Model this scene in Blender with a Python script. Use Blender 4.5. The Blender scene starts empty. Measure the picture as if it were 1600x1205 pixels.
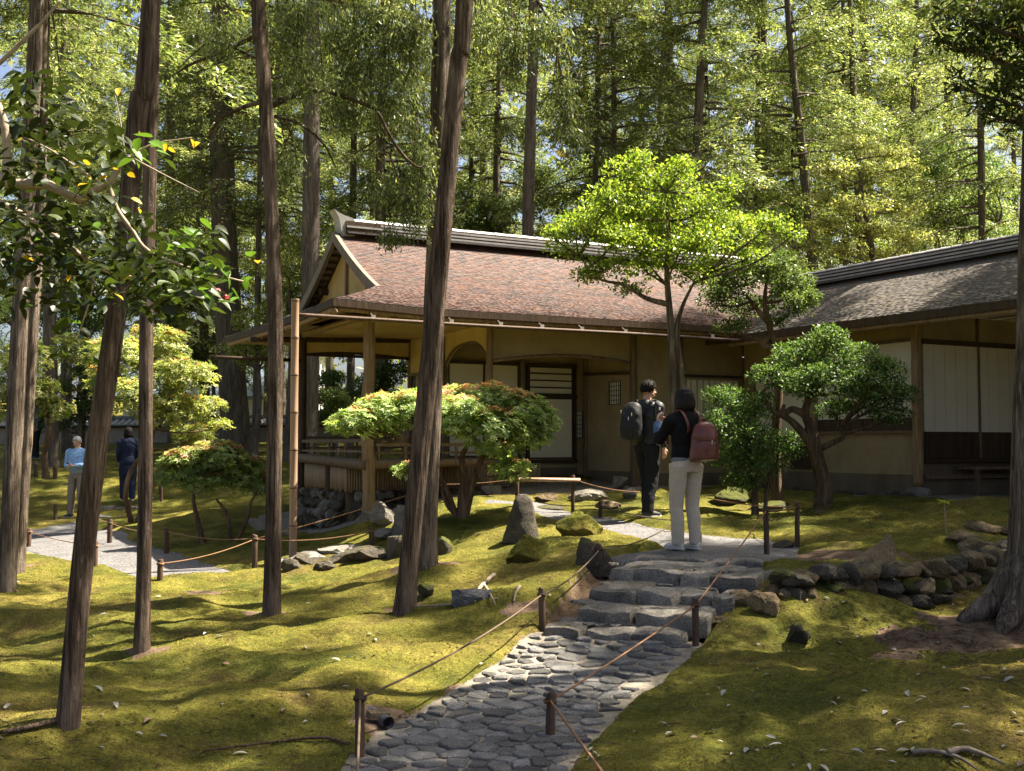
import bpy, bmesh, math, random
import numpy as np
from mathutils import Vector, Matrix, noise as mnoise
R = math.radians
random.seed(7); rng = np.random.default_rng(7)
sc = bpy.context.scene
col = sc.collection

# ------------------------------------------------------------------ camera
F = 1800.0; CX, CY = 800.0, 602.5          # focal length and centre in photograph pixels
PITCH = math.atan(92.5 / F)
CAMZ = 1.6
cd = bpy.data.cameras.new('camera'); cam = bpy.data.objects.new('camera', cd); col.objects.link(cam)
cam.location = (0, 0, CAMZ); cam.rotation_euler = (R(90) + PITCH, 0, 0)
cd.sensor_width = 36; cd.lens = 36 * F / 1600; cd.clip_end = 2000; cd.clip_start = 0.05
sc.camera = cam
# ------------------------------------------------------------------ sky, sun, exposure
SUN_AZ = R(74)      # measured from +y towards +x
SUN_EL = R(60)
sun_dir = Vector((math.sin(SUN_AZ) * math.cos(SUN_EL), math.cos(SUN_AZ) * math.cos(SUN_EL), math.sin(SUN_EL)))
w = bpy.data.worlds.new('World'); sc.world = w; w.use_nodes = True
nt = w.node_tree; nt.nodes.clear()
wo = nt.nodes.new('ShaderNodeOutputWorld'); bg = nt.nodes.new('ShaderNodeBackground'); sk = nt.nodes.new('ShaderNodeTexSky')
sk.sky_type = 'NISHITA'; sk.sun_disc = False; sk.sun_elevation = SUN_EL; sk.sun_rotation = SUN_AZ
sk.air_density = 0.8; sk.dust_density = 4.5; sk.ozone_density = 0.6
bg.inputs['Strength'].default_value = 0.05
nt.links.new(sk.outputs[0], bg.inputs[0]); nt.links.new(bg.outputs[0], wo.inputs[0])
ld = bpy.data.lights.new('sun', 'SUN'); lo = bpy.data.objects.new('sun', ld); col.objects.link(lo)
ld.energy = 5.0; ld.angle = R(0.55); ld.color = (1.0, 0.91, 0.74)
lo.rotation_euler = (-sun_dir).to_track_quat('-Z', 'Y').to_euler(); lo.location = sun_dir * 60
sc.view_settings.view_transform = 'Standard'; sc.view_settings.look = 'None'
sc.view_settings.exposure = 2.4; sc.view_settings.gamma = 1.0
try: sc.view_settings.use_curve_mapping = False
except Exception: pass
sc.render.engine = 'CYCLES'
sc.cycles.max_bounces = 6; sc.cycles.diffuse_bounces = 3; sc.cycles.glossy_bounces = 2
sc.cycles.transmission_bounces = 4; sc.cycles.transparent_max_bounces = 4
sc.cycles.caustics_reflective = False; sc.cycles.caustics_refractive = False
sc.cycles.sample_clamp_indirect = 4.0

# ------------------------------------------------------------------ pixel helpers
_ca, _sa = math.cos(PITCH), math.sin(PITCH)
def ray(px, py):
    cx = (px - CX) / F; cy = (CY - py) / F
    return Vector((cx, _ca - cy * _sa, _sa + cy * _ca))
def at(px, py, y):
    d = ray(px, py); t = y / d.y
    return Vector((d.x * t, y, CAMZ + d.z * t))
def atz(px, py, z):
    d = ray(px, py); t = (z - CAMZ) / d.z
    return Vector((d.x * t, d.y * t, z))

# ------------------------------------------------------------------ noise
def _h(ix, iy, iz, s):
    n = (ix * 374761393 + iy * 668265263 + iz * 2147483647 + s * 974634777) & 0xffffffff
    n = ((n ^ (n >> 13)) * 1274126177) & 0xffffffff
    return ((n ^ (n >> 16)) & 0xffff) / 65535.0
def vn(x, y, z=0.0, s=0):
    """vectorised value noise, about -1..1"""
    x, y, z = np.broadcast_arrays(np.asarray(x, float), np.asarray(y, float), np.asarray(z, float))
    fx, fy, fz = np.floor(x), np.floor(y), np.floor(z)
    ix, iy, iz = fx.astype(np.int64), fy.astype(np.int64), fz.astype(np.int64)
    tx, ty, tz = x - fx, y - fy, z - fz
    tx = tx * tx * (3 - 2 * tx); ty = ty * ty * (3 - 2 * ty); tz = tz * tz * (3 - 2 * tz)
    r = 0
    for dx in (0, 1):
        for dy in (0, 1):
            for dz in (0, 1):
                r = r + _h(ix + dx, iy + dy, iz + dz, s) * (tx if dx else 1 - tx) * (ty if dy else 1 - ty) * (tz if dz else 1 - tz)
    return r * 2 - 1
def fbm(x, y, z=0.0, s=0, o=3):
    a, f, r = 1.0, 1.0, 0
    for i in range(o):
        r = r + a * vn(np.asarray(x) * f, np.asarray(y) * f, np.asarray(z) * f, s + i); a *= .5; f *= 2.03
    return r

# ------------------------------------------------------------------ materials
MATS = {}
class NB:
    def __init__(s, name):
        s.m = bpy.data.materials.new(name); s.m.use_nodes = True; s.t = s.m.node_tree; s.t.nodes.clear()
        s.out = s.n('ShaderNodeOutputMaterial'); s.b = s.n('ShaderNodeBsdfPrincipled')
        s.l(s.b.outputs[0], s.out.inputs[0]); MATS[name] = s.m
    def n(s, t, **k):
        x = s.t.nodes.new(t)
        for a, v in k.items(): setattr(x, a, v)
        return x
    def l(s, a, b): s.t.links.new(a, b)
    def coord(s, scale=(1, 1, 1), kind='Object'):
        c = s.n('ShaderNodeTexCoord'); m = s.n('ShaderNodeMapping'); m.inputs['Scale'].default_value = scale
        s.l(c.outputs[kind], m.inputs[0]); return m.outputs[0]
    def noise(s, v, scale, detail=4, rough=.55, dist=0.0):
        x = s.n('ShaderNodeTexNoise'); x.inputs['Scale'].default_value = scale; x.inputs['Detail'].default_value = detail
        x.inputs['Roughness'].default_value = rough; x.inputs['Distortion'].default_value = dist
        s.l(v, x.inputs['Vector']); return x.outputs['Fac']
    def voro(s, v, scale, feature='F1', out='Distance'):
        x = s.n('ShaderNodeTexVoronoi'); x.feature = feature; x.inputs['Scale'].default_value = scale
        s.l(v, x.inputs['Vector']); return x.outputs[out]
    def ramp(s, f, stops, interp='LINEAR'):
        x = s.n('ShaderNodeValToRGB'); e = x.color_ramp.elements; x.color_ramp.interpolation = interp
        while len(e) < len(stops): e.new(.5)
        for q, (p, c) in zip(e, stops):
            q.position = p; q.color = (c, c, c, 1) if isinstance(c, (int, float)) else (*c, 1)
        s.l(f, x.inputs[0]); return x.outputs[0]
    def mix(s, f, a, b, mode='MIX'):
        x = s.n('ShaderNodeMix', data_type='RGBA', blend_type=mode)
        if isinstance(f, (int, float)): x.inputs[0].default_value = f
        else: s.l(f, x.inputs[0])
        for i, c in ((6, a), (7, b)):
            if isinstance(c, tuple): x.inputs[i].default_value = (*c, 1)
            else: s.l(c, x.inputs[i])
        return x.outputs[2]
    def math(s, op, a, b):
        x = s.n('ShaderNodeMath', operation=op)
        for i, c in ((0, a), (1, b)):
            if isinstance(c, (int, float)): x.inputs[i].default_value = c
            else: s.l(c, x.inputs[i])
        return x.outputs[0]
    def bump(s, h, strength=.4, dist=.02, prev=None):
        x = s.n('ShaderNodeBump'); x.inputs['Strength'].default_value = strength; x.inputs['Distance'].default_value = dist
        s.l(h, x.inputs['Height'])
        if prev is not None: s.l(prev, x.inputs['Normal'])
        return x.outputs[0]
    def fin(s, color=None, rough=.8, normal=None, spec=.3, metal=0.0):
        b = s.b.inputs
        if color is not None:
            if isinstance(color, tuple): b['Base Color'].default_value = (*color, 1)
            else: s.l(color, b['Base Color'])
        if isinstance(rough, (int, float)): b['Roughness'].default_value = rough
        else: s.l(rough, b['Roughness'])
        b['Specular IOR Level'].default_value = spec; b['Metallic'].default_value = metal
        if normal is not None: s.l(normal, b['Normal'])
        return s.m
def objrand(n):
    o = n.n('ShaderNodeObjectInfo'); return o.outputs['Random']

def mat_moss():
    n = NB('moss'); v = n.coord()
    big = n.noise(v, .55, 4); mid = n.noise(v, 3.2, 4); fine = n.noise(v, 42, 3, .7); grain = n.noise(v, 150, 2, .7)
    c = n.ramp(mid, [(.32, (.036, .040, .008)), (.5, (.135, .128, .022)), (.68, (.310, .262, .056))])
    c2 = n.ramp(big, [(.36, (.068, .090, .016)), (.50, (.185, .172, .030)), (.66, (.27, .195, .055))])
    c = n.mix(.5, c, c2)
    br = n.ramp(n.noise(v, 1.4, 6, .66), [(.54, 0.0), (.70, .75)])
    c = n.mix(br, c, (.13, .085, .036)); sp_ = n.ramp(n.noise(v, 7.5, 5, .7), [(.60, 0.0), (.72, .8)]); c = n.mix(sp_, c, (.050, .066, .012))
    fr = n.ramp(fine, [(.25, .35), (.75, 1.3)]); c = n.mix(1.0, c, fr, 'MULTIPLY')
    h = n.math('ADD', n.math('MULTIPLY', fine, .7), n.math('MULTIPLY', grain, .5))
    h = n.math('ADD', h, n.math('MULTIPLY', n.voro(v, 16), .6))
    return n.fin(c, .95, n.bump(h, 1.0, .04), .1)
def mat_soil(name='soil', a=(.075, .048, .030), b=(.16, .11, .075)):
    n = NB(name); v = n.coord()
    c = n.ramp(n.noise(v, 9, 6, .65), [(.3, a), (.7, b)])
    return n.fin(c, .95, n.bump(n.noise(v, 45, 4), .7, .02), .1)
def mat_gravel():
    n = NB('gravel'); v = n.coord()
    cell = n.n('ShaderNodeTexVoronoi'); cell.inputs['Scale'].default_value = 62; n.l(v, cell.inputs['Vector'])
    s = n.n('ShaderNodeSeparateColor'); n.l(cell.outputs['Color'], s.inputs[0])
    c = n.ramp(s.outputs[0], [(.0, (.048, .044, .044)), (.5, (.105, .100, .100)), (1, (.19, .182, .182))])
    d = n.ramp(n.noise(v, 1.6, 5), [(.42, 1.0), (.8, .62)]); c = n.mix(1.0, c, d, 'MULTIPLY')
    return n.fin(c, .85, n.bump(cell.outputs['Distance'], -.9, .02), .25)
def mat_stone(name, a, b, moss=.0, rough=.85, scale=5, tint=.25):
    n = NB(name); v = n.coord(); r = objrand(n)
    ad = n.n('ShaderNodeVectorMath', operation='ADD'); n.l(v, ad.inputs[0])
    cmb = n.n('ShaderNodeCombineXYZ'); n.l(n.math('MULTIPLY', r, 37.0), cmb.inputs[0]); n.l(n.math('MULTIPLY', r, 91.0), cmb.inputs[1]); n.l(cmb.outputs[0], ad.inputs[1])
    v = ad.outputs[0]
    c = n.ramp(n.noise(v, scale, 7, .68), [(.28, a), (.72, b)])
    sp = n.ramp(n.noise(v, scale * 9, 3), [(.3, .6), (.7, 1.2)]); c = n.mix(1.0, c, sp, 'MULTIPLY')
    tr = n.ramp(r, [(0, 1 - tint), (1, 1 + tint)]); c = n.mix(1.0, c, tr, 'MULTIPLY')
    li = n.ramp(n.noise(v, scale * 1.7, 5, .7), [(.62, 0.0), (.72, .35)]); c = n.mix(li, c, tuple(min(1, x * 1.25) for x in b))
    if moss > 0:
        g = n.n('ShaderNodeNewGeometry'); sx = n.n('ShaderNodeSeparateXYZ'); n.l(g.outputs['Normal'], sx.inputs[0])
        f = n.math('ADD', n.math('MULTIPLY', sx.outputs[2], .35), n.noise(v, 4, 5, .7))
        mf = n.ramp(f, [(.98 - moss * .5, 0.0), (1.10 - moss * .5, .9)])
        c = n.mix(mf, c, (.085, .095, .014))
    h = n.math('ADD', n.noise(v, scale * 2.2, 7, .75), n.math('MULTIPLY', n.noise(v, scale * 14, 3), .3))
    return n.fin(c, rough, n.bump(h, 1.0, .07), .25)
def mat_bark(name, a, b, c_, light=.5):
    n = NB(name); v = n.coord((1, 1, .055)); v2 = n.coord((1, 1, .22))
    st = n.noise(v, 44, 6, .7, .8); st2 = n.noise(v2, 75, 3, .6)
    c = n.ramp(st, [(.34, a), (.5, b), (.66, c_)])
    pl = n.ramp(n.noise(v2, 7, 4), [(.50, 0.0), (.68, light)])
    c = n.mix(pl, c, tuple(min(1, x * 1.7) for x in c_))
    gm = n.ramp(n.noise(n.coord((1, 1, .5)), 2.3, 4), [(.58, 0.0), (.75, .30)]); c = n.mix(gm, c, (.10, .11, .055))
    h = n.math('ADD', st, n.math('MULTIPLY', st2, .35))
    return n.fin(c, .9, n.bump(h, 1.0, .06), .15)
def mat_wood(name, a, b, axis=(1, 1, .08), rough=.7, scale=30, bs=.35):
    n = NB(name); v = n.coord(axis); r = objrand(n)
    st = n.noise(v, scale, 5, .6, .3); c = n.ramp(st, [(.3, a), (.7, b)])
    c = n.mix(1.0, c, n.ramp(r, [(0, .8), (1, 1.15)]), 'MULTIPLY')
    return n.fin(c, rough, n.bump(st, bs, .01), .25)
def mat_plaster(name, a, b):
    n = NB(name); v = n.coord()
    c = n.ramp(n.noise(v, 1.5, 6, .6), [(.3, a), (.7, b)])
    g = n.ramp(n.noise(v, 70, 3, .7), [(.3, .82), (.7, 1.12)]); c = n.mix(1.0, c, g, 'MULTIPLY')
    sp = n.ramp(n.voro(v, 26), [(.05, .72), (.12, 1.0)]); c = n.mix(1.0, c, sp, 'MULTIPLY'); st_ = n.ramp(n.noise(n.coord((1, 1, .7)), 2.6, 7, .7), [(.42, 1.0), (.66, .80)]); c = n.mix(1.0, c, st_, 'MULTIPLY')
    return n.fin(c, .95, n.bump(n.noise(v, 60, 4, .7), .35, .01), .1)
def mat_plain(name, c, rough=.7, spec=.3, var=.0, scale=20, bump=0.0):
    n = NB(name); v = n.coord()
    nz = n.noise(v, scale, 4)
    k = n.ramp(nz, [(.3, 1 - var), (.7, 1 + var)])
    cc = n.mix(1.0, c, k, 'MULTIPLY')
    return n.fin(cc, rough, n.bump(nz, bump, .01) if bump else None, spec)
def mat_shingle(name, pal, moss=0.0, ax=0):
    n = NB(name); v = n.coord((1, 1, 1)); A = lambda k: (k, 1, 1) if ax == 0 else (1, k, 1); w_ = n.coord(A(.14))
    streak = n.noise(w_, 24, 4, .6)              # long in the course direction
    c = n.ramp(streak, [(.25, pal[0]), (.5, pal[1]), (.72, pal[2])])
    orange = n.ramp(n.noise(n.coord(A(.22)), 11, 6, .75), [(.46, 0.0), (.60, .85)])
    c = n.mix(orange, c, pal[3])
    grey = n.ramp(n.noise(n.coord(A(.6)), 2.4, 6, .7, 2.5), [(.47, 0.0), (.60, .75)]); c = n.mix(grey, c, pal[4])
    blk = n.ramp(n.noise(n.coord(A(.3)), 45, 2), [(.30, .35), (.42, 1.0)]); c = n.mix(1.0, c, blk, 'MULTIPLY')
    if moss: c = n.mix(n.ramp(n.noise(v, 1.3, 5), [(.5, 0.0), (.7, moss)]), c, (.10, .095, .035))
    return n.fin(c, .66, n.bump(n.noise(n.coord(A(.2)), 42, 3), .5, .015), .4)
def mat_leaf(name, trans=.45, rough=.5, spec=.35, gain=1.0):
    n = NB(name)
    a = n.n('ShaderNodeAttribute', attribute_name='Col'); r = objrand(n)
    c = n.mix(1.0, a.outputs['Color'], n.ramp(r, [(0, .78 * gain), (1, 1.2 * gain)]), 'MULTIPLY')
    n.fin(c, rough, None, spec)
    t = n.n('ShaderNodeBsdfTranslucent')
    tc = n.mix(1.0, c, (1.24, 1.27, .66), 'MULTIPLY'); n.l(tc, t.inputs[0])
    m = n.n('ShaderNodeMixShader'); m.inputs[0].default_value = trans
    n.l(n.b.outputs[0], m.inputs[1]); n.l(t.outputs[0], m.inputs[2]); n.l(m.outputs[0], n.out.inputs[0])
    return n.m
def mat_paper(name, c):
    n = NB(name); v = n.coord()
    n.fin(n.mix(1.0, c, n.ramp(n.noise(v, 2, 3), [(.3, .95), (.7, 1.03)]), 'MULTIPLY'), .9, None, .1); return n.m
mat_moss(); mat_soil(); mat_soil('packed_earth', (.16, .135, .11), (.27, .235, .20)); mat_gravel()
mat_soil('path_joint', (.13, .112, .085), (.26, .23, .185))
mat_stone('paving', (.13, .122, .115), (.34, .325, .31), 0, .6, 9, .5)
mat_stone('step_rock', (.13, .116, .098), (.40, .36, .31), .08, .8, 6, .22)
mat_stone('rock', (.050, .042, .031), (.165, .138, .104), .30, .9, 6, .25)
mat_stone('warm_rock', (.110, .076, .042), (.40, .29, .165), .16, .9, 7, .3)
mat_stone('mossy_rock', (.045, .040, .026), (.120, .105, .065), .75, .95, 6, .15)
mat_stone('blue_rock', (.10, .10, .105), (.34, .34, .345), .05, .85, 12, .1)
mat_bark('bark', (.020, .013, .009), (.095, .064, .046), (.225, .165, .122))
mat_bark('grey_bark', (.032, .024, .018), (.135, .100, .075), (.30, .24, .185))
mat_bark('far_bark', (.045, .035, .030), (.12, .098, .080), (.21, .175, .145), .3)
mat_bark('shrub_bark', (.045, .028, .018), (.12, .075, .045), (.22, .15, .10))
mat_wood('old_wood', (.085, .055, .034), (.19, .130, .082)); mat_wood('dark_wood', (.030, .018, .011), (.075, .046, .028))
mat_wood('grey_wood', (.11, .085, .064), (.235, .19, .15)); mat_wood('log_wood', (.13, .080, .042), (.30, .20, .115))
mat_wood('bamboo', (.27, .165, .108), (.42, .275, .185), (1, 1, .03), .45, 18, .1)
mat_wood('reed', (.20, .135, .080), (.36, .26, .165), (1, 1, .05)); mat_wood('post_wood', (.045, .026, .017), (.11, .066, .044))
mat_wood('board', (.15, .11, .075), (.28, .215, .15)); mat_wood('root_wood', (.20, .15, .105), (.38, .31, .235), (1, 1, 1), .8, 18)
mat_plaster('plaster', (.265, .195, .108), (.365, .280, .165)); mat_plaster('yellow_plaster', (.46, .325, .135), (.56, .41, .19))
mat_plaster('grey_plaster', (.24, .20, .155), (.36, .31, .245)); mat_plaster('base_plaster', (.12, .088, .060), (.19, .145, .10))
mat_paper('paper', (.62, .56, .46)); mat_paper('dim_paper', (.62, .58, .49))
mat_shingle('shingle', [(.028, .013, .011), (.072, .037, .031), (.134, .090, .082), (.122, .046, .023), (.028, .020, .021)])
mat_shingle('old_shingle', [(.042, .034, .030), (.095, .078, .070), (.165, .140, .128), (.11, .085, .066), (.085, .080, .078)], .3, 1)
mat_plain('tile', (.085, .085, .092), .5, .4, .3, 9, .2); mat_plain('tile_pale', (.30, .29, .295), .5, .45, .2, 6, .1)
mat_plain('rope', (.22, .125, .072), .9, .1, .35, 120, .5); mat_plain('grey_rope', (.11, .080, .056), .9, .1, .3, 120, .5)
mat_leaf('cedar_leaf', .40, .45, .4, 1.75); mat_leaf('broad_leaf', .50, .45, .35, 1.2); mat_leaf('gloss_leaf', .42, .46, .28, 1.5); mat_leaf('moss_leaf', .35, .8, .1)
mat_leaf('litter_leaf', .15, .6, .3)

# ------------------------------------------------------------------ mesh helpers
def catmull(pts, n):
    P = [Vector(p) for p in pts]
    if len(P) == 2: return [P[0].lerp(P[1], i / (n - 1)) for i in range(n)]
    P = [P[0] * 2 - P[1]] + P + [P[-1] * 2 - P[-2]]
    m = len(P) - 3; out = []
    for i in range(n):
        t = i / (n - 1) * m; k = min(int(t), m - 1); t -= k
        a, b, c, d = P[k], P[k + 1], P[k + 2], P[k + 3]
        out.append(.5 * ((2 * b) + (c - a) * t + (2 * a - 5 * b + 4 * c - d) * t * t + (3 * b - a - 3 * c + d) * t ** 3))
    return out
def lerp_list(vals, n):
    return list(np.interp(np.linspace(0, 1, n), np.linspace(0, 1, len(vals)), vals))
class MB:
    def __init__(s): s.v = []; s.f = []
    def add(s, vs, fs):
        o = len(s.v); s.v += [tuple(p) for p in vs]; s.f += [tuple(i + o for i in q) for q in fs]; return s
    def hexa(s, p):   # 8 points: bottom ring of 4, top ring of 4
        return s.add(p, [(0, 3, 2, 1), (4, 5, 6, 7), (0, 1, 5, 4), (1, 2, 6, 5), (2, 3, 7, 6), (3, 0, 4, 7)])
    def box(s, x0, x1, y0, y1, z0, z1):
        return s.hexa([(x0, y0, z0), (x1, y0, z0), (x1, y1, z0), (x0, y1, z0), (x0, y0, z1), (x1, y0, z1), (x1, y1, z1), (x0, y1, z1)])
    def bar(s, a, b, w_, h, up=(0, 0, 1)):
        a, b = Vector(a), Vector(b); d = (b - a).normalized(); u = Vector(up)
        x = d.cross(u)
        if x.length < 1e-4: x = d.cross(Vector((1, 0, 0)))
        x.normalize(); y = x.cross(d)
        x *= w_ / 2; y *= h / 2
        return s.hexa([a - x - y, a + x - y, b + x - y, b - x - y, a - x + y, a + x + y, b + x + y, b - x + y])
    def tube(s, pts, rad, sides=8, n=None, cap=True, wob=0, seed=0):
        if n: 
            rad = lerp_list(rad if isinstance(rad, (list, tuple)) else [rad], n); pts = catmull(pts, n)
        pts = [Vector(p) for p in pts]; m = len(pts)
        rad = list(rad) if isinstance(rad, (list, tuple)) else [rad] * m
        o = len(s.v); up = None
        for i, p in enumerate(pts):
            d = (pts[min(i + 1, m - 1)] - pts[max(i - 1, 0)]).normalized()
            if up is None: up = Vector((1, 0, 0)) if abs(d.x) < .8 else Vector((0, 1, 0))
            x = (up - d * up.dot(d)).normalized(); up = x; y = d.cross(x)
            for k in range(sides):
                a = 2 * math.pi * k / sides; r = rad[i]
                if wob: r *= 1 + wob * mnoise.noise((math.cos(a) * 1.7 + seed, math.sin(a) * 1.7, i * .35))
                s.v.append(tuple(p + (x * math.cos(a) + y * math.sin(a)) * r))
        for i in range(m - 1):
            for k in range(sides):
                k2 = (k + 1) % sides
                s.f.append((o + i * sides + k, o + i * sides + k2, o + (i + 1) * sides + k2, o + (i + 1) * sides + k))
        if cap:
            s.f.append(tuple(o + k for k in reversed(range(sides)))); s.f.append(tuple(o + (m - 1) * sides + k for k in range(sides)))
        return s
    def mesh(s, name):
        me = bpy.data.meshes.new(name); me.from_pydata(s.v, [], s.f); me.update(); return me
    def build(s, name, mat, parent=None, smooth=False, sharp=None):
        me = s.mesh(name)
        return link(name, me, mat, parent, smooth, sharp)
def link(name, me, mat, parent=None, smooth=False, sharp=None):
    if mat and not me.materials: me.materials.append(MATS[mat] if isinstance(mat, str) else mat)
    if smooth:
        me.polygons.foreach_set('use_smooth', [True] * len(me.polygons))
        if sharp: me.set_sharp_from_angle(angle=R(sharp))
    o = bpy.data.objects.new(name, me); col.objects.link(o)
    if parent: o.parent = parent
    return o
def tag(o, label=None, cat=None, group=None, kind=None):
    if label: o['label'] = label
    if cat: o['category'] = cat
    if group: o['group'] = group
    if kind: o['kind'] = kind
    return o
def empty(name, loc, label=None, cat=None, group=None, rz=0):
    o = bpy.data.objects.new(name, None); col.objects.link(o); o.location = loc; o.rotation_euler = (0, 0, rz)
    o.empty_display_size = .1
    return tag(o, label, cat, group)
def np_mesh(name, V, faces_flat, nper, colors=None):
    """V (N,3); faces_flat: index array, nper verts each"""
    me = bpy.data.meshes.new(name); V = np.asarray(V, np.float32); idx = np.asarray(faces_flat, np.int32).ravel()
    nf = len(idx) // nper
    me.vertices.add(len(V)); me.vertices.foreach_set('co', V.ravel())
    me.loops.add(len(idx)); me.loops.foreach_set('vertex_index', idx)
    me.polygons.add(nf); me.polygons.foreach_set('loop_start', np.arange(nf, dtype=np.int32) * nper)
    try: me.polygons.foreach_set('loop_total', np.full(nf, nper, np.int32))
    except Exception: pass
    me.update(calc_edges=True)
    if colors is not None:
        at_ = me.color_attributes.new('Col', 'FLOAT_COLOR', 'POINT')
        c = np.ones((len(V), 4), np.float32); c[:, :3] = colors; at_.data.foreach_set('color', c.ravel())
    return me
_ico = {}
def ico(sub):
    if sub not in _ico:
        bm = bmesh.new(); bmesh.ops.create_icosphere(bm, subdivisions=sub, radius=1)
        _ico[sub] = (np.array([v.co[:] for v in bm.verts]), [tuple(v.index for v in f.verts) for f in bm.faces]); bm.free()
    return _ico[sub]
def rock_mesh(name, size, seed, sub=2, cuts=7, rough=.10, flat_top=None, lo=.42):
    """chiselled boulder: an ellipsoid pressed against random planes, then roughened"""
    V, Fc = ico(sub); V = V.copy(); g = np.random.default_rng(seed)
    for _ in range(cuts):
        nrm = g.normal(size=3); nrm /= np.linalg.norm(nrm); d = g.uniform(lo, .82)
        t = V @ nrm - d; m = t > 0; V[m] -= np.outer(t[m], nrm)
    if flat_top is not None: V[:, 2] = np.minimum(V[:, 2], flat_top + .05 * vn(V[:, 0] * 2, V[:, 1] * 2, 0, seed))
    V *= (1 + rough * fbm(V[:, 0] * 1.9 + seed, V[:, 1] * 1.9, V[:, 2] * 1.9, seed % 97, 3))[:, None]
    V *= np.array(size) / 2
    me = bpy.data.meshes.new(name); me.from_pydata(V.tolist(), [], Fc); me.update()
    me.polygons.foreach_set('use_smooth', [True] * len(me.polygons)); me.set_sharp_from_angle(angle=R(24))
    return me

# ------------------------------------------------------------------ terrain
HO = Vector((-2.11, 16.9, 0)); HA = math.atan2(.474, .881)
HU = Vector((math.cos(HA), math.sin(HA), 0)); HV = Vector((-math.sin(HA), math.cos(HA), 0))
def H(u, v, z=0): return HO + HU * u + HV * v + Vector((0, 0, z))
cps = [(0, 0, 0), (-8, 0, 0), (8, 0, .05), (-8, 4, 0), (8, 5, .15), (0, -8, 0), (-30, -10, 0), (30, -10, .2), (0, 3.5, 0), (-3, 4, 0), (3.5, 4, .05)]
for px, py, z in [(105, 1130, 0), (222, 1015, 0), (424, 957, .04), (632, 950, .12), (10, 925, 0), (60, 1180, 0), (400, 1180, 0), (500, 1050, .03),
    (720, 1200, -.02), (590, 1190, 0), (880, 1190, .0), (800, 1050, .07), (960, 1008, .15), (820, 1000, .15), (1080, 1008, .16),
    (1300, 1190, .08), (1580, 1190, .12), (1300, 1060, .15), (1580, 1060, .2), (1200, 990, .2), (1450, 950, .26), (1580, 965, .25), (1160, 935, .38), (1200, 915, .47), (1250, 905, .52), (1320, 955, .27),
    (1000, 860, .56), (1150, 862, .56), (1230, 855, .56), (920, 800, .64), (1170, 895, .5), (1300, 872, .58), (1450, 868, .58), (1560, 865, .58), (1250, 885, .56),
    (937, 905, .44), (847, 985, .2), (780, 900, .38), (815, 835, .52), (740, 870, .38), (668, 880, .25), (722, 805, .65), (895, 798, .7), (560, 885, .14), (520, 865, .2),
    (600, 862, .22), (590, 835, .35), (640, 822, .5), (1280, 790, .78), (1450, 800, .80), (1100, 800, .72),
    (250, 890, 0), (80, 840, 0), (115, 808, .05), (330, 885, 0), (330, 835, .1), (430, 850, .12), (60, 880, 0)]:
    p = atz(px, py, z); cps.append(tuple(p))
for u, v, z in [(2, -.2, .88), (4.6, -.5, .93), (6.3, -.6, .93), (6, -3, .86), (6.2, -4.4, .9), (9, -5, .9), (4, 4, .95), (9, 3, 1.0), (0.2, -.3, .68), (0.6, 1.2, .6), (-1, 1, .2), (0, 3, .3), (-2, 2, .15), (2, 3.2, .8), (-1, 5, .4)]:
    p = H(u, v); cps.append((p.x, p.y, z))
for px, py, y in [(200, 740, 28), (30, 742, 28), (300, 702, 34), (420, 700, 34), (550, 690, 35), (470, 752, 27), (400, 805, 23), (100, 700, 36)]:
    cps.append(tuple(at(px, py, y)))
cps += [(-20, 50, 2), (0, 50, 2.2), (20, 50, 2.4), (45, 40, 2.4), (-45, 40, 1.5), (12, 27, 1.3), (20, 20, 1), (20, 10, .6), (45, 0, .5), (-15, 15, 0), (-30, 15, 0), (0, 95, 5), (70, 90, 5), (-70, 90, 4), (2, 30, 1.5), (-100, 0, 0), (100, 0, 1)]
CP = np.array(cps)
def _phi(r2): return .5 * r2 * np.log(r2 + 1e-9)
_D = ((CP[:, None, :2] - CP[None, :, :2]) ** 2).sum(-1); _N = len(CP)
_A = np.zeros((_N + 3, _N + 3)); _A[:_N, :_N] = _phi(_D) + np.eye(_N) * .35
_A[:_N, _N] = 1; _A[:_N, _N + 1:] = CP[:, :2]; _A[_N, :_N] = 1; _A[_N + 1:, :_N] = CP[:, :2].T
_W = np.linalg.solve(_A, np.r_[CP[:, 2], 0, 0, 0])
def base_h(x, y):
    x = np.asarray(x, float); y = np.asarray(y, float); sh = np.broadcast(x, y).shape
    q = np.stack(np.broadcast_arrays(x, y), -1).reshape(-1, 2); out = np.empty(len(q))
    for i in range(0, len(q), 20000):
        c = q[i:i + 20000]; d = ((c[:, None] - CP[None, :, :2]) ** 2).sum(-1)
        out[i:i + 20000] = _phi(d) @ _W[:_N] + _W[_N] + c @ _W[_N + 1:]
    return out.reshape(sh)
def hz(x, y): return float(base_h(x, y))
def G(px, py):
    """the point of the ground under a pixel of the photograph"""
    d = ray(px, py); y = np.linspace(3, 60, 1200); z = CAMZ + d.z / d.y * y
    g = base_h(d.x / d.y * y, y); m = np.nonzero(z <= g)[0]
    k = m[0] if len(m) else len(y) - 1
    yy = y[k]
    if k > 0:
        a, b = z[k - 1] - g[k - 1], z[k] - g[k]; yy = y[k - 1] + (y[k] - y[k - 1]) * (a / (a - b + 1e-9))
    X = d.x / d.y * yy
    return Vector((X, yy, hz(X, yy)))

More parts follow.
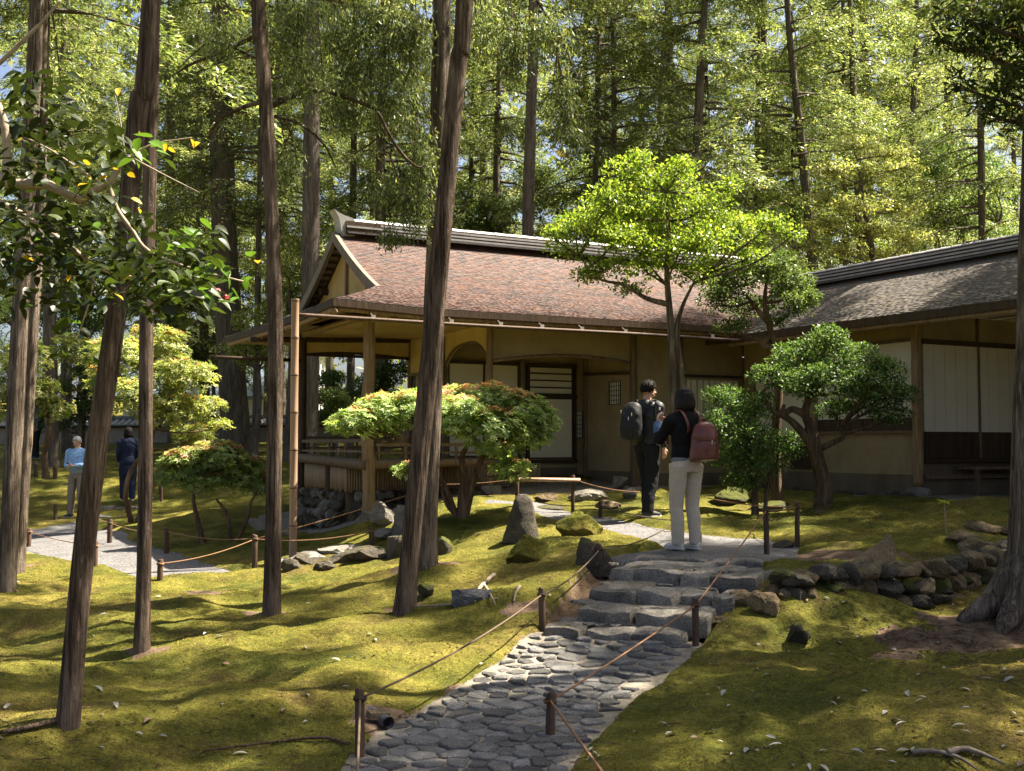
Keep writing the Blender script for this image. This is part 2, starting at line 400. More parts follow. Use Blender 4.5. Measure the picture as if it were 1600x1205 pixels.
def inpoly(x, y, poly):
    x = np.asarray(x); y = np.asarray(y); c = np.zeros(x.shape, bool); n = len(poly)
    for i in range(n):
        x0, y0 = poly[i][:2]; x1, y1 = poly[(i + 1) % n][:2]
        cond = ((y0 > y) != (y1 > y)); c ^= cond & (x < (x1 - x0) * (y - y0) / (y1 - y0 + 1e-12) + x0)
    return c
def polydist(x, y, poly):
    x = np.asarray(x, float); y = np.asarray(y, float); d = np.full(x.shape, 1e9); n = len(poly)
    for i in range(n):
        x0, y0 = poly[i][:2]; x1, y1 = poly[(i + 1) % n][:2]; ex, ey = x1 - x0, y1 - y0
        t = np.clip(((x - x0) * ex + (y - y0) * ey) / (ex * ex + ey * ey + 1e-12), 0, 1)
        d = np.minimum(d, np.hypot(x - x0 - t * ex, y - y0 - t * ey))
    return np.where(inpoly(x, y, poly), d, -d)
def GP(*pp): return [tuple(G(*p)) for p in pp]
cobble_poly = [(-.95, 4.2)] + GP((548, 1204), (600, 1140), (700, 1085), (790, 1030), (832, 988)) + GP((1078, 1004), (1040, 1040), (975, 1090), (905, 1160), (872, 1204)) + [(.25, 4.2)]
step_poly = GP((832, 1000), (870, 950), (905, 900), (950, 868), (1190, 880), (1150, 930), (1110, 960), (1085, 1004))
terrace_poly = GP((955, 866), (1040, 852), (1010, 838), (930, 822), (820, 792), (760, 786), (760, 778), (850, 783), (930, 803), (1010, 818), (1100, 832), (1185, 838), (1245, 848), (1240, 862), (1195, 874), (1090, 876))
left_poly = GP((-60, 838), (30, 826), (130, 812), (230, 850), (300, 870), (375, 892), (240, 905), (140, 878), (30, 862), (-60, 862))
under_poly = [tuple(H(-.6, 4.0)), tuple(H(-.6, .6)), tuple(H(.1, -.2)), tuple(H(1.0, -.3)), tuple(H(2.2, .4)), tuple(H(2.2, 4.0))]
wing_apron = [tuple(H(4.3, -.55)), tuple(H(6.35, -.55)), tuple(H(6.3, -8.5)), tuple(H(11, -8.5)), tuple(H(11, 1)), tuple(H(1.5, 1)), tuple(H(1.7, -.45))]
bare_pts = [(G(1480, 1000), 1.0, .42), (G(1570, 985), .9, .5), (G(1290, 868), .55, .3), (G(1480, 865), .8, .25), (G(660, 895), .5, .4), (G(300, 935), .35, .2), (G(600, 1125), .25, .3), (G(740, 1075), .22, .35), (G(840, 1000), .2, .2)] + [(G(*q), .24, .18) for q in ((105, 1130), (222, 1012), (424, 957), (630, 952), (8, 922), (30, 893), (1283, 795))] + [(G(*q), rx_, ry_) for q, rx_, ry_ in (((820, 950), .3, .25),)]
xs = np.concatenate([-np.geomspace(130, 9, 34), np.arange(-8.8, -4.5, .16), np.arange(-4.5, 6.2, .055), np.arange(6.2, 10, .16), np.geomspace(10.2, 130, 32)])
ys = np.concatenate([np.linspace(-60, 2.8, 16), np.arange(3.0, 5, .08), np.arange(5.0, 16.5, .055), np.arange(16.5, 24, .11), np.geomspace(24.2, 180, 50)])
XX, YY = np.meshgrid(xs, ys); ZB = base_h(XX, YY)
def smooth01(t): t = np.clip(t, 0, 1); return t * t * (3 - 2 * t)
near = smooth01((40 - np.hypot(XX, YY)) / 20)
lump = .085 * fbm(XX * .9 + 3, YY * 1.0, 0, 11, 3) + .050 * np.maximum(0, vn(XX * 2.3, YY * 2.6, 0, 21)) + .024 * vn(XX * 6.5, YY * 7.5, 0, 23) + .006 * vn(XX * 17, YY * 19, 0, 24)
for c in (cobble_poly, step_poly, terrace_poly, left_poly, under_poly, wing_apron): 
    dd = polydist(XX, YY, c); lump = np.where(dd > -.7, lump * (.45 + .55 * smooth01(-dd / .7)), lump)
ZZ = ZB + lump * near
ZZ += .10 * smooth01(.5 - np.hypot(XX - G(680, 905).x, (YY - G(680, 905).y) * .8) / 1.2)
for c, dep in ((cobble_poly, .10), (step_poly, .16), (terrace_poly, .07), (left_poly, .07), (under_poly, .06), (wing_apron, .05)):
    dd = polydist(XX, YY, c); k = smooth01((dd + .10) / .15); ZZ = np.where(dd > -.11, ZZ * (1 - k) + (ZB - dep) * k, ZZ)
ny, nx = XX.shape
ii = np.arange(ny * nx).reshape(ny, nx)
quads = np.stack([ii[:-1, :-1], ii[:-1, 1:], ii[1:, 1:], ii[1:, :-1]], -1).reshape(-1, 4)
gm = np_mesh('ground', np.stack([XX, YY, ZZ], -1).reshape(-1, 3), quads, 4)
cxq = XX.ravel()[quads].mean(1); cyq = YY.ravel()[quads].mean(1)
gm.polygons.foreach_set('use_smooth', np.ones(len(quads), bool))
mi = np.zeros(len(quads), np.int32)
for p, rx, ry in bare_pts:
    q = np.hypot((cxq - p.x) / rx, (cyq - p.y) / ry) + .45 * fbm(cxq * 3, cyq * 3, 0, 31, 3); mi[q < .75] = 1
for c in (cobble_poly, step_poly): mi[polydist(cxq, cyq, c) > -.05] = 1
mi[polydist(cxq, cyq, under_poly) > -.1] = 2; mi[polydist(cxq, cyq, wing_apron) > -.05 + .08 * 0] = 2
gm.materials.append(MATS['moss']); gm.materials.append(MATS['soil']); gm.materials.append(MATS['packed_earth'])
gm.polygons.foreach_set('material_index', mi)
ground = link('ground', gm, None); tag(ground, 'rolling moss ground of the garden', kind='structure')
from mathutils.bvhtree import BVHTree
_bvh = BVHTree.FromPolygons([tuple(v) for v in np.stack([XX, YY, ZZ], -1).reshape(-1, 3).tolist()], quads.tolist())
def gz(x, y):
    h = _bvh.ray_cast(Vector((x, y, 60)), Vector((0, 0, -1)))
    return h[0].z if h[0] else hz(x, y)
def GM(px, py):
    d = ray(px, py).normalized(); h = _bvh.ray_cast(Vector((0, 0, CAMZ)), d)
    return h[0] if h[0] else G(px, py)

def sheet(name, poly, mat, dz, label, step=.05, jit=.04):
    x0, x1 = min(p[0] for p in poly), max(p[0] for p in poly); y0, y1 = min(p[1] for p in poly), max(p[1] for p in poly)
    X, Y = np.meshgrid(np.arange(x0 - .2, x1 + .2, step), np.arange(y0 - .2, y1 + .2, step))
    Z = base_h(X, Y) + dz + .008 * vn(X * 4, Y * 4, 0, 5)
    dd = polydist(X, Y, poly) + jit * fbm(X * 3, Y * 3, 0, 77, 2)
    Z = np.where(dd < -.10, Z - .12 * np.clip((-dd - .10) / .05, 0, 1.0), Z)
    I = np.arange(X.size).reshape(X.shape); q = np.stack([I[:-1, :-1], I[:-1, 1:], I[1:, 1:], I[1:, :-1]], -1).reshape(-1, 4)
    q = q[(dd.ravel()[q] > -.2).all(1)]
    me = np_mesh(name, np.stack([X, Y, Z], -1).reshape(-1, 3), q, 4); me.polygons.foreach_set('use_smooth', np.ones(len(q), bool))
    o = link(name, me, mat); return tag(o, label, kind='structure')
stone_path = sheet('stone_path', cobble_poly, 'path_joint', -.024, 'cobbled path running up to the steps')
gravel_terrace = sheet('gravel_terrace', terrace_poly, 'gravel', -.035, 'pale gravel landing above the steps')
gravel_path = sheet('gravel_path', left_poly, 'gravel', -.035, 'pale gravel path crossing the moss on the left')

# ---- cobbles of the path: Voronoi cells, each a stone of its own
def voronoi_cells(pts, poly, reach):
    P = np.array(pts); out = []
    for i, p in enumerate(P):
        d = np.hypot(*(P - p).T); nb = [j for j in np.argsort(d)[1:22] if d[j] < reach]
        cell = [(p[0] - reach / 2, p[1] - reach / 2), (p[0] + reach / 2, p[1] - reach / 2), (p[0] + reach / 2, p[1] + reach / 2), (p[0] - reach / 2, p[1] + reach / 2)]
        for j in nb:
            m = (P[j] + p) / 2; nn = P[j] - p; new = []
            for k in range(len(cell)):
                a, b = np.array(cell[k]), np.array(cell[(k + 1) % len(cell)]); da, db = (a - m) @ nn, (b - m) @ nn
                if da <= 0: new.append(tuple(a))
                if (da < 0) != (db < 0): t = da / (da - db); new.append(tuple(a + (b - a) * t))
            cell = new
            if len(cell) < 3: break
        if len(cell) >= 3: out.append((p, cell))
    return out
def flagstone(name, cell, h, seed, mat, parent, zf, inset=.004, crown=.006, thick=.06):
    g = np.random.default_rng(seed); c = np.mean(cell, 0); pts = []
    n = len(cell)
    for k in range(n):                       # cut the corners, shift the edges
        a, b = np.array(cell[k]), np.array(cell[(k + 1) % n]); L = np.hypot(*(b - a))
        if L < .015: continue
        for t in ((.12, .88) if L > .05 else (.5,)):
            q = a + (b - a) * t; dc = c - q; dl = np.hypot(*dc) + 1e-6
            q = q + dc / dl * (inset + g.uniform(0, .008)); pts.append(q)
    if len(pts) < 3: return None
    P = np.array(pts) - c; m = len(P); tx, ty = g.normal(0, .05, 2); z0 = zf(c[0], c[1]) + h
    vs = [(x, y, -thick) for x, y in P] + [(x, y, -.007 + tx * x + ty * y) for x, y in P] + [(x * .91, y * .91, tx * x + ty * y + g.normal(0, .0025)) for x, y in P]
    fs = [(k, (k + 1) % m, m + (k + 1) % m, m + k) for k in range(m)] + [(m + k, m + (k + 1) % m, 2 * m + (k + 1) % m, 2 * m + k) for k in range(m)] + [tuple(range(2 * m, 3 * m))]
    me = bpy.data.meshes.new(name); me.from_pydata(vs, [], fs); me.update()
    o = link(name, me, mat, parent); o.location = (c[0], c[1], z0); return o
def scatter(poly, n, rmin, tries=20000, seed=1, grow=None):
    g = np.random.default_rng(seed); x0, x1 = min(p[0] for p in poly), max(p[0] for p in poly); y0, y1 = min(p[1] for p in poly), max(p[1] for p in poly)
    Q = np.c_[g.uniform(x0, x1, tries), g.uniform(y0, y1, tries)]; Q = Q[inpoly(Q[:, 0], Q[:, 1], poly)]; out = []
    for q in Q:
        r = rmin if grow is None else rmin * grow(q)
        if all((q[0] - o[0]) ** 2 + (q[1] - o[1]) ** 2 > r * r for o in out):
            out.append(q)
            if len(out) >= n: break
    return out
cob_z = lambda x, y: hz(x, y) - .035
cvis = [p for p in cobble_poly]
cp = scatter([(x, y) for x, y, *_ in cobble_poly], 420, .128, seed=3, grow=lambda q: (.82 + .5 * vn(q[0] * 1.7, q[1] * 1.7, 0, 9) ** 2 + .35 * vn(q[0] * 5, q[1] * 5, 0, 14) * .6))
cp.sort(key=lambda q: abs(q[1] - 6.5))
for k, (p, cell) in enumerate(voronoi_cells(cp, cobble_poly, .42)):
    if p[1] < 4.75: continue
    pp_ = np.array(p); cl_ = []
    for c in cell:
        c = np.array(c); t_ = 1.0
        while t_ > .3 and float(polydist(np.array([pp_[0] + (c[0] - pp_[0]) * t_]), np.array([pp_[1] + (c[1] - pp_[1]) * t_]), cobble_poly)[0]) < -.01: t_ -= .1
        cl_.append(tuple(pp_ + (c - pp_) * t_))
    cell = cl_
    flagstone('paving_stone', cell, .024 + random.uniform(-.006, .007), k, 'paving', stone_path, cob_z)
_pv = [o for o in stone_path.children]
if len(_pv) > 300:
    _m = MB()
    for o in sorted(_pv, key=lambda o: o.location.y)[299:]:
        _m.add([Vector(v.co) + o.location for v in o.data.vertices], [tuple(f.vertices) for f in o.data.polygons]); bpy.data.objects.remove(o)
    _m.build('far_paving', 'paving', stone_path)['kind'] = 'stuff'

# ---- stone steps
steps = empty('stone_steps', G(990, 1002), 'flight of four rough stone steps leading up from the cobbled path to the gravel', 'steps')
so = steps.location
def block(name, a, b, depth, z_top, h, mat, parent, seed, org):
    """a rough dressed block whose front top edge runs from a to b (world xy), going back by depth"""
    a, b = Vector((a[0], a[1], 0)), Vector((b[0], b[1], 0)); ex = b - a; L = ex.length; ex.normalize(); ey = Vector((-ex.y, ex.x, 0))
    g = np.random.default_rng(seed); nxs, nys, nzs = max(6, int(L / .05)), 9, 4
    bm = bmesh.new(); bmesh.ops.create_cube(bm, size=1)
    bmesh.ops.subdivide_edges(bm, edges=[e for e in bm.edges if abs(e.verts[0].co.x - e.verts[1].co.x) > .5], cuts=nxs, use_grid_fill=True)
    bmesh.ops.subdivide_edges(bm, edges=[e for e in bm.edges if abs(e.verts[0].co.y - e.verts[1].co.y) > .5], cuts=nys, use_grid_fill=True)
    bmesh.ops.subdivide_edges(bm, edges=[e for e in bm.edges if abs(e.verts[0].co.z - e.verts[1].co.z) > .5], cuts=nzs, use_grid_fill=True)
    c = a + ex * L / 2 + ey * depth / 2; c.z = z_top - h / 2; s1 = seed * 3.7
    sk_ = g.uniform(-.10, .10, 2)
    for v in bm.verts:
        x, y, z = v.co
        rd = .032; hx, hy, hzz = L / 2, depth / 2, h / 2; q = Vector((x * L, y * depth, z * h)); c3 = Vector((max(-hx + rd, min(hx - rd, q.x)), max(-hy + rd, min(hy - rd, q.y)), max(-hzz + rd, min(hzz - rd, q.z))))
        d3 = q - c3; q = c3 + (d3.normalized() * rd if d3.length > 1e-6 else d3); X, Y, Z = q
        X += sk_[0] * Y * .8; Y += sk_[1] * X * .4 + .05 * L * (1 - (2 * X / L) ** 2) * (-1 if Y < 0 else 0)
        n3 = Vector((mnoise.noise((X * 6 + s1, Y * 6, Z * 6)), mnoise.noise((X * 6, Y * 6 + s1, Z * 6 + 5)), mnoise.noise((X * 5, Y * 5, Z * 5 + s1))))
        n3b = mnoise.noise((X * 14 + s1, Y * 14, Z * 14))
        m3 = Vector((mnoise.noise((X * 2.6 + s1, Y * 2.6, 1)), mnoise.noise((X * 2.9, Y * 2.9 + s1, 7)), mnoise.noise((X * 3, Y * 3, s1)))); edge_ = -.035 * max(0, mnoise.noise((X * 5 + s1, 0, 3))) if (Z > 0 and y < -.3) else 0
        v.co = ex * (X + n3.x * .030 + m3.x * .05) + ey * (Y + n3.y * .040 + m3.y * .09) + Vector((0, 0, Z + n3.z * .016 + n3b * .008 + m3.z * .02 + edge_))
    me = bpy.data.meshes.new(name); bm.to_mesh(me); bm.free()
    o = link(name, me, mat, parent, True, 38); o.location = c - org; return o
SZ = [.228, .335, .440, .545]
spec = [((853, 982), (1076, 990), [.27, .61], .52), ((896, 950), (1104, 963), [.46], .66), ((922, 916), (1140, 931), [.34, .63, .84], .66), ((955, 886), (1180, 902), [.18, .52, .70], .85)]
k = 0
for (l, r_, cuts, dep), zt in zip(spec, SZ):
    A, B = atz(*l, zt), atz(*r_, zt); fr = [0] + cuts + [1]
    for i in range(len(fr) - 1):
        p, q = A.lerp(B, fr[i] + .002), A.lerp(B, fr[i + 1] - .002); off = random.uniform(-.035, .035)
        p = p + Vector((0, off, 0)); q = q + Vector((0, off + random.uniform(-.03, .03), 0)); k += 1
        block('step_stone', p, q, dep * random.uniform(.9, 1.1), zt + random.uniform(-.010, .008), .17, 'step_rock', steps, k + 3, so)
A, B = atz(1000, 872, .565), atz(1190, 880, .565)
for i, (a, b) in enumerate([(-.10, .18), (.20, .55), (.57, .99)]):
    block('step_stone', A.lerp(B, a), A.lerp(B, b), .22, .575, .1, 'step_rock', steps, 40 + i, so)
# small infill slabs on the treads
for i in range(44):
    l, r_, cuts, dep = spec[i % 4]; zt = SZ[i % 4]; t = random.uniform(.03, .95); A, B = atz(*l, zt), atz(*r_, zt); q = A.lerp(B, t) + Vector((0, .40 + random.uniform(-.10, .14), 0))
    if i % 4 == 0: q = A.lerp(B, t) + Vector((0, .33, 0))
    me = rock_mesh('infill_stone', (random.uniform(.12, .24), random.uniform(.10, .16), .05), 300 + i, 1, 5, .08, .5)
    o = link('infill_stone', me, 'step_rock', steps); o.location = Vector((q.x, q.y, zt - .005)) - so

# ---- rocks, standing stones, walls of field stone
def rock(name, px, py, wpx, hpx, label, mat='rock', seed=1, depth_k=.8, sink=.2, sub=4, cuts=11, rz=0, rough=.15, tilt=0, kx=1.0):
    p = GM(px, py); s = p.y / F; W, Hh = wpx * s * kx, hpx * s / (1 - sink)
    me = rock_mesh(name, (W * 1.12, W * depth_k, Hh * 1.12), seed, sub, cuts, rough)
    o = link(name, me, mat); o.location = p + Vector((0, W * depth_k * .3, Hh * (.5 - sink))); o.rotation_euler = (0, tilt, rz)
    return tag(o, label, 'rock')
def shaped_stone(name, px, py, prof, mat, label, seed, dk=.6, lean=0):
    """standing stone lofted through (height px, left px, right px) rows"""
    p = GM(px, py); s = p.y / F; m = MB(); S = 18; g = np.random.default_rng(seed); rows = []
    hs = [q[0] for q in prof]; 
    for h in np.linspace(hs[0], hs[-1], 16):
        l = np.interp(h, hs, [q[1] for q in prof]); r_ = np.interp(h, hs, [q[2] for q in prof]); rows.append((h * s, l * s, r_ * s))
    for j, (z, l, r_) in enumerate(rows):
        c, a = (l + r_) / 2, (r_ - l) / 2
        for k in range(S):
            t = 2 * math.pi * k / S; cs, sn = math.cos(t), math.sin(t)
            e = 1 / (abs(cs) ** 2.6 + abs(sn) ** 2.6) ** (1 / 2.6)
            x, y = cs * e * a, sn * e * a * dk
            d = 1 + .16 * mnoise.noise((x * 6 + seed, y * 6, z * 2.2)) + .09 * mnoise.noise((x * 15, y * 15 + seed, z * 6))
            m.v.append((c + x * d, y * d + lean * z, z + .02 * mnoise.noise((x * 9, y * 9, seed))))
    for j in range(15):
        for k in range(S):
            k2 = (k + 1) % S; m.f.append((j * S + k, j * S + k2, (j + 1) * S + k2, (j + 1) * S + k))
    m.f.append(tuple(15 * S + k for k in range(S)))
    o = m.build(name, mat, None, True, 32); o.location = p + Vector((0, 0, -.04)); return tag(o, label, 'rock')
shaped_stone('standing_stone', 814, 838, [(-4, -29, 27), (20, -24, 26), (45, -16, 21), (62, -10, 16), (70, -4, 8)], 'rock', 'tall dark tapering stone standing upright in the moss before the bamboo rail', 5, .7)
shaped_stone('standing_stone', 925, 885, [(-5, -27, 33), (14, -27, 30), (32, -25, 18), (44, -20, 6), (50, -16, -2)], 'rock', 'blunt grey rock beside the top step behind a short fence post', 9, .8)
shaped_stone('leaning_rock', 1360, 892, [(-8, -38, 42), (10, -42, 44), (26, -22, 42), (42, 2, 40), (55, 20, 36), (62, 26, 33)], 'warm_rock', 'large pointed brown rock leaning on top of the dry stone wall', 13, .7)
rock('mossy_hump', 822, 880, 66, 38, 'rounded moss covered hump in the sunny bank left of the steps', 'moss', 21, .9, .3)
rock('mossy_rock', 905, 838, 60, 36, 'low peaked mossy rock between the standing stone and the short post', 'moss', 22, .7, .2)
rock('flat_rock', 857, 783, 44, 12, 'small smooth flat stone in front of the bamboo rail', 'warm_rock', 23, .8, .3)
rock('flat_rock', 860, 800, 58, 15, 'dark flat stone at the foot of the bamboo rail', 'rock', 24, .8, .3)
rock('flat_rock', 926, 782, 66, 16, 'wide pale flat stepping stone behind the bamboo rail', 'step_rock', 25, .8, .3)
rock('flat_rock', 958, 795, 50, 12, 'low brown flat stone left of the man in black', 'warm_rock', 26, .8, .3)
rock('flat_rock', 985, 780, 34, 18, 'small pointed stone lying behind the man in black', 'step_rock', 27, .8, .2)
rock('grey_rock', 728, 946, 78, 34, 'jagged blue grey rock beside the bare surface root', 'blue_rock', 28, .6, .2, cuts=14, rough=.28)
rock('dark_stump', 664, 936, 34, 28, 'small dark mossy stump at the foot of the leaning trunk', 'mossy_rock', 29, .9, .15)
rock('mossy_stump', 1247, 1010, 44, 38, 'dark mossy stump alone in the shaded moss on the right', 'mossy_rock', 31, .9, .15, rough=.16)
rock('flat_rock', 1230, 862, 40, 18, 'small block of stone between the two posts of the fence corner', 'rock', 32, .7, .2)
rock('mossy_rock', 1150, 787, 90, 24, 'long low mossy rock in the shade below the dark shrub', 'mossy_rock', 33, .6, .25)
rock('mossy_rock', 1215, 800, 50, 16, 'small dark mossy rock left of the gnarled tree', 'mossy_rock', 34, .7, .25)
for i, (px, py, w_, h) in enumerate([(600, 822, 44, 34), (634, 842, 52, 46), (470, 882, 60, 18), (530, 880, 44, 20), (575, 878, 70, 26), (625, 872, 44, 52), (505, 890, 40, 14), (452, 892, 34, 22), (690, 868, 34, 40)]):
    rock('edge_stone', px, py, w_, h, ['white topped boulder at the corner of the stone foundation', 'pale boulder beside the bright slab near the leaning trunk', 'low edging stone below the end of the bamboo downpipe', 'rounded dark edging stone under the bright flat slab', 'wide dark edging stone at the foot of the short black post', 'tall dark boulder tucked behind the leaning trunk', 'small edging stone in front of the bright slabs', 'blocky edging stone at the left end of the slab walk', 'dark boulder right of the double trunks base'][i], ['step_rock', 'step_rock', 'rock', 'rock', 'rock', 'rock', 'rock', 'rock', 'mossy_rock'][i], 50 + i, .8, .25)
def slab(px, py, wpx, dpx, label, seed, mat='step_rock', lift=.05):
    p = GM(px, py); s = p.y / F; me = rock_mesh('flat_slab', (wpx * s, dpx * s * 6, .22), seed, 3, 9, .07, .45)
    o = link('flat_slab', me, mat); o.location = p + Vector((0, 0, lift - .05)); tag(o, label, 'slab')
slab(540, 858, 100, 11, 'bright flat slab left of the short black post', 71); slab(485, 868, 90, 10, 'long bright flat slab beside the bamboo downpipe', 72)
slab(610, 838, 60, 8, 'bright flat slab just behind the short black post', 73, lift=.1); slab(445, 880, 60, 8, 'half shaded flat slab next to the thin straight trunk', 74)

def stone_wall(name, label, fn, rows, hrow, L, mat_list, seed, thick=.25, cat='stone wall', loc=None):
    """fn(s) -> (top point base line) ; stones placed course by course, each a child"""
    root = empty(name, loc, label, cat); g = random.Random(seed); n = 0
    for r_ in range(rows):
        s = g.uniform(-.05, .05)
        while s < L:
            ln = g.uniform(.7, 1.7) * hrow * 1.15; hh = hrow * g.uniform(.85, 1.35)
            p, nrm = fn(min(max(s + ln / 2, 0), L)); z = p.z + hrow * (r_ + .45) + g.uniform(-.03, .03) * hrow * 4
            me = rock_mesh('stone', (ln * 1.22, thick * g.uniform(.8, 1.2), hh * 1.28), seed * 100 + n, 3, 9, .14, None, .55)
            o = link('stone', me, g.choice(mat_list), root)
            q = p - nrm * (.04 * r_) + nrm * g.uniform(-.03, .03); o.location = Vector((q.x, q.y, z)) - Vector(loc)
            o.rotation_euler = (g.uniform(-.2, .2), g.uniform(-.35, .35), math.atan2(nrm.x, -nrm.y) + g.uniform(-.15, .15))
            s += ln * .96; n += 1
    return root
def polyline_fn(pts):
    P = [Vector(p) for p in pts]; cum = [0]
    for a, b in zip(P, P[1:]): cum.append(cum[-1] + (b - a).length)
    def fn(s):
        for i in range(len(P) - 1):
            if s <= cum[i + 1] + 1e-6:
                t = (s - cum[i]) / (cum[i + 1] - cum[i]); e = (P[i + 1] - P[i]).normalized(); return P[i].lerp(P[i + 1], t), Vector((e.y, -e.x, 0))
        return P[-1], Vector((0, -1, 0))
    return fn, cum[-1]
rw = [atz(1205, 958, .25), atz(1240, 962, .25), atz(1320, 952, .26), atz(1450, 945, .27), atz(1530, 925, .29), atz(1600, 905, .30)]
for p in rw: p.z -= .02; p.y -= .08
fn, L = polyline_fn(rw)
stone_wall('dry_stone_wall', 'low dry stone retaining wall of brown rocks at right of the steps', fn, 3, .125, L, ['warm_rock', 'warm_rock', 'rock', 'warm_rock', 'mossy_rock'], 5, .36, loc=G(1350, 955))
for i, (px, py, w_, h) in enumerate([(1505, 850, 60, 22), (1540, 862, 66, 24), (1590, 866, 46, 24), (1540, 832, 70, 18), (1585, 838, 50, 20)]):
    rock('pile_stone', px, py, w_, h, ['leftmost low stone of the pile beside the seedling', 'front middle stone of the pile near the right edge', 'stone of the pile touching the big trunk at the right', 'back left flat stone of the pile near the right edge', 'back right flat stone of the pile near the big trunk'][i], 'warm_rock', 80 + i, .7, .2)
for i, (px, py, w_, h) in enumerate([(1105, 962, 40, 18), (1165, 945, 42, 24), (1195, 962, 50, 34), (1120, 975, 60, 14)]):
    rock('edge_stone', px, py, w_, h, ['flat stone against the right end of the second step', 'pale stone at the right end of the steps under the moss', 'brown rock at the left end of the dry stone wall', 'flat stone behind the post right of the lowest step'][i], 'warm_rock', 90 + i, .8, .2)

# ------------------------------------------------------------------ teahouse (local axes: x along the front, y to the back)
house = empty('teahouse', HO, 'single storey wooden teahouse with brown shingled hip and gable roof and a lower right wing', 'teahouse', rz=HA)
EZ, RISE, RUN = 3.55, 1.54, 2.95
def rg(d): s = max(d, 0) / RUN; return EZ + RISE * (.64 * s + .36 * s * s)
def courses(P, N, M, lift, seed, jit=.5):
    """shingle courses: every course is a strip whose lower edge stands proud of the one below"""
    m = MB(); g = np.random.default_rng(seed); o = 0
    for i in range(N):
        lo, hi = [], []
        for k in range(M + 1):
            t = k / M; j = (g.random() - .5) * jit / N
            a = Vector(P(max(0, i / N + j * (i > 0)), t)); b = Vector(P(min(1, (i + 1.25) / N), t))
            a.z += lift * (1 + .7 * (g.random() - .5)); lo.append(a); hi.append(b)
        under = [p - Vector((0, 0, lift * 1.6)) for p in lo]
        vs = under + lo + hi; n = M + 1
        fs = [(k, k + 1, n + k + 1, n + k) for k in range(M)] + [(n + k, n + k + 1, 2 * n + k + 1, 2 * n + k) for k in range(M)]
        m.add(vs, fs)
    return m
GU = .2            # gable plane
def P_front(s, t):
    d = s * RUN; ul = min(-.85 + d, GU); u = ul + (9.6 - ul) * t
    sag = .05 * max(0, 1 - abs(u + .85) / 1.4) * (1 - s) * 1.2      # corners kick up
    return (u, -.85 + d, rg(d) + sag)
def P_back(s, t):
    d = s * RUN; ul = min(-.85 + d, GU); u = 9.6 + (ul - 9.6) * t
    return (u, 5.05 - d, rg(d))
def P_left(s, t):
    d = s * 1.65; lo, hi = -.85 + min(d, 1.05) + max(0, d - 1.05) * .7, 5.05 - min(d, 1.05) - max(0, d - 1.05) * .7
    z = rg(d) if d < 1.05 else rg(1.05) + (d - 1.05) * .22
    v = hi + (lo - hi) * t; sag = .05 * max(0, 1 - abs(v + .85) / 1.4) * (1 - s) * 1.2
    return (-.85 + d, v, z + sag)
roof = courses(P_front, 58, 260, .010, 1, .22).build('roof', 'shingle', house)
roof['label'] = 'sunlit weathered brown shingle roof with orange streaks'
courses(P_left, 30, 100, .010, 2, .22).build('roof_skirt', 'old_shingle', roof)
courses(P_back, 30, 40, .014, 3).build('roof_slope', 'shingle', roof)
m = MB()    # soffit under front and left slopes
def strip(P, dz0, dz1, s1, n=30):
    mm = MB(); vs = []
    for s_, dz in ((0.0, dz0), (s1, dz1)):
        for k in range(n + 1): p = Vector(P(s_, k / n)); p.z -= dz; vs.append(p)
    mm.add(vs, [(k + 1, k, n + 1 + k, n + 2 + k) for k in range(n)]); return mm
strip(P_front, .10, .14, .3).build('soffit', 'board', roof); strip(P_left, .10, .14, .5).build('soffit', 'board', roof); strip(P_back, .10, .14, .3).build('soffit', 'board', roof)
def edge(P, drop, t0=0, t1=1, n=40, out=.0):
    mm = MB(); a = [Vector(P(0, t0 + (t1 - t0) * k / n)) for k in range(n + 1)]
    vs = [p + Vector((0, 0, .006)) for p in a] + [p - Vector((0, 0, drop)) for p in a]
    mm.add(vs, [(k, n + 1 + k, n + 2 + k, k + 1) for k in range(n)]); return mm
edge(P_front, .10).build('eave_board', 'dark_wood', roof); edge(P_left, .10).build('eave_board', 'dark_wood', roof); edge(P_back, .10).build('eave_board', 'dark_wood', roof)
m = MB(); m.tube([P_front(.02, t) - Vector((0, 0, .16)) if False else Vector(P_front(.03, t)) - Vector((0, 0, .15)) for t in np.linspace(.0, .78, 24)], .035, 8); m.build('eave_batten', 'log_wood', roof)
m = MB(); m.tube([Vector(P_left(.03, t)) - Vector((0, 0, .15)) for t in np.linspace(0.02, .99, 20)], .035, 8); m.build('eave_batten', 'log_wood', roof)
for k in range(15):          # round rafters under the front eave and the left eave
    t = .01 + k * .054; a = Vector(P_front(.02, t)); a.z -= .19; b = Vector((a.x, .1, rg(.95) - .24)); 
    if a.x > 6.6: break
    if a.x < .15: continue
    MB().tube([a, b], .028, 8).build('rafter', 'log_wood', roof)
for k in range(9):
    t = .03 + k * .118; a = Vector(P_left(.02, t)); a.z -= .19; b = Vector((.05, a.y, rg(.9) - .24))
    if .15 < a.y < 4.05: MB().tube([a, b], .028, 8).build('rafter', 'log_wood', roof)
a = Vector((-.83, -.83, EZ - .12)); MB().tube([a, Vector((.2, .2, rg(1.05) - .25))], .045, 8).build('hip_rafter', 'log_wood', roof)
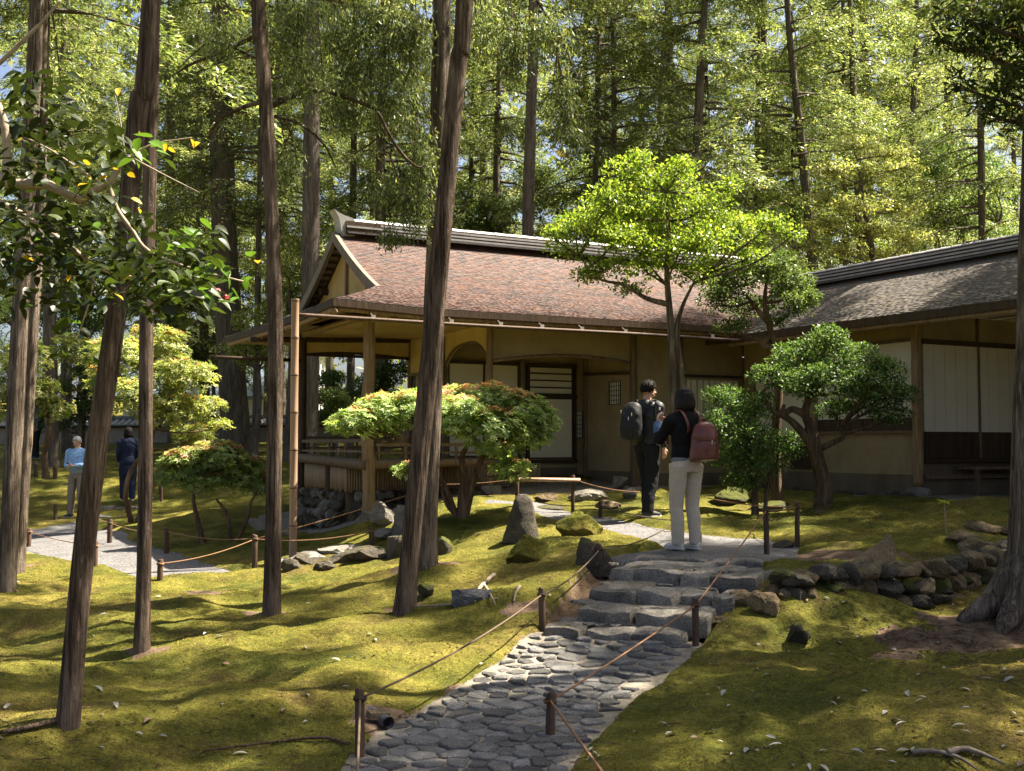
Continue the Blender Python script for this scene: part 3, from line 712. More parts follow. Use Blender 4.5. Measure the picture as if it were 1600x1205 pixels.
# gable
for sgn, nm in ((0, 'rake_board'), (1, 'rake_board')):
    mm = MB(); vs = []; n = 16
    for k in range(n + 1):
        s = .34 + (1 - .34) * k / n; d = s * RUN; v = -.85 + d if sgn == 0 else 5.05 - d
        for du in (-.03, .04):
            for dz in (-.15, .025): vs.append((GU + du, v, rg(d) + dz))
    fs = []
    for k in range(n):
        a = k * 4; b = a + 4
        for (i, j) in ((0, 1), (1, 3), (3, 2), (2, 0)): fs.append((a + i, a + j, b + j, b + i))
    mm.add(vs, fs); mm.build(nm, 'grey_wood', roof)
GW = .44
vs = [(GW, -.85 + d, rg(d) - .1) for d in np.linspace(1.0, RUN, 12)] + [(GW, 5.05 - d, rg(d) - .1) for d in np.linspace(RUN, 1.0, 12)[1:]]
mm = MB(); mm.add(vs + [(GW + .06, y, z) for _, y, z in vs], [tuple(range(len(vs)))[::-1], tuple(range(len(vs), 2 * len(vs)))]); mm.build('gable_wall', 'yellow_plaster', roof)
MB().bar((GW - .02, 1.15, 4.0), (GW - .02, 1.15, 4.36), .05, .06).build('gable_strut', 'log_wood', roof)
MB().bar((GW - .02, 2.1, 4.0), (GW - .02, 2.1, 4.9), .06, .06).build('gable_strut', 'log_wood', roof)
MB().tube([(.30, 3.1, 4.24), (GW, 3.1, 4.24)], .06, 10).build('purlin_end', 'dark_wood', roof)
MB().tube([(.30, 1.1, 4.24), (GW, 1.1, 4.24)], .06, 10).build('purlin_end', 'dark_wood', roof)
for side in (0, 1):
    mm = MB(); ds = np.linspace(.9, RUN, 10)
    vs = [(u, (-.85 + d) if side == 0 else (5.05 - d), rg(d) - .045) for d in ds for u in (GU, GW)]
    mm.add(vs, [(2 * k, 2 * k + 1, 2 * k + 3, 2 * k + 2) for k in range(9)]); mm.build('overhang_boarding', 'board', roof)
    for k in range(13):
        d = 1.0 + k * .145; v = -.85 + d if side == 0 else 5.05 - d
        MB().bar((GU + .03, v, rg(d) - .075), (GW, v, rg(d) - .075), .045, .04).build('batten', 'dark_wood', roof)
# ridge of stacked tiles
def ridge(parent, p0, p1, zb, wd, names=True, hk=1.0):
    """tile ridge between two local points: four courses and a round cap"""
    p0, p1 = Vector(p0), Vector(p1); e = (p1 - p0).normalized(); x = Vector((e.y, -e.x, 0))
    z = zb
    for i, (wi, hi) in enumerate([(.50, .045), (.42, .060), (.38, .060), (.34, .060)]):
        wi *= wd; hi *= hk
        nseg = int((p1 - p0).length / 1.65)
        mm = MB()
        for k in range(nseg):
            a, b = p0 + e * (1.65 * k + (.6 if i % 2 else 0) + .003), p0 + e * (1.65 * (k + 1) + (.6 if i % 2 else 0) - .003)
            dz = random.uniform(-.003, .003)
            q = [a + x * wi / 2, b + x * wi / 2, b - x * wi / 2, a - x * wi / 2]
            mm.hexa([Vector((*t.xy, z + dz)) for t in q] + [Vector((*(t.xy), z + hi * .5 + dz)) for t in q])
        o = mm.build('ridge_course', 'tile_pale' if i else 'tile', parent); MB().hexa([Vector((*(t.xy), z)) for t in (p0 + x * wi * .42, p1 + x * wi * .42, p1 - x * wi * .42, p0 - x * wi * .42)] + [Vector((*(t.xy), z + hi)) for t in (p0 + x * wi * .42, p1 + x * wi * .42, p1 - x * wi * .42, p0 - x * wi * .42)]).build('ridge_core', 'dark_wood', parent); z += hi
    mm = MB(); nseg = int((p1 - p0).length / .28)
    for k in range(nseg):
        a, b = p0 + e * (.28 * k), p0 + e * (.28 * k + .272); vs = []
        for q, r_ in ((a, .098 * wd), (b, .088 * wd)):
            for j in range(9):
                t = math.pi * j / 8; w_ = q + x * math.cos(t) * r_; vs.append((w_.x, w_.y, z - .01 + math.sin(t) * r_ * .8))
        mm.add(vs, [(j, j + 1, 10 + j, 9 + j) for j in range(8)] + [tuple(range(9)), tuple(range(17, 8, -1))])
    mm.build('ridge_cap', 'tile_pale', parent, True, 40)
ridge(roof, (.35, 2.1, 0), (9.5, 2.1, 0), rg(RUN) - .03, 1.0)
mm = MB()   # finial at the gable end
prof = [(-.06, 5.02), (-.09, 5.20), (-.12, 5.33), (-.17, 5.41), (-.20, 5.46), (-.12, 5.41), (-.02, 5.37), (.12, 5.34), (.16, 5.30), (.16, 5.04)]
vs = [(.35 + a, 2.1 + sy, z) for sy in (-.13, .13) for a, z in prof]; n = len(prof)
mm.add(vs, [tuple(range(n)), tuple(range(2 * n - 1, n - 1, -1))] + [(k, n + k, n + (k + 1) % n, (k + 1) % n) for k in range(n)]); mm.build('ridge_finial', 'tile_pale', roof)
# bamboo gutter and downpipe
gut = MB().tube([(-1.45, -.95, 3.345), (1.5, -.95, 3.33), (4, -.95, 3.335), (6.3, -.95, 3.32)], [.026, .026], 10, 40).build('gutter', 'post_wood', house, True)
for u in (-.3, .9, 1.7, 2.4, 3.1, 3.9, 4.8, 5.6):
    MB().bar((u, -.95, 3.40), (u, -.95, 3.31), .010, .065).build('gutter_clip', 'tile_pale', gut)
    MB().bar((u, -.95, 3.37), (u, -.78, 3.46), .02, .02).build('gutter_bracket', 'dark_wood', gut)
q = H(-1.42, -.95); gb = gz(q.x, q.y) - .05; ztop = 3.55
mm = MB(); zs = [gb]
while zs[-1] < ztop: zs.append(zs[-1] + .50)
for k in range(len(zs) - 1):
    z0, z1 = zs[k], min(zs[k + 1], ztop)
    mm.tube([(-1.42, -.95, z0), (-1.42, -.95, z0 + .012), (-1.42, -.95, z0 + .03), (-1.42, -.95, (z0 + z1) / 2), (-1.42, -.95, z1 - .03), (-1.42, -.95, z1 - .006)], [.050, .056, .052, .051, .052, .056], 14, cap=False)
    mm.tube([(-1.42, -.95, z1 - .006), (-1.42, -.95, z1)], [.050, .050], 14)
dn = mm.build('downpipe', 'bamboo', house, True, 40); dn['label'] = 'tall pale bamboo downpipe with dark nodes'
for z in zs[1:-1]: MB().tube([(-1.42, -.95, z - .008), (-1.42, -.95, z + .008)], .0535, 14).build('node', 'dark_wood', dn)
# posts
def post(u, v, z0, z1, r_, mat='old_wood', wob=.0, seed=0, bend=None):
    pts = [(u, v, z0), (u, v, z1)]
    if bend: pts = [(u, v, z0)] + [(u + du, v + dv, z) for du, dv, z in bend] + [(u, v, z1)]
    return MB().tube(pts, [r_ * 1.05, r_ * .95], 14, 26, wob=wob, seed=seed).build('post', mat, house, True)
post(0, 0, .30, 3.5, .088, 'log_wood', .35, 3, [(.02, 0, 1.3), (-.02, .02, 2.0), (.015, 0, 2.9)])
for (u, v, z0) in ((0, 3.1, .1), (.0, 1.67, .05)):
    post(u, v, z0, 3.5 if v > 2 else 1.30, .075, 'dark_wood', .15, 5)
post(2.0, 0, .85, 3.5, .055, 'log_wood', .1, 8); post(4.68, -.01, .85, 3.55, .062, 'old_wood', .12, 9); post(5.63, -.01, .85, 3.55, .058, 'old_wood', .1, 10)
post(2.0, 3.1, .6, 3.5, .055); post(6.97, -3.93, 1.0, 3.5, .075, 'log_wood', .2, 12); post(3.46, 1.58, .9, 3.3, .05); post(4.74, 1.56, .9, 3.3, .05)
# beams
def beam(a, b, w_, h, mat='old_wood', name='beam'): return MB().bar(a, b, w_, h).build(name, mat, house)
MB().tube([(-.35, 0, 3.46), (1.2, 0.02, 3.50), (3.2, 0, 3.47), (7.0, 0, 3.5)], [.06, .055], 10, 30, wob=.1).build('beam', 'log_wood', house, True)
MB().tube([(0, -.75, 3.42), (0, .8, 3.50), (0, 3.4, 3.46)], [.06, .05], 10, 24, wob=.12).build('beam', 'log_wood', house, True)
MB().tube([(-.9, 3.1, 3.36), (2.0, 3.1, 3.46)], [.05, .05], 10, 10).build('beam', 'dark_wood', house, True)
beam((-.02, 3.09, 3.14), (2.0, 3.09, 3.14), .05, .05, 'dark_wood'); MB().tube([(-1.6, 2.6, 3.0), (-.1, 2.9, 3.02)], .03, 8).build('eave_pole', 'dark_wood', house, True)
MB().box(-.05, 2.0, 0.02, 3.1, 3.475, 3.495).build('ceiling', 'yellow_plaster', house)
def panel(pts, axis, c, th, mat, name='wall'):
    """extruded outline; axis 'v': pts are (u,z) at y=c, axis 'u': pts are (v,z) at x=c"""
    f = (lambda a, z, o: (a, c + o, z)) if axis == 'v' else (lambda a, z, o: (c + o, a, z))
    n = len(pts); vs = [f(a, z, 0) for a, z in pts] + [f(a, z, th) for a, z in pts]
    mm = MB(); mm.add(vs, [tuple(range(n)), tuple(range(2 * n - 1, n - 1, -1))] + [(k, n + k, n + (k + 1) % n, (k + 1) % n) for k in range(n)])
    o = mm.build(name, mat, house); bm = bmesh.new(); bm.from_mesh(o.data); bmesh.ops.recalc_face_normals(bm, faces=bm.faces); bm.to_mesh(o.data); bm.free(); return o
def arch(a0, a1, z0, zc, z1, n=14, pw=2.2):
    out = []
    for k in range(n + 1):
        t = k / n; a = a0 + (a1 - a0) * t; b = z0 + (z1 - z0) * t
        out.append((a, b + (zc - (z0 + z1) / 2) * (1 - abs(2 * t - 1) ** pw)))
    return out
def trim(pts, axis, c, r_, mat):
    P = [((a, c, z) if axis == 'v' else (c, a, z)) for a, z in pts]
    MB().tube(P, r_, 8).build('curved_trim', mat, house, True)
A1 = arch(2.05, 4.62, 2.90, 3.03, 2.96, 16, 1.8)
panel(A1 + [(4.62, 3.56), (2.05, 3.56)], 'v', .0, .07, 'plaster'); trim(A1, 'v', .0, .026, 'old_wood')
A2 = arch(0.06, 1.95, 3.14, 3.19, 3.12, 12)
panel(A2 + [(1.95, 3.47), (.06, 3.47)], 'v', 3.08, .05, 'yellow_plaster'); trim(A2, 'v', 3.08, .022, 'dark_wood')
A3 = arch(.05, 1.62, 2.98, 3.23, 2.90, 18, 3.0)
panel(A3 + [(1.62, 3.47), (.05, 3.47)], 'u', 1.98, .06, 'yellow_plaster'); trim(A3, 'u', 1.98, .02, 'old_wood')
panel([(1.62, 2.86), (3.05, 2.86), (3.05, 3.47), (1.62, 3.47)], 'u', 1.98, .06, 'yellow_plaster')
beam((1.98, 1.60, 2.84), (1.98, 3.05, 2.84), .07, .05, 'old_wood'); beam((1.98, 1.62, 1.3), (1.98, 1.62, 3.4), .06, .06, 'old_wood')
# inner walls behind the recess
def shoji(axis, c, a0, a1, z0, z1, bars_h=3, bars_v=4, mat='paper', fr=.03, face=-1, wood='dark_wood', leaf=1, bt=.008):
    """sliding paper screen: paper, frame, thin lattice bars"""
    f = (lambda a, z, o: (a, c + o * face, z)) if axis == 'v' else (lambda a, z, o: (c + o * face, a, z))
    def bx(m_, a, b, zl, zh, o0, o1):
        p, q = f(a, zl, o0), f(b, zh, o1); m_.box(min(p[0], q[0]), max(p[0], q[0]), min(p[1], q[1]), max(p[1], q[1]), min(p[2], q[2]), max(p[2], q[2]))
    w_ = (a1 - a0) / leaf
    for i in range(leaf):
        l, r_ = a0 + w_ * i + .002, a0 + w_ * (i + 1) - .002
        m1 = MB(); bx(m1, l, r_, z0, z1, 0, .008); o = m1.build('shoji', mat, house)
        m2 = MB()
        bx(m2, l, l + fr, z0, z1, .010, .03); bx(m2, r_ - fr, r_, z0, z1, .010, .03); bx(m2, l + fr, r_ - fr, z1 - fr, z1, .010, .029); bx(m2, l + fr, r_ - fr, z0, z0 + fr, .010, .029)
        m2.build('frame', wood, o)
        for k in range(1, bars_h): z = z0 + (z1 - z0) * k / bars_h; mb = MB(); bx(mb, l + fr, r_ - fr, z - bt, z + bt, .010, .022); mb.build('lattice_bar', wood, o)
        for k in range(1, bars_v): a = l + (r_ - l) * k / bars_v; mb = MB(); bx(mb, a - bt * .8, a + bt * .8, z0 + fr, z1 - fr, .010, .019); mb.build('lattice_bar', wood, o)
    return o
panel([(2.04, .9), (4.8, .9), (4.8, 3.5), (2.04, 3.5)], 'v', 1.66, .06, 'plaster')
shoji('v', 1.645, 2.06, 3.40, 1.4, 2.98, 0, 0, 'paper', .014, leaf=2); beam((2.02, 1.61, 3.0), (3.44, 1.61, 3.0), .07, .05, 'dark_wood')
sh = shoji('v', 1.645, 3.60, 4.50, 1.36, 2.42, 0, 0, 'paper', .018, leaf=1)
sh = shoji('v', 1.645, 3.60, 4.50, 2.48, 2.97, 4, 0, 'paper', .022, leaf=1, bt=.012)
beam((3.52, 1.62, 2.45), (4.58, 1.62, 2.45), .05, .05, 'dark_wood'); beam((3.52, 1.62, 3.0), (4.58, 1.62, 3.0), .05, .05, 'dark_wood')
beam((3.57, 1.62, 1.33), (3.57, 1.62, 3.0), .05, .05, 'dark_wood'); beam((4.535, 1.62, 1.33), (4.535, 1.62, 3.0), .05, .05, 'dark_wood'); beam((3.50, 1.62, 1.31), (4.58, 1.62, 1.31), .06, .05, 'dark_wood')
panel([(2.06, .9), (4.6, .9), (4.6, 1.2), (2.06, 1.2)], 'v', 1.655, -.02, 'base_plaster')
panel([(.06, .86), (1.6, .86), (1.6, 3.5), (.06, 3.5)], 'u', 4.74, .06, 'plaster')
beam((4.70, .10, 2.80), (4.70, 1.55, 2.85), .05, .05, 'dark_wood')
shoji('u', 4.735, .42, .78, 2.28, 2.68, 5, 5, 'dim_paper', .012, bt=.005); shoji('v', 1.65, 4.56, 4.70, 1.72, 2.2, 6, 3, 'dim_paper', .010, bt=.005)
panel([(.07, .86), (1.55, .86), (1.55, 1.15), (.07, 1.15)], 'u', 4.735, -.02, 'base_plaster')
panel([(4.72, .86), (5.58, .86), (5.58, 3.56), (4.72, 3.56)], 'v', .0, .07, 'plaster'); panel([(5.68, .86), (7.0, .86), (7.0, 3.56), (5.68, 3.56)], 'v', .0, .07, 'plaster')
panel([(4.73, .86), (5.57, .86), (5.57, 1.12), (4.73, 1.12)], 'v', -.004, -.014, 'base_plaster'); panel([(5.69, .86), (6.98, .86), (6.98, 1.12), (5.69, 1.12)], 'v', -.004, -.014, 'base_plaster')
shoji('v', -.01, 5.72, 6.9, 2.02, 2.74, 0, 9, 'paper', .03, wood='reed', bt=.008); beam((5.66, -.02, 2.78), (6.95, -.02, 2.78), .05, .04, 'dark_wood')
# floor, skirt and rails of the open veranda
MB().box(-.06, 1.95, .02, 3.08, 1.30, 1.36).build('veranda_floor', 'grey_wood', house)
MB().box(2.0, 4.8, 1.7, 4.2, 1.2, 1.34).build('room_floor', 'board', house)
MB().tube([(-.02, -.05, 1.30), (-.03, 1.2, 1.33), (-.05, 2.2, 1.36), (-.02, 3.5, 1.39)], [.085, .075], 10, 20).build('floor_edge_beam', 'old_wood', house, True)
MB().tube([(-.02, .0, 1.30), (2.0, .0, 1.34)], [.07, .06], 10, 10).build('floor_edge_beam', 'old_wood', house, True)
mm = MB(); g_ = random.Random(4); u = 0.0
while u < 3.4:
    z0 = .88 + g_.uniform(-.02, .02); mm.tube([(u, .9 + g_.uniform(-.006, .006), z0), (u, .9, 1.29)], .020, 7); u += .043
mm.build('slat_skirt', 'reed', house, True)['kind'] = 'stuff'
mm = MB(); v = .9
while v < 2.9: mm.tube([(0.0, v, .9 + g_.uniform(-.02, .02)), (0.0, v, 1.29)], .020, 7); v += .043
mm.build('slat_skirt', 'reed', house, True)['kind'] = 'stuff'
MB().box(.03, 2.0, .95, 3.0, .55, 1.25).build('underfloor', 'base_plaster', house)
for (a, b, zr) in (((0, .08, 0), (0, 3.3, 0), (1.66, 1.50)), ((.05, 3.05, 0), (1.9, 3.05, 0), (1.72, 1.55)), ((.12, .02, 0), (1.92, .02, 0), (1.60, 1.48))):
    a, b = Vector(a), Vector(b)
    for i, z in enumerate(zr): MB().bar(a + Vector((0, 0, z)), b + Vector((0, 0, z)), .05, .05 if i == 0 else .03).build('rail', 'old_wood', house)
    for k in range(5):
        p = a.lerp(b, .03 + .94 * k / 4); MB().bar(p + Vector((0, 0, 1.36)), p + Vector((0, 0, zr[0] - .026)), .035, .035).build('baluster', 'old_wood', house)
# stone plinth under the veranda corner: piece by piece
g_ = random.Random(12); n_ = 0
plinth = MB().box(.10, 2.6, 1.0, 2.9, .1, .80).build('plinth', 'base_plaster', house)
for face in (0, 1):
    for r_ in range(5):
        s = g_.uniform(0, .1)
        while s < (3.3 if face == 0 else 1.9):
            ln = g_.uniform(.09, .19); z = .22 + r_ * .145 + g_.uniform(-.03, .03); out = (4 - r_) * .05
            me = rock_mesh('stone', (ln * 1.15, .24, .20), 700 + n_, 2, 7, .1); o = link('stone', me, g_.choice(['rock', 'step_rock', 'rock']), plinth)
            o.location = (s + ln / 2, .86 - out, z) if face == 0 else (.0 - out, .95 + s + ln / 2, z)
            o.rotation_euler = (g_.uniform(-.3, .3), g_.uniform(-.7, .7), (0 if face == 0 else R(90)) + g_.uniform(-.2, .2)); s += ln * .95; n_ += 1
# closing walls at the back
MB().box(2.6, 9.4, 4.15, 4.25, .5, 3.56).build('wall', 'plaster', house); MB().box(9.3, 9.4, -8, 4.1, .5, 3.4).build('wall', 'plaster', house); MB().box(4.82, 9.2, .1, 4.1, 3.40, 3.44).build('ceiling', 'board', house)
MB().box(2.1, 4.8, 1.75, 4.1, 3.40, 3.44).build('ceiling', 'board', house); MB().box(2.05, 4.7, .08, 1.6, 3.42, 3.46).build('ceiling', 'board', house)
# ---- right wing
WE, WR, WU0, WU1 = 3.42, 4.50, 6.19, 8.60
def wz(s): return WE + (WR - WE) * (.75 * s + .25 * s * s)
def P_w(s, t): return (WU0 + (WU1 - WU0) * s, 1.0 - 10.0 * t, wz(s))
def P_wb(s, t): return (11.0 - (11.0 - WU1) * s, -9.0 + 10.0 * t, wz(s))
wroof = courses(P_w, 42, 220, .010, 8, .25).build('wing_roof', 'old_shingle', house); wroof['label'] = 'shaded grey brown shingle roof of the right wing'
courses(P_wb, 24, 40, .014, 9).build('roof_slope', 'old_shingle', wroof)
edge(P_w, .11).build('eave_board', 'dark_wood', wroof)
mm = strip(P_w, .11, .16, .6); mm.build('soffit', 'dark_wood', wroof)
MB().tube([(6.25, -.5, 3.28), (6.26, -3, 3.29), (6.25, -9, 3.27)], [.035, .04], 10, 20, wob=.1).build('eave_batten', 'log_wood', wroof, True)
for k in range(14): v = -.9 - k * .55; MB().tube([(6.22, v, 3.29), (7.1, v, 3.52)], .025, 8).build('rafter', 'log_wood', wroof)
ridge(wroof, (WU1, .9, 0), (WU1, -9, 0), WR - .03, .9)
MB().tube([(6.98, .0, 3.44), (6.98, -4.5, 3.42), (6.98, -9, 3.44)], [.06, .06], 10, 20, wob=.1).build('beam', 'log_wood', house, True)
panel([(-3.86, .86), (-.05, .86), (-.05, 1.78), (-3.86, 1.78)], 'u', 6.99, .06, 'plaster'); panel([(-3.86, 3.16), (-.05, 3.16), (-.05, 3.46), (-3.86, 3.46)], 'u', 6.99, .06, 'plaster')
panel([(-1.86, 1.78), (-.05, 1.78), (-.05, 3.16), (-1.86, 3.16)], 'u', 6.995, .05, 'plaster'); panel([(-3.86, .86), (-.05, .86), (-.05, 1.16), (-3.86, 1.16)], 'u', 6.985, -.014, 'base_plaster')
shoji('u', 6.99, -3.85, -1.9, 2.0, 3.11, 5, 0, 'paper', .012, leaf=2, bt=.002, wood='dim_paper')
for a, b in ((-3.85, -2.88), (-2.87, -1.9)): MB().box(6.965, 6.99, a, b, 1.81, 1.995).build('kick_board', 'dark_wood', house)
beam((6.965, -3.88, 1.79), (6.965, -1.85, 1.79), .07, .04, 'old_wood', 'sill'); beam((6.965, -3.88, 3.135), (6.965, -1.5, 3.135), .07, .045, 'old_wood', 'lintel'); beam((6.97, -1.87, 1.78), (6.97, -1.87, 3.14), .05, .05, 'old_wood')
shoji('u', 6.985, -1.62, -.35, 1.72, 2.78, 0, 0, 'paper', .02, leaf=1); beam((6.965, -1.70, 2.81), (6.965, -.25, 2.81), .05, .045, 'dark_wood', 'lintel')
shoji('u', 6.985, -1.85, -1.25, 1.20, 1.62, 4, 4, 'dark_wood', .03, bt=.008)
RV = -3.93
panel([(7.05, 3.12), (9.6, 3.12), (9.6, 3.5), (7.05, 3.5)], 'v', RV, .05, 'plaster'); beam((7.05, RV - .02, 3.11), (9.6, RV - .02, 3.11), .08, .07, 'dark_wood', 'lintel')
shoji('v', RV, 7.08, 9.4, 1.79, 3.07, 6, 5, 'paper', .022, leaf=2, bt=.002, wood='dim_paper')
for a, b in ((7.08, 8.23), (8.25, 9.4)): MB().box(a, b, RV - .02, RV, 1.40, 1.785).build('kick_board', 'dark_wood', house)
beam((8.24, RV - .035, 1.38), (8.24, RV - .035, 3.5), .035, .035, 'old_wood'); beam((7.05, RV - .03, 1.365), (9.6, RV - .03, 1.365), .08, .06, 'dark_wood', 'sill')
MB().box(7.7, 9.6, RV - .42, RV - .05, 1.24, 1.28).build('step_board', 'old_wood', house); MB().box(7.05, 9.6, RV - .10, RV - .05, 1.10, 1.16).build('step_board', 'old_wood', house)
for u in (7.75, 8.7, 9.5): MB().bar((u, RV - .38, .8), (u, RV - .38, 1.24), .05, .05).build('step_leg', 'old_wood', house)
panel([(7.05, .86), (9.6, .86), (9.6, 1.33), (7.05, 1.33)], 'v', RV + .01, .05, 'base_plaster')
MB().box(9.5, 9.6, -9, RV, .86, 3.4).build('wall', 'plaster', house)
for (u, v, sz, sd) in ((6.97, -3.93, (.34, .34, .30), 1), (4.25, -.25, (.32, .26, .30), 2), (0, 0, (.4, .4, .35), 3), (2.0, -.05, (.4, .32, .3), 4)):
    me = rock_mesh('footing_stone', sz, 900 + sd, 3, 8, .06, .6); o = link('footing_stone', me, 'step_rock', house); q = H(u, v); o.location = (u, v, gz(q.x, q.y) + (.04 if sd != 2 else .12))
k_ = 0
for i in range(16):
    me = rock_mesh('kerb_stone', (random.uniform(.18, .3), .12, .14), 950 + i, 2, 7, .08); o = link('kerb_stone', me, 'rock', house); v = -.5 - i * .23; q = H(6.72, v); o.location = (6.72, v, gz(q.x, q.y) + .01); o.rotation_euler = (0, 0, R(90))

# ------------------------------------------------------------------ foliage helpers
def unit(a): return a / (np.linalg.norm(a, axis=-1, keepdims=True) + 1e-9)
def leaf_mesh(name, C, D, N, L, W, Cl, bend=.12):
    """one folded rhombic leaf per row: C base, D direction, N normal"""
    C, D, N = np.asarray(C, float), unit(np.asarray(D, float)), np.asarray(N, float)
    S = unit(np.cross(D, N)); N = unit(np.cross(S, D)); L = np.broadcast_to(L, len(C))[:, None]; W = np.broadcast_to(W, len(C))[:, None]
    mid = C + D * L * .48 + N * L * bend
    V = np.stack([C, mid + S * W * .5, C + D * L, mid - S * W * .5], 1).reshape(-1, 3)
    return np_mesh(name, V, np.arange(len(V)), 4, np.repeat(Cl, 4, 0))
def pal(cols, wts, n, g, jit=.18):
    c = np.array(cols)[g.choice(len(cols), n, p=np.array(wts) / sum(wts))]; return np.clip(c * (1 + jit * g.normal(size=(n, 1))), .004, 1)
CED = [(.042, .061, .024), (.078, .101, .036), (.128, .149, .057), (.212, .222, .110), (.120, .088, .050)]
def conifer(seed, h, z0, r, nb, ns, wts=(3, 4, 3, 1.2, .25), droop=.55, L=(.13, .26), dens=1.0, tight=False):
    """crown mesh and bare limb mesh of one tall conifer, base at the origin"""
    g = np.random.default_rng(seed); C, D, N, Cl = [], [], [], []; limbs = MB()
    for b in range(nb):
        f = (b + g.random()) / nb; z = z0 + (h - z0) * f ** .9; az = g.uniform(0, 2 * math.pi)
        ln = r * (1 - f) ** .55 * g.uniform(.55, 1.1) + .35; up = g.uniform(.0, .35); dr = droop * g.uniform(.6, 1.3)
        dirh = np.array([math.cos(az), math.sin(az), 0])
        def P(t): return np.array([0, 0, z]) + dirh * ln * t + np.array([0, 0, 1]) * ln * (up * t - dr * t * t)
        pts = [P(t) for t in np.linspace(0, 1, 6)]; limbs.tube(pts, [.030 * ln ** .5, .024, .018, .013, .009, .005], 4, cap=False)
        n = max(6, int(ns * (.4 + ln / r))); t = g.uniform(.12, 1.0, n) ** .75
        # twigs: flat plates of spray hanging from side shoots
        k = max(3, int(n / (125 if tight else 9))); tw = g.uniform(.15, 1, k); side = g.choice([-1, 1], k) * g.uniform(.5, 1.0, k); wi = g.integers(0, k, n)
        lat = np.cross(dirh, [0, 0, 1.0]); q = g.random(n)
        base = np.stack([P(x) for x in tw])[wi]
        wl = (.28 * ln * (1.15 - tw) + .18)[wi]
        pos = base + lat * (side[wi] * wl * q)[:, None] + dirh * (q * wl * .45)[:, None] + np.c_[np.zeros(n), np.zeros(n), -.38 * q * q * wl - .10 * g.random(n)]
        pos += g.normal(0, .05, (n, 3))
        if tight: cc = np.stack([P(x) for x in tw]) + lat * (side * (.24 * ln * (1.15 - tw) + .12))[:, None] + g.normal(0, .12, (k, 3)); pos = cc[wi] + g.normal(0, 1, (n, 3)) * np.array([.19, .19, .11])
        m = 3
        for j in range(m):
            d = lat * (side[wi])[:, None] * .8 + dirh * g.uniform(.2, 1.0, (n, 1)) + np.c_[g.normal(0, .45, n), g.normal(0, .45, n), g.uniform(-.9, .25, n)]
            C.append(pos + g.normal(0, .035, (n, 3))); D.append(d); N.append(np.c_[g.normal(0, .5, n), g.normal(0, .5, n), np.ones(n)])
            tone = g.normal(0, .28) 
            base_c = pal(CED, wts, n, g); Cl.append(np.clip(base_c * (1 + .35 * math.tanh(tone)), .006, 1))
    C, D, N, Cl = map(np.concatenate, (C, D, N, Cl)); g2 = np.random.default_rng(seed + 1)
    if dens < 1: k = g2.random(len(C)) < dens; C, D, N, Cl = C[k], D[k], N[k], Cl[k]
    n = len(C); Ls = g2.uniform(*L, n)
    return leaf_mesh('crown', C, D, N, Ls, Ls * g2.uniform(.20, .38, n), Cl, .06), limbs.mesh('branches')
protos = []
for i, (h, z0, r_, nb, ns, wts) in enumerate([(19, 4.5, 3.0, 76, 230, (3, 4, 3, 1.6, .25)), (22, 5.5, 3.4, 80, 240, (2, 4, 4, 2.4, .3)), (17, 3.2, 2.7, 74, 225, (4, 4, 2, 1.2, .2)), (20, 2.2, 3.1, 88, 225, (2, 3, 4, 3.2, .3)), (16, 6.0, 4.0, 54, 210, (3, 4, 3, 1, .2)), (15.5, 5.6, 4.3, 19, 620, (3, 4, 3, 1, .2))]):
    cm, lm = conifer(100 + i, h, z0, r_, nb, ns, wts, dens=1.0 if i >= 4 else .72, L=(.065, .12) if i >= 4 else (.07, .145), tight=i == 5); cm.materials.append(MATS['cedar_leaf']); lm.materials.append(MATS['far_bark']); protos.append((h, cm, lm))
def trunk_mesh(name, pts, rad, sides=20, seed=0, flute=.10, flare=1.5, fl_h=.5, n=None):
    """tapered trunk with fluted bark and flared foot"""
    n = n or max(12, int((Vector(pts[-1]) - Vector(pts[0])).length / .12)); n = min(n, 90)
    P = catmull(pts, n); rr = lerp_list(rad, n); V = []; up = None
    for i, p in enumerate(P):
        d = (P[min(i + 1, n - 1)] - P[max(i - 1, 0)]).normalized()
        if up is None: up = Vector((1, 0, 0))
        x = (up - d * up.dot(d)).normalized(); up = x; y = d.cross(x); zz = p.z - P[0].z
        fl = 1 + (flare - 1) * math.exp(-zz / fl_h * 2.2)
        for k in range(sides):
            a = 2 * math.pi * k / sides; c, s_ = math.cos(a), math.sin(a)
            q = 1 + flute * (mnoise.noise((c * 2.6 + seed, s_ * 2.6, zz * .55)) + .6 * mnoise.noise((c * 6 + seed, s_ * 6, zz * .9)))
            q += (fl - 1) * (1 + .9 * mnoise.noise((c * 1.8 + seed, s_ * 1.8, 3.3)))
            V.append(p + (x * c + y * s_) * rr[i] * q)
    idx = []
    for i in range(n - 1):
        for k in range(sides): k2 = (k + 1) % sides; idx.append((i * sides + k, i * sides + k2, (i + 1) * sides + k2, (i + 1) * sides + k))
    me = np_mesh(name, np.array([tuple(v) for v in V]), np.array(idx), 4); me.polygons.foreach_set('use_smooth', np.ones(len(idx), bool)); return me
def child(name, me, parent, loc=(0, 0, 0), rot=(0, 0, 0), sc_=1.0):
    o = bpy.data.objects.new(name, me); col.objects.link(o); o.parent = parent; o.location = loc; o.rotation_euler = rot; o.scale = (sc_,) * 3 if isinstance(sc_, (int, float)) else sc_; return o
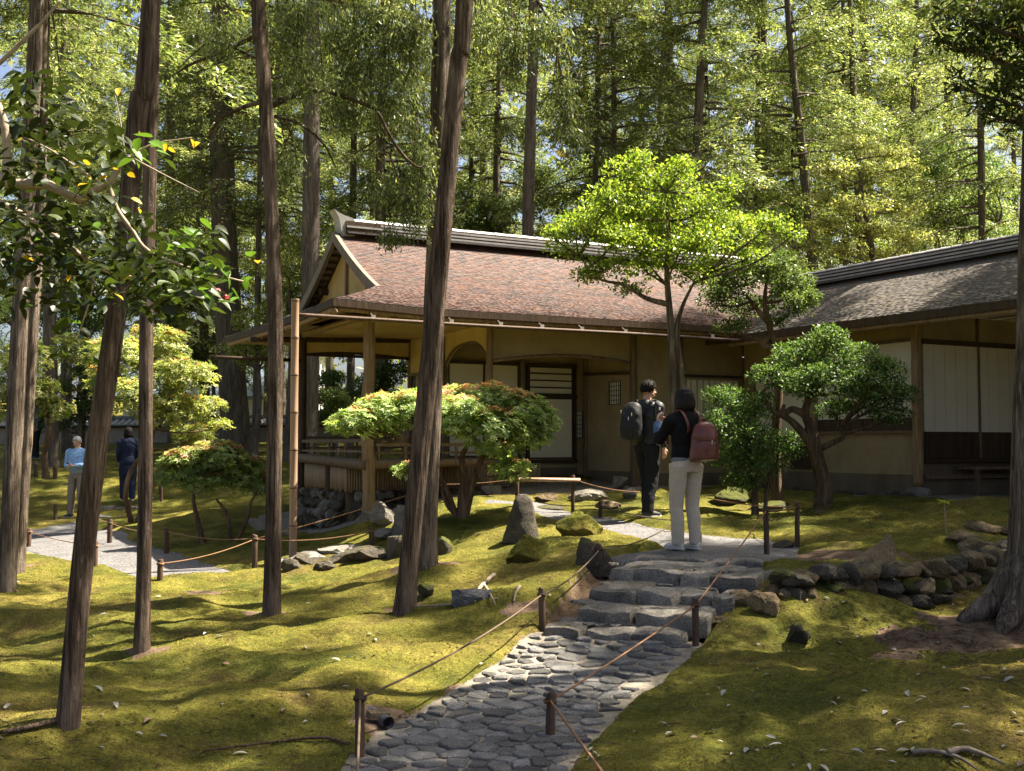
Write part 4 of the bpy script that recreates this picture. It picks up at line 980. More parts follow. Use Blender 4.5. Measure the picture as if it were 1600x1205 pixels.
def tall_tree(name, label, pix, d, wpx, bark, crown=None, group=None, ground=None, top=16, seed=0, cz=0, cs=1.0, flare=1.5, sides=20, cat='tree', flute=.10, taper=.62):
    """trunk through pixels [(px, py) ...] (lowest first) all at distance d, carried on to `top` metres"""
    P = [at(px, py, d) for px, py in pix]
    b = P[0].copy()
    if ground is None:
        e = (P[1] - P[0]).normalized(); g0 = gz(b.x, b.y)
        if b.z > g0 + .05: b = b - e * ((b.z - g0) / max(e.z, .3)); P[0] = b
        b.z = gz(b.x, b.y)
        P[0] = Vector((b.x, b.y, b.z - .08))
    e = (P[-1] - P[-2]).normalized(); e = (e + Vector((0, 0, 1.2))).normalized()
    hi = P[-1] + e * max(1.0, (top + b.z - P[-1].z)); P.append(P[-1].lerp(hi, .45)); P.append(hi)
    root = empty(name, b, label, cat, group); r0 = wpx * d / F / 2
    n = len(P); zs_ = [(p.z - P[0].z) / (P[-1].z - P[0].z) for p in P]
    me = trunk_mesh('trunk', [p - b for p in P], [r0 * (1.02 - (1 - (taper if z < .5 else .25)) * z) for z in zs_], sides, seed, flute, flare)
    t = link('trunk', me, bark, root)
    if crown is not None:
        h, cm, lm = protos[crown]; s = cs; q = hi - b
        lean = math.atan2(math.hypot(q.x, q.y), q.z); 
        loc = Vector((q.x, q.y, 0)) * .75 + Vector((0, 0, cz)); rz = seed * 1.3
        child('crown', cm, root, loc, (0, 0, rz), s); child('branches', lm, root, loc, (0, 0, rz), s)
    return root
# ---- the near trunks
NT = [
 ('cedar_tree', 'near leaning trunk with peeling red brown bark at lower left of the moss', [(105, 1130), (128, 900), (152, 690), (185, 455), (216, 170), (237, 0)], None, 32, 'bark', 5, 1),
 ('cedar_tree', 'slim straight trunk just right of the near leaning one', [(222, 1012), (227, 750), (229, 470), (236, 200), (240, 0)], None, 22, 'bark', 5, 2),
 ('cedar_tree', 'slender dark trunk standing left of the bamboo downpipe', [(424, 957), (428, 720), (430, 500), (420, 250), (408, 60), (403, 0)], None, 24, 'bark', 5, 3),
 ('cedar_tree', 'big leaning trunk crossing in front of the teahouse roof', [(630, 952), (655, 720), (678, 500), (697, 300), (716, 100), (726, 0)], None, 31, 'bark', 5, 4),
 ('cedar_tree', 'pale barked straight trunk directly behind the big leaning trunk', [(664, 882), (671, 720), (677, 520), (684, 300), (689, 100), (690, 0)], None, 33, 'grey_bark', 1, 5),
 ('cedar_tree', 'thick trunk at the left edge of the photo', [(8, 922), (22, 680), (34, 440), (48, 200), (58, 0)], None, 26, 'grey_bark', 5, 6),
 ('cedar_tree', 'grey trunk close behind the thick one at the left edge', [(27, 893), (40, 700), (50, 520), (62, 300), (70, 0)], None, 20, 'grey_bark', 2, 7)]
near_trees = []
for nm, lab, pix, d, wp, bk, cr, sd in NT:
    p = GM(*pix[0]); t = tall_tree(nm, lab, pix, p.y, wp, bk, cr, 'tall conifers on the moss', top=15, seed=sd, cz=[3.2, 4.0, 3.5, 3.2, 2.5, 3.0, 4.0][sd - 1], cs=.95, flare=1.25 if sd < 6 else 1.35, sides=30, flute=.13)
    near_trees.append(t)
# big tree at the right edge with spreading roots
p = GM(1590, 965); rt = tall_tree('cedar_tree', 'massive trunk with spreading roots cut off by the right edge', [(1602, 968), (1612, 700), (1622, 450), (1632, 0)], p.y, 58, 'grey_bark', 5, 'tall conifers on the moss', top=15, seed=9, cz=3.8, flare=1.45, sides=34, flute=.16)
b = rt.location
for k, (qx, qy) in enumerate([(1520, 952), (1490, 968), (1560, 990), (1540, 936)]):
    q = GM(qx, qy); MB().tube([Vector((0, 0, .42)), (q - b) * .45 + Vector((0, 0, .12)), (q - b) * .8 + Vector((0, 0, .02)), (q - b) + Vector((0, 0, -.05))], [.15, .10, .06, .02], 10, 16, wob=.25, seed=k).build('root', 'grey_bark', rt, True)
# surface roots
def root_thing(label, pix, r_, seed=0, mat='root_wood', name='surface_root', fork=None):
    P = [GM(*q) + Vector((0, 0, .015 + .5 * r_)) for q in pix]; b = P[0].copy(); e = empty(name, b, label, 'root')
    MB().tube([q - b for q in P], [r_, r_ * .75, r_ * .3], 8, 26, wob=.3, seed=seed).build('stem', mat, e, True)
    for f in (fork or []):
        Q = [GM(*q) + Vector((0, 0, .02)) for q in f[0]]; MB().tube([q - b for q in Q], [f[1], f[1] * .35], 7, 14, wob=.3, seed=seed + 1).build('fork', mat, e, True)
root_thing('pale forked surface root crossing the moss beside the blue grey rock', [(772, 902), (756, 916), (742, 932), (722, 946), (690, 950), (645, 953)], .020, 1, fork=[([(756, 916), (766, 932), (775, 950)], .014), ([(748, 924), (742, 944)], .014), ([(812, 920), (806, 930), (803, 944)], .016)])
root_thing('long thin root lying across the moss at bottom left', [(545, 1168), (500, 1158), (420, 1166), (330, 1178), (310, 1186)], .010, 2, 'shrub_bark')
root_thing('bent grey twig at the bottom right edge', [(1425, 1183), (1460, 1181), (1500, 1192), (1530, 1212)], .014, 3, 'grey_wood')
root_thing('thicker curved root at the bottom right edge', [(1480, 1184), (1505, 1178), (1535, 1186), (1570, 1202)], .018, 4, 'grey_wood')
root_thing('dark root running left from the near leaning trunk', [(100, 1128), (60, 1140), (0, 1152), (-40, 1160)], .018, 5, 'bark')
# ---- trunks of the wood behind: (pixels low to high, distance, width px, crown)
BT = [
 ([(824, 372), (829, 200), (834, 30)], 27, 19, 1, 'straight grey trunk rising right above the middle of the teahouse ridge'),
 ([(930, 300), (934, 120), (938, 0)], 31, 12, 0, 'thin trunk left of a close pair behind the bright green tree'),
 ([(960, 300), (959, 120), (957, 0)], 30, 12, 3, 'thin trunk right of a close pair behind the bright green tree'),
 ([(1086, 300), (1093, 150), (1102, 0)], 28, 16, 0, 'dark trunk rising behind the right half of the bright green tree'),
 ([(1026, 300), (1032, 150), (1042, 0)], 33, 10, 2, 'slender trunk behind the centre of the bright green tree'),
 ([(1272, 430), (1258, 280), (1238, 100), (1230, 0)], 29, 16, 0, 'trunk leaning left in the wood above the right wing'),
 ([(1322, 420), (1320, 300), (1318, 100)], 34, 10, 3, 'left thin trunk of two behind the pale maple'),
 ([(1345, 420), (1340, 280), (1330, 60)], 32, 13, 1, 'right thin trunk of two behind the pale maple'),
 ([(1535, 420), (1533, 250), (1530, 60)], 26, 12, 2, 'narrow trunk standing behind the ridge of the right wing'),
 ([(370, 705), (362, 580), (352, 400), (346, 200)], 32, 42, 1, 'very thick tapering trunk in front of the garden wall at left'),
 ([(482, 690), (484, 560), (486, 300)], 27, 30, 3, 'broad pale trunk seen through the open veranda'),
 ([(776, 400), (776, 280), (780, 100)], 33, 12, 0, 'dim trunk right of the big leaning trunk above the roof'),
 ([(735, 400), (736, 260), (742, 60)], 36, 10, 2, 'dark thin trunk close to the right of the big leaning trunk'),
 ([(594, 400), (594, 250), (600, 60)], 31, 16, 3, 'dark trunk behind the left part of the roof ridge'),
 ([(82, 700), (72, 300), (56, 0)], 29, 20, 0, 'grey trunk rising behind the camellia at upper left'),
 ([(352, 640), (354, 300), (356, 60)], 37, 15, 2, 'straight dim trunk between the two slim front trunks'),
 ([(398, 690), (401, 560), (404, 380)], 31, 10, 4, 'thin pole like trunk right of the very thick one'),
 ([(545, 690), (548, 580), (552, 300)], 33, 12, 0, 'thin trunk seen through the right half of the veranda'),
 ([(322, 690), (318, 480), (312, 200)], 36, 14, 3, 'reddish trunk half hidden by the pale shrubs at left'),
 ([(105, 705), (104, 600), (100, 200)], 33, 16, 1, 'dark trunk right behind the man in the blue shirt'),
 ([(272, 690), (270, 500), (265, 200)], 38, 18, 2, 'dim trunk behind the pale shrubs at left'),
 ([(650, 400), (648, 200), (644, 60)], 38, 12, 1, 'dim trunk just left of the big leaning trunk'),
 ([(1180, 420), (1182, 250), (1186, 60)], 36, 11, 2, 'dim trunk between the bright green tree and the pale maple'),
 ([(1420, 420), (1424, 250), (1432, 60)], 35, 13, 3, 'dim trunk right of the pale maple'),
 ([(1470, 420), (1476, 250), (1480, 60)], 39, 12, 0, 'faint trunk far behind the right wing')]
for i, (pix, d, wp, cr, lab) in enumerate(BT):
    tall_tree('forest_tree', lab, pix, d, wp * 1.05, 'far_bark', cr, 'tall trees of the wood behind', top=[19, 22, 17, 20, 16][cr] - .5, seed=20 + i, cz={0: 4.5, 10: 8.0, 17: 4.0}.get(i, 0), cs=1.0, sides=12, flare=1.25, flute=.08)
# further trees that make up the wood
g_ = random.Random(5)
far_spots = []
for d, lst in ((40, (-17, -13.5, -9.5, -6, -2, 1.5, 5.5, 9, 13, 17)), (48, (-19, -14, -9.5, -5, 0, 4.5, 9, 13.5, 18, 22)), (58, (-22, -15, -8, -1, 6, 13, 20, 27))):
    for x in lst: far_spots.append((x + g_.uniform(-1.2, 1.2), d + g_.uniform(-3, 3)))
FT = [trunk_mesh('trunk', [(0, 0, -.2), (.1, 0, 6), (0, .1, 12), (0, 0, h - .5)], [.20, .15, .10, .03], 10, 60 + i, .06, 1.3, .5, 14) for i, (h, _, _) in enumerate(protos)]
for t in FT: t.materials.append(MATS['far_bark'])
for i, (x, y) in enumerate(far_spots):
    cr = [0, 3, 1, 2, 3][i % 5]; e = empty('forest_tree', (x, y, gz(x, y)), 'distant conifer in the dense wood that closes the view', 'tree', 'distant conifers of the wood', g_.uniform(0, 6))
    s = g_.uniform(.95, 1.25); child('trunk', FT[cr], e, sc_=s); child('crown', protos[cr][1], e, sc_=s); child('branches', protos[cr][2], e, sc_=s)
# trees standing just right of the frame: they shade the wing and the foreground
SHADE = [(9, 6, 5, .95), (9.2, 9.4, 5, 1.0), (9.6, 12.8, 5, .95), (12.4, 7.5, 5, 1.0), (12.8, 14.4, 4, 1.0), (13.6, 17.6, 4, 1.0), (15.6, 12.4, 4, 1.1), (16.2, 19, 4, 1.05), (10.4, 15.4, 5, .9), (5.6, 7.7, 5, .9), (6.7, 13.0, 5, .8, 3.0), (9.7, 20.6, 5, 1.0), (7.2, 6.6, 5, .9), (8.4, 12.2, 5, .95)]
for i, (x, y, cr, s, *cz_) in enumerate(SHADE):
    e = empty('cedar_tree', (x, y, gz(x, y)), 'conifer standing beyond the right edge and shading the moss', 'tree', 'conifers beyond the right edge', i * 1.7)
    cz_ = (0, 0, cz_[0] if cz_ else 0); child('trunk', FT[cr], e, sc_=s * (1.15 if cz_[2] else 1)); child('crown', protos[cr][1], e, cz_, sc_=s); child('branches', protos[cr][2], e, cz_, sc_=s)
# ------------------------------------------------------------------ broadleaf trees and shrubs
def cloud(pads, n, L, Wk, cols, wts, seed, upb=.35, shell=.55, tip=None, whorl=0, clump=3.0, flat=.5):
    """leaves spread through pads [(centre, (rx, ry, rz))]; tip=(colour, share) new growth on the outer upper shell"""
    g = np.random.default_rng(seed); vol = np.array([p[1][0] * p[1][1] * p[1][2] for p in pads]) ** .7; C, D, N, Cl = [], [], [], []
    ks = g.choice(len(pads), n, p=vol / vol.sum())
    for k, (c, r_) in enumerate(pads):
        m = int((ks == k).sum())
        if not m: continue
        u = unit(g.normal(size=(int(m * 2.2) + 8, 3)) + np.array([0, 0, upb])); rad = g.random(len(u)) ** (1 - shell) 
        cl = vn(u[:, 0] * clump + k * 7, u[:, 1] * clump, u[:, 2] * clump, seed % 50)
        keep = np.argsort(-(cl + .9 * g.random(len(u))))[:m]; u, rad, cl = u[keep], rad[keep], cl[keep]
        pos = np.array(c) + u * rad[:, None] * np.array(r_) * (1 + .16 * cl)[:, None]
        col_ = pal(cols, wts, m, g)
        if tip:
            tm = (u[:, 2] > tip[2]) & (rad > .8) & (g.random(m) < tip[1]); col_[tm] = np.array(tip[0]) * g.uniform(.7, 1.3, (tm.sum(), 1))
        if whorl:
            ax = unit(u * .7 + np.array([0, 0, .9]) + g.normal(0, .3, u.shape)); t1 = unit(np.cross(ax, g.normal(size=ax.shape))); t2 = np.cross(ax, t1)
            for j in range(whorl):
                a = 2 * math.pi * (j + g.random(m) * .5) / whorl; rd = t1 * np.cos(a)[:, None] + t2 * np.sin(a)[:, None]
                C.append(pos); D.append(rd + ax * g.uniform(-.15, .55, (m, 1))); N.append(ax + rd * .0); Cl.append(col_ * g.uniform(.85, 1.15, (m, 1)))
        else:
            C.append(pos); D.append(unit(u * .6 + g.normal(0, .8, u.shape) + np.array([0, 0, -.15]))); N.append(np.array([0, 0, 1.0]) * flat + g.normal(0, .5, u.shape) + u * .4); Cl.append(col_)
    C, D, N, Cl = map(np.concatenate, (C, D, N, Cl)); Ls = g.uniform(*L, len(C))
    return leaf_mesh('crown', C, D, N, Ls, Ls * Wk, Cl, .10)
def limb_set(root, hub_pts, pads, mat, r0, seed, twigs=5, name='limb'):
    """limbs from points of the stem to every pad, with twigs inside it"""
    g = random.Random(seed)
    for k, (c, r_) in enumerate(pads):
        c = Vector(c); h, hr = min(hub_pts, key=lambda q: (Vector(q[0]) - c).length + (1.5 if q[0][2] > c.z else 0)); h = Vector(h); end = c - Vector((0, 0, r_[2] * .35))
        mid = h.lerp(end, .5) + Vector((g.uniform(-.10, .10), g.uniform(-.10, .10), g.uniform(-.10, .06))) * (end - h).length
        mb = MB(); mb.tube([h, mid, end, end.lerp(c, .8)], [r0 * hr, r0 * hr * .7, r0 * .4, r0 * .2], 7, 14, wob=.2, seed=k)
        for j in range(twigs):
            a = g.uniform(0, 6.28); e = c + Vector((math.cos(a) * r_[0] * .75, math.sin(a) * r_[1] * .75, r_[2] * g.uniform(-.1, .5))); s_ = mid.lerp(end, g.uniform(.4, 1))
            mb.tube([s_, s_.lerp(e, .5) + Vector((0, 0, g.uniform(-.08, .02))), e], [r0 * .35, r0 * .22, r0 * .08], 5, 6, cap=False)
        mb.build(name, mat, root, True)
def pxpads(b, d, lst, dk=.8):
    out = []
    for px, py, rx, rz, *dy in lst:
        y = d + (dy[0] if dy else 0); c = at(px, py, y) - b; s = y / F; out.append((tuple(c), (rx * s, rx * s * dk, rz * s)))
    return out
def stem(root, b, d, pix, r_, mat, wob=.2, seed=0, name='trunk', n=26):
    P = [at(px, py, d + (dy[0] if dy else 0)) - b for px, py, *dy in pix]; P[0].z = min(P[0].z, -.05) if P[0].z < .35 else P[0].z
    me = trunk_mesh(name, P, r_, 14, seed, wob, 1.3, .3, n); o = link(name, me, mat, root); return P
def shrub(name, label, base_px, d, stems, pads, n, L, Wk, cols, wts, leafmat, bark, seed, r0, whorl=0, tip=None, dk=.8, group=None, cat='tree', shell=.55, upb=.35, flat=.5, twigs=5):
    b = at(*base_px, d); b.z = gz(b.x, b.y); e = empty(name, b, label, cat, group); hubs = []
    for i, (pix, rr) in enumerate(stems):
        P = stem(e, b, d, pix, rr, bark, .18, seed + i, 'trunk' if i == 0 else 'stem')
        for k, q in enumerate(catmull(P, 9)[2:]): hubs.append((tuple(q), 1.0))
    pd = pxpads(b, d, pads, dk); limb_set(e, hubs, pd, bark, r0, seed, twigs)
    me = cloud(pd, n, L, Wk, cols, wts, seed, upb, shell, tip, whorl, flat=flat); me.materials.append(MATS[leafmat]); child('crown', me, e); return e
PIER = [(.085, .135, .040), (.15, .22, .065), (.24, .31, .105), (.38, .42, .21)]
REDT = (.48, .25, .17)
# flat-topped pieris before the veranda
shrub('pieris_shrub', 'wide flat topped shrub with red tipped leaves in front of the veranda', (722, 808), 15.4,
  [([(722, 812), (724, 770), (728, 745), (722, 715), (735, 690)], [.075, .065, .05, .035, .025]), ([(724, 780), (745, 735), (765, 700), (790, 680)], [.05, .04, .028, .02]), ([(716, 800), (695, 760), (672, 720), (640, 690)], [.04, .035, .025, .015]), ([(722, 806), (700, 790), (690, 765)], [.035, .03, .02])],
  [(555, 660, 44, 24, -.2), (600, 645, 50, 30), (645, 642, 46, 32), (700, 640, 52, 36, .2), (755, 636, 58, 38), (810, 648, 52, 38, -.1), (848, 662, 30, 30), (770, 672, 60, 34, -.4), (720, 650, 50, 34, -.5), (825, 685, 40, 18), (720, 665, 44, 20, -.3), (590, 668, 40, 16, .2), (780, 705, 36, 16, .1), (640, 735, 26, 14, -.4), (530, 668, 22, 12), (800, 735, 34, 18, .2)],
  7500, (.045, .075), .30, PIER, (2, 4, 3.5, 2), 'gloss_leaf', 'shrub_bark', 201, .022, whorl=6, tip=(REDT, .5, .74), shell=.7, upb=.5, cat='shrub')
# low pieris by the left path
shrub('pieris_shrub', 'small red tipped shrub on crooked stems beside the left gravel path', (325, 838), 17.5,
  [([(318, 838), (308, 810), (302, 780), (305, 755)], [.045, .035, .028, .02]), ([(360, 852), (358, 815), (350, 795), (338, 780)], [.04, .032, .024, .016]), ([(366, 842), (385, 815), (392, 785), (400, 772)], [.03, .025, .02, .012])],
  [(295, 725, 42, 24), (335, 715, 48, 26), (375, 735, 34, 28, .2), (270, 745, 30, 18), (318, 755, 40, 16), (405, 755, 26, 20, .3)],
  2800, (.055, .085), .30, PIER, (2, 4, 3.5, 2.5), 'broad_leaf', 'shrub_bark', 211, .018, whorl=6, tip=(REDT, .5, .5), shell=.7, upb=.5, cat='shrub')
LITE = [(.12, .155, .040), (.19, .23, .062), (.28, .30, .095), (.38, .38, .16)]
shrub('pieris_shrub', 'tall pale yellow green shrub above the left gravel path', (262, 760), 22,
  [([(208, 845), (204, 810), (196, 775), (205, 735), (235, 690), (250, 640)], [.06, .05, .045, .04, .03, .02]), ([(215, 812), (230, 780), (245, 750)], [.05, .04, .03])],
  [(180, 560, 56, 34), (240, 545, 60, 36, .5), (290, 590, 52, 32), (200, 620, 44, 28, -.5), (260, 640, 60, 30), (315, 640, 40, 22, .5), (165, 600, 36, 30, .5), (225, 590, 50, 30) , (300, 680, 36, 20, 1), (345, 665, 20, 10)],
  4200, (.06, .105), .33, LITE, (2, 4, 4, 3), 'broad_leaf', 'shrub_bark', 221, .02, whorl=5, tip=((.45, .22, .10), .15, .6), shell=.6, cat='shrub')
shrub('pieris_shrub', 'pale yellow green shrub left of the man in the blue shirt', (72, 745), 26,
  [([(72, 748), (70, 710), (76, 670), (70, 630)], [.08, .07, .05, .03])], [(60, 615, 40, 26), (30, 600, 40, 34), (85, 640, 26, 18), (10, 640, 36, 26), (40, 560, 40, 26), (110, 545, 34, 22, 1)],
  2400, (.07, .11), .33, LITE, (2, 4, 4, 3), 'broad_leaf', 'shrub_bark', 231, .022, whorl=5, shell=.6, cat='shrub')
# bright young tree before the roof
BRI = [(.085, .140, .018), (.14, .205, .026), (.21, .28, .040), (.30, .34, .075)]
shrub('bright_tree', 'slim tree with bright yellow green leaves in front of the teahouse roof', (1055, 800), 15.6,
  [([(1058, 790), (1056, 700), (1052, 600), (1047, 500), (1042, 430), (1045, 360), (1040, 300)], [.062, .056, .050, .045, .036, .026, .012]), ([(1064, 700), (1066, 600), (1058, 520), (1066, 480), (1085, 440)], [.03, .034, .034, .026, .015]), ([(1046, 476), (1010, 466), (975, 445), (935, 435), (905, 400)], [.034, .028, .022, .016, .010])],
  [(985, 275, 50, 34), (1040, 290, 52, 34, .2), (950, 310, 46, 26, -.3), (1095, 320, 50, 30), (1135, 290, 26, 20), (900, 355, 44, 22), (960, 370, 54, 26, -.4), (1030, 360, 60, 32, .3), (1100, 375, 54, 28, -.3), (1155, 365, 50, 26, .2), (1205, 345, 40, 16), (885, 390, 36, 16), (945, 415, 44, 18), (1010, 420, 40, 16, .4), (1080, 430, 40, 18), (1000, 245, 26, 14), (1165, 400, 36, 16, .3), (920, 430, 34, 14), (985, 450, 36, 12, .2), (1110, 410, 40, 20, .3), (1235, 365, 26, 14), (865, 365, 26, 12), (1060, 260, 30, 18), (990, 330, 60, 34), (930, 340, 50, 26, .3), (1060, 390, 50, 24, -.3), (1010, 395, 54, 22), (1130, 345, 44, 22, .3)],
  19000, (.038, .074), .52, BRI, (2, 4, 4, 2.5), 'broad_leaf', 'grey_bark', 241, .020, shell=.35, upb=.1, flat=.7)
DKG = [(.024, .046, .013), (.042, .076, .020), (.068, .112, .032), (.115, .155, .058)]
shrub('gnarled_tree', 'low gnarled tree with twisted trunk before the right wing', (1283, 795), 15.3,
  [([(1284, 800), (1287, 760), (1276, 710), (1268, 670), (1258, 645), (1265, 620)], [.12, .115, .09, .075, .055, .04]), ([(1272, 700), (1250, 672), (1232, 655), (1205, 640), (1190, 615)], [.06, .05, .04, .03, .02]), ([(1284, 700), (1305, 690), (1318, 682), (1312, 668)], [.04, .034, .026, .018]), ([(1262, 650), (1238, 640), (1222, 650), (1225, 632)], [.045, .038, .03, .02])],
  [(1290, 530, 36, 24), (1250, 560, 50, 28, .2), (1320, 565, 56, 32), (1375, 585, 44, 26, -.2), (1210, 590, 40, 22), (1280, 600, 60, 30, -.3), (1350, 625, 56, 24, .2), (1405, 620, 34, 20), (1310, 640, 36, 14, .3), (1390, 650, 36, 14, -.1), (1345, 600, 40, 24, -.4)],
  17000, (.038, .066), .42, DKG, (2, 4, 3.5, 2), 'gloss_leaf', 'shrub_bark', 251, .024, shell=.6, upb=.5, flat=.8)
shrub('gnarled_tree', 'upper green tree with curled dark trunk between the two roofs', (1215, 790), 16.2,
  [([(1215, 795), (1212, 700), (1216, 600), (1208, 548), (1192, 540), (1205, 525), (1212, 545), (1200, 500), (1195, 470), (1200, 420)], [.075, .07, .06, .055, .05, .045, .045, .04, .032, .015]), ([(1202, 505), (1182, 482), (1165, 460), (1150, 440)], [.035, .03, .02, .012])],
  [(1190, 425, 50, 24), (1235, 440, 40, 26, .2), (1150, 440, 40, 24, -.2), (1120, 470, 36, 22), (1170, 480, 44, 16, .3), (1240, 475, 36, 20), (1210, 405, 34, 14), (1110, 440, 26, 18, .3), (1265, 465, 20, 14), (1145, 510, 34, 10), (1215, 500, 20, 10)],
  10000, (.038, .070), .42, [(.040, .068, .018), (.066, .104, .026), (.105, .15, .042), (.165, .205, .075)], (2, 4, 3.5, 2), 'gloss_leaf', 'shrub_bark', 261, .020, shell=.5, upb=.4, flat=.8)
shrub('dark_shrub', 'dense dark green shrub right behind the woman with the red backpack', (1175, 775), 15.4,
  [([(1180, 790), (1178, 760), (1170, 710), (1165, 660)], [.045, .04, .03, .015]), ([(1195, 785), (1200, 750), (1215, 720)], [.03, .025, .015])],
  [(1130, 625, 36, 24), (1175, 640, 44, 30), (1120, 665, 30, 24, -.2), (1170, 685, 50, 26, -.2), (1220, 690, 34, 20, .1), (1145, 715, 44, 22), (1190, 725, 44, 22, -.2), (1160, 752, 36, 16), (1240, 705, 22, 12)],
  9000, (.04, .065), .38, DKG, (2.5, 4, 3, 1.2), 'gloss_leaf', 'shrub_bark', 271, .014, shell=.5, upb=.3, flat=.7, cat='shrub')
# pale maple behind the wing
MAP = [(.13, .15, .045), (.20, .22, .07), (.28, .29, .11), (.36, .35, .17)]
shrub('maple_tree', 'pale yellow green layered maple behind the ridge of the right wing', (1370, 560), 24,
  [([(1372, 640), (1370, 520), (1366, 420), (1352, 330), (1340, 250)], [.10, .09, .07, .05, .02])],
  [(1335, 225, 46, 12), (1385, 240, 50, 12, .4), (1300, 265, 46, 14, -.5), (1355, 275, 60, 14, .3), (1410, 260, 40, 10), (1290, 310, 44, 12), (1340, 320, 60, 14, -.6), (1400, 325, 56, 14, .4), (1290, 350, 44, 12, .4), (1350, 360, 60, 14), (1420, 370, 44, 12, -.4), (1310, 390, 50, 12, -.4), (1380, 400, 60, 12, .2), (1270, 380, 30, 12)],
  9500, (.055, .095), .55, MAP, (2, 4, 4, 2), 'broad_leaf', 'far_bark', 281, .022, shell=.3, upb=.2, flat=1.6)
# understorey of the wood: broadleaf clumps at several distances
US = [(450, 420, 70, 60, 30, 'pale leafy tree between the slender trunk and the gable', LITE), (545, 610, 50, 40, 30, 'leafy shrub seen through the open veranda', DKG), (600, 600, 44, 46, 31, 'dark shrub behind the right side of the open veranda', DKG), (520, 640, 30, 30, 27.5, 'small shrub under the veranda eave beyond the posts', PIER),
 (130, 470, 80, 70, 32, 'broad dark tree behind the camellia leaves', DKG), (20, 500, 70, 60, 33, 'leafy tree at the left edge behind the thick trunk', PIER), (285, 430, 70, 60, 34, 'green tree behind the two slim trunks', PIER), (120, 620, 60, 50, 31, 'dark bush behind the man in the blue shirt', DKG), (330, 560, 50, 40, 36, 'dim bush beside the very thick trunk', DKG),
 (1180, 360, 70, 50, 30, 'grey green bush behind the right end of the main roof', PIER), (1460, 330, 60, 50, 29, 'dark evergreen behind the ridge of the right wing', DKG), (1560, 330, 60, 60, 27, 'leafy tree behind the far right of the wing ridge', PIER), (1500, 240, 60, 50, 31, 'dim leafy tree high above the right wing', DKG), (870, 300, 70, 50, 34, 'green bush behind the middle of the roof ridge', PIER), (760, 330, 60, 40, 33, 'dim bush right of the big leaning trunk above the ridge', DKG), (600, 310, 60, 40, 33, 'dark bush above the left end of the ridge', DKG), (400, 520, 40, 50, 30, 'pale leafy bush left of the bamboo downpipe', LITE), (1245, 330, 50, 40, 32, 'pale bush between the bright tree and the maple', LITE), (960, 260, 60, 50, 38, 'dim tree crown far behind the bright green tree', PIER)]
for i, (px, py, rx, rz, d, lab, pl) in enumerate(US):
    bpx = at(px, py, d); b = Vector((bpx.x, bpx.y, gz(bpx.x, bpx.y))); e = empty('understorey_tree', b, lab, 'tree', 'understorey of the wood'); g2 = random.Random(i); hh = bpx.z - b.z; s = d / F
    pads = [((g2.uniform(-1, 1) * rx * s * .8, g2.uniform(-.8, .8) * rx * s, hh + g2.uniform(-1, 1) * rz * s * .9), (rx * s * g2.uniform(.35, .6), rx * s * g2.uniform(.35, .6), rz * s * g2.uniform(.25, .45))) for _ in range(11)]
    me = trunk_mesh('trunk', [(0, 0, -.1), (.1, 0, hh * .5), (0, .05, hh)], [.10, .07, .03], 10, i, .1, 1.3, .4, 12); link('trunk', me, 'far_bark', e)
    limb_set(e, [((0, 0, hh * .4), 1), ((.05, 0, hh * .7), 1), ((0, 0, hh * .95), .7)], pads, 'far_bark', .035, i, 3)
    me = cloud(pads, 6500, (.055, .11), .42, pl, (2, 4, 3.5, 2), 400 + i, .3, .4); me.materials.append(MATS['broad_leaf']); child('crown', me, e)
# far mass of the wood
g2 = np.random.default_rng(77); n = 42000; X = g2.uniform(-48, 56, n); Y = g2.uniform(60, 82, n); Z = 4 + 25 * g2.random(n) ** .8
k = (fbm(X * .16, Y * .1, Z * .16, 41, 3) + .35 * (1 - Z / 22)) > -.12; X, Y, Z = X[k], Y[k], Z[k]; n = len(X)
fm = leaf_mesh('far_wood', np.c_[X, Y, Z], g2.normal(size=(n, 3)), g2.normal(size=(n, 3)), g2.uniform(.5, 1.0, n), g2.uniform(.25, .45, n), pal(CED, (2, 3, 4, 3, .2), n, g2), .1)
tag(link('far_wood', fm, 'cedar_leaf'), 'far green mass of the wood beyond the last trunks', 'wood', kind='stuff')
# hanging sprays on the near conifers
def sprays(tree, lst, d, n, seed, name='hanging_spray'):
    g = np.random.default_rng(seed); b = tree.location
    for k, (px, py, rx, rz) in enumerate(lst):
        s = d / F; c = np.array(at(px, py, d) - b); m = int(n * (rx * rz / 1500) ** .8)
        q = g.normal(0, .42, (m, 3)) * np.array([rx * s, rx * s * .8, rz * s]) + c; dr = np.c_[g.normal(0, .5, m), g.normal(0, .5, m), -g.uniform(.2, 1.2, m)]
        Ls = g.uniform(.03, .075, m); me = leaf_mesh(name, q, dr, g.normal(size=(m, 3)), Ls, Ls * .26, pal(CED, (2, 4, 3, 1.6, .2), m, g), .05); me.materials.append(MATS['cedar_leaf']); child(name, me, tree)['kind'] = 'stuff'
        top = Vector((c[0], c[1], c[2] + rz * s * 1.1)); mb = MB()
        for j in range(4): mb.tube([top + Vector((random.uniform(-.1, .1), 0, .2)), Vector(c) + Vector((random.uniform(-.2, .2), random.uniform(-.1, .1), random.uniform(-.2, .1)))], [.006, .003], 4, 4, cap=False)
        mb.build('twig', 'bark', tree)
sprays(near_trees[4], [(560, 110, 60, 70), (610, 60, 60, 50), (530, 60, 50, 50), (615, 160, 50, 60), (590, 30, 60, 30), (650, 330, 34, 50), (612, 372, 26, 20), (660, 250, 30, 60), (648, 60, 30, 60), (540, 180, 30, 40), (610, 300, 40, 40)], 11.6, 1150, 5)
sprays(near_trees[3], [(760, 40, 50, 40), (800, 90, 30, 60), (850, 50, 50, 50), (880, 160, 22, 70), (900, 215, 24, 26), (720, 190, 14, 16)], 10.6, 1000, 6)
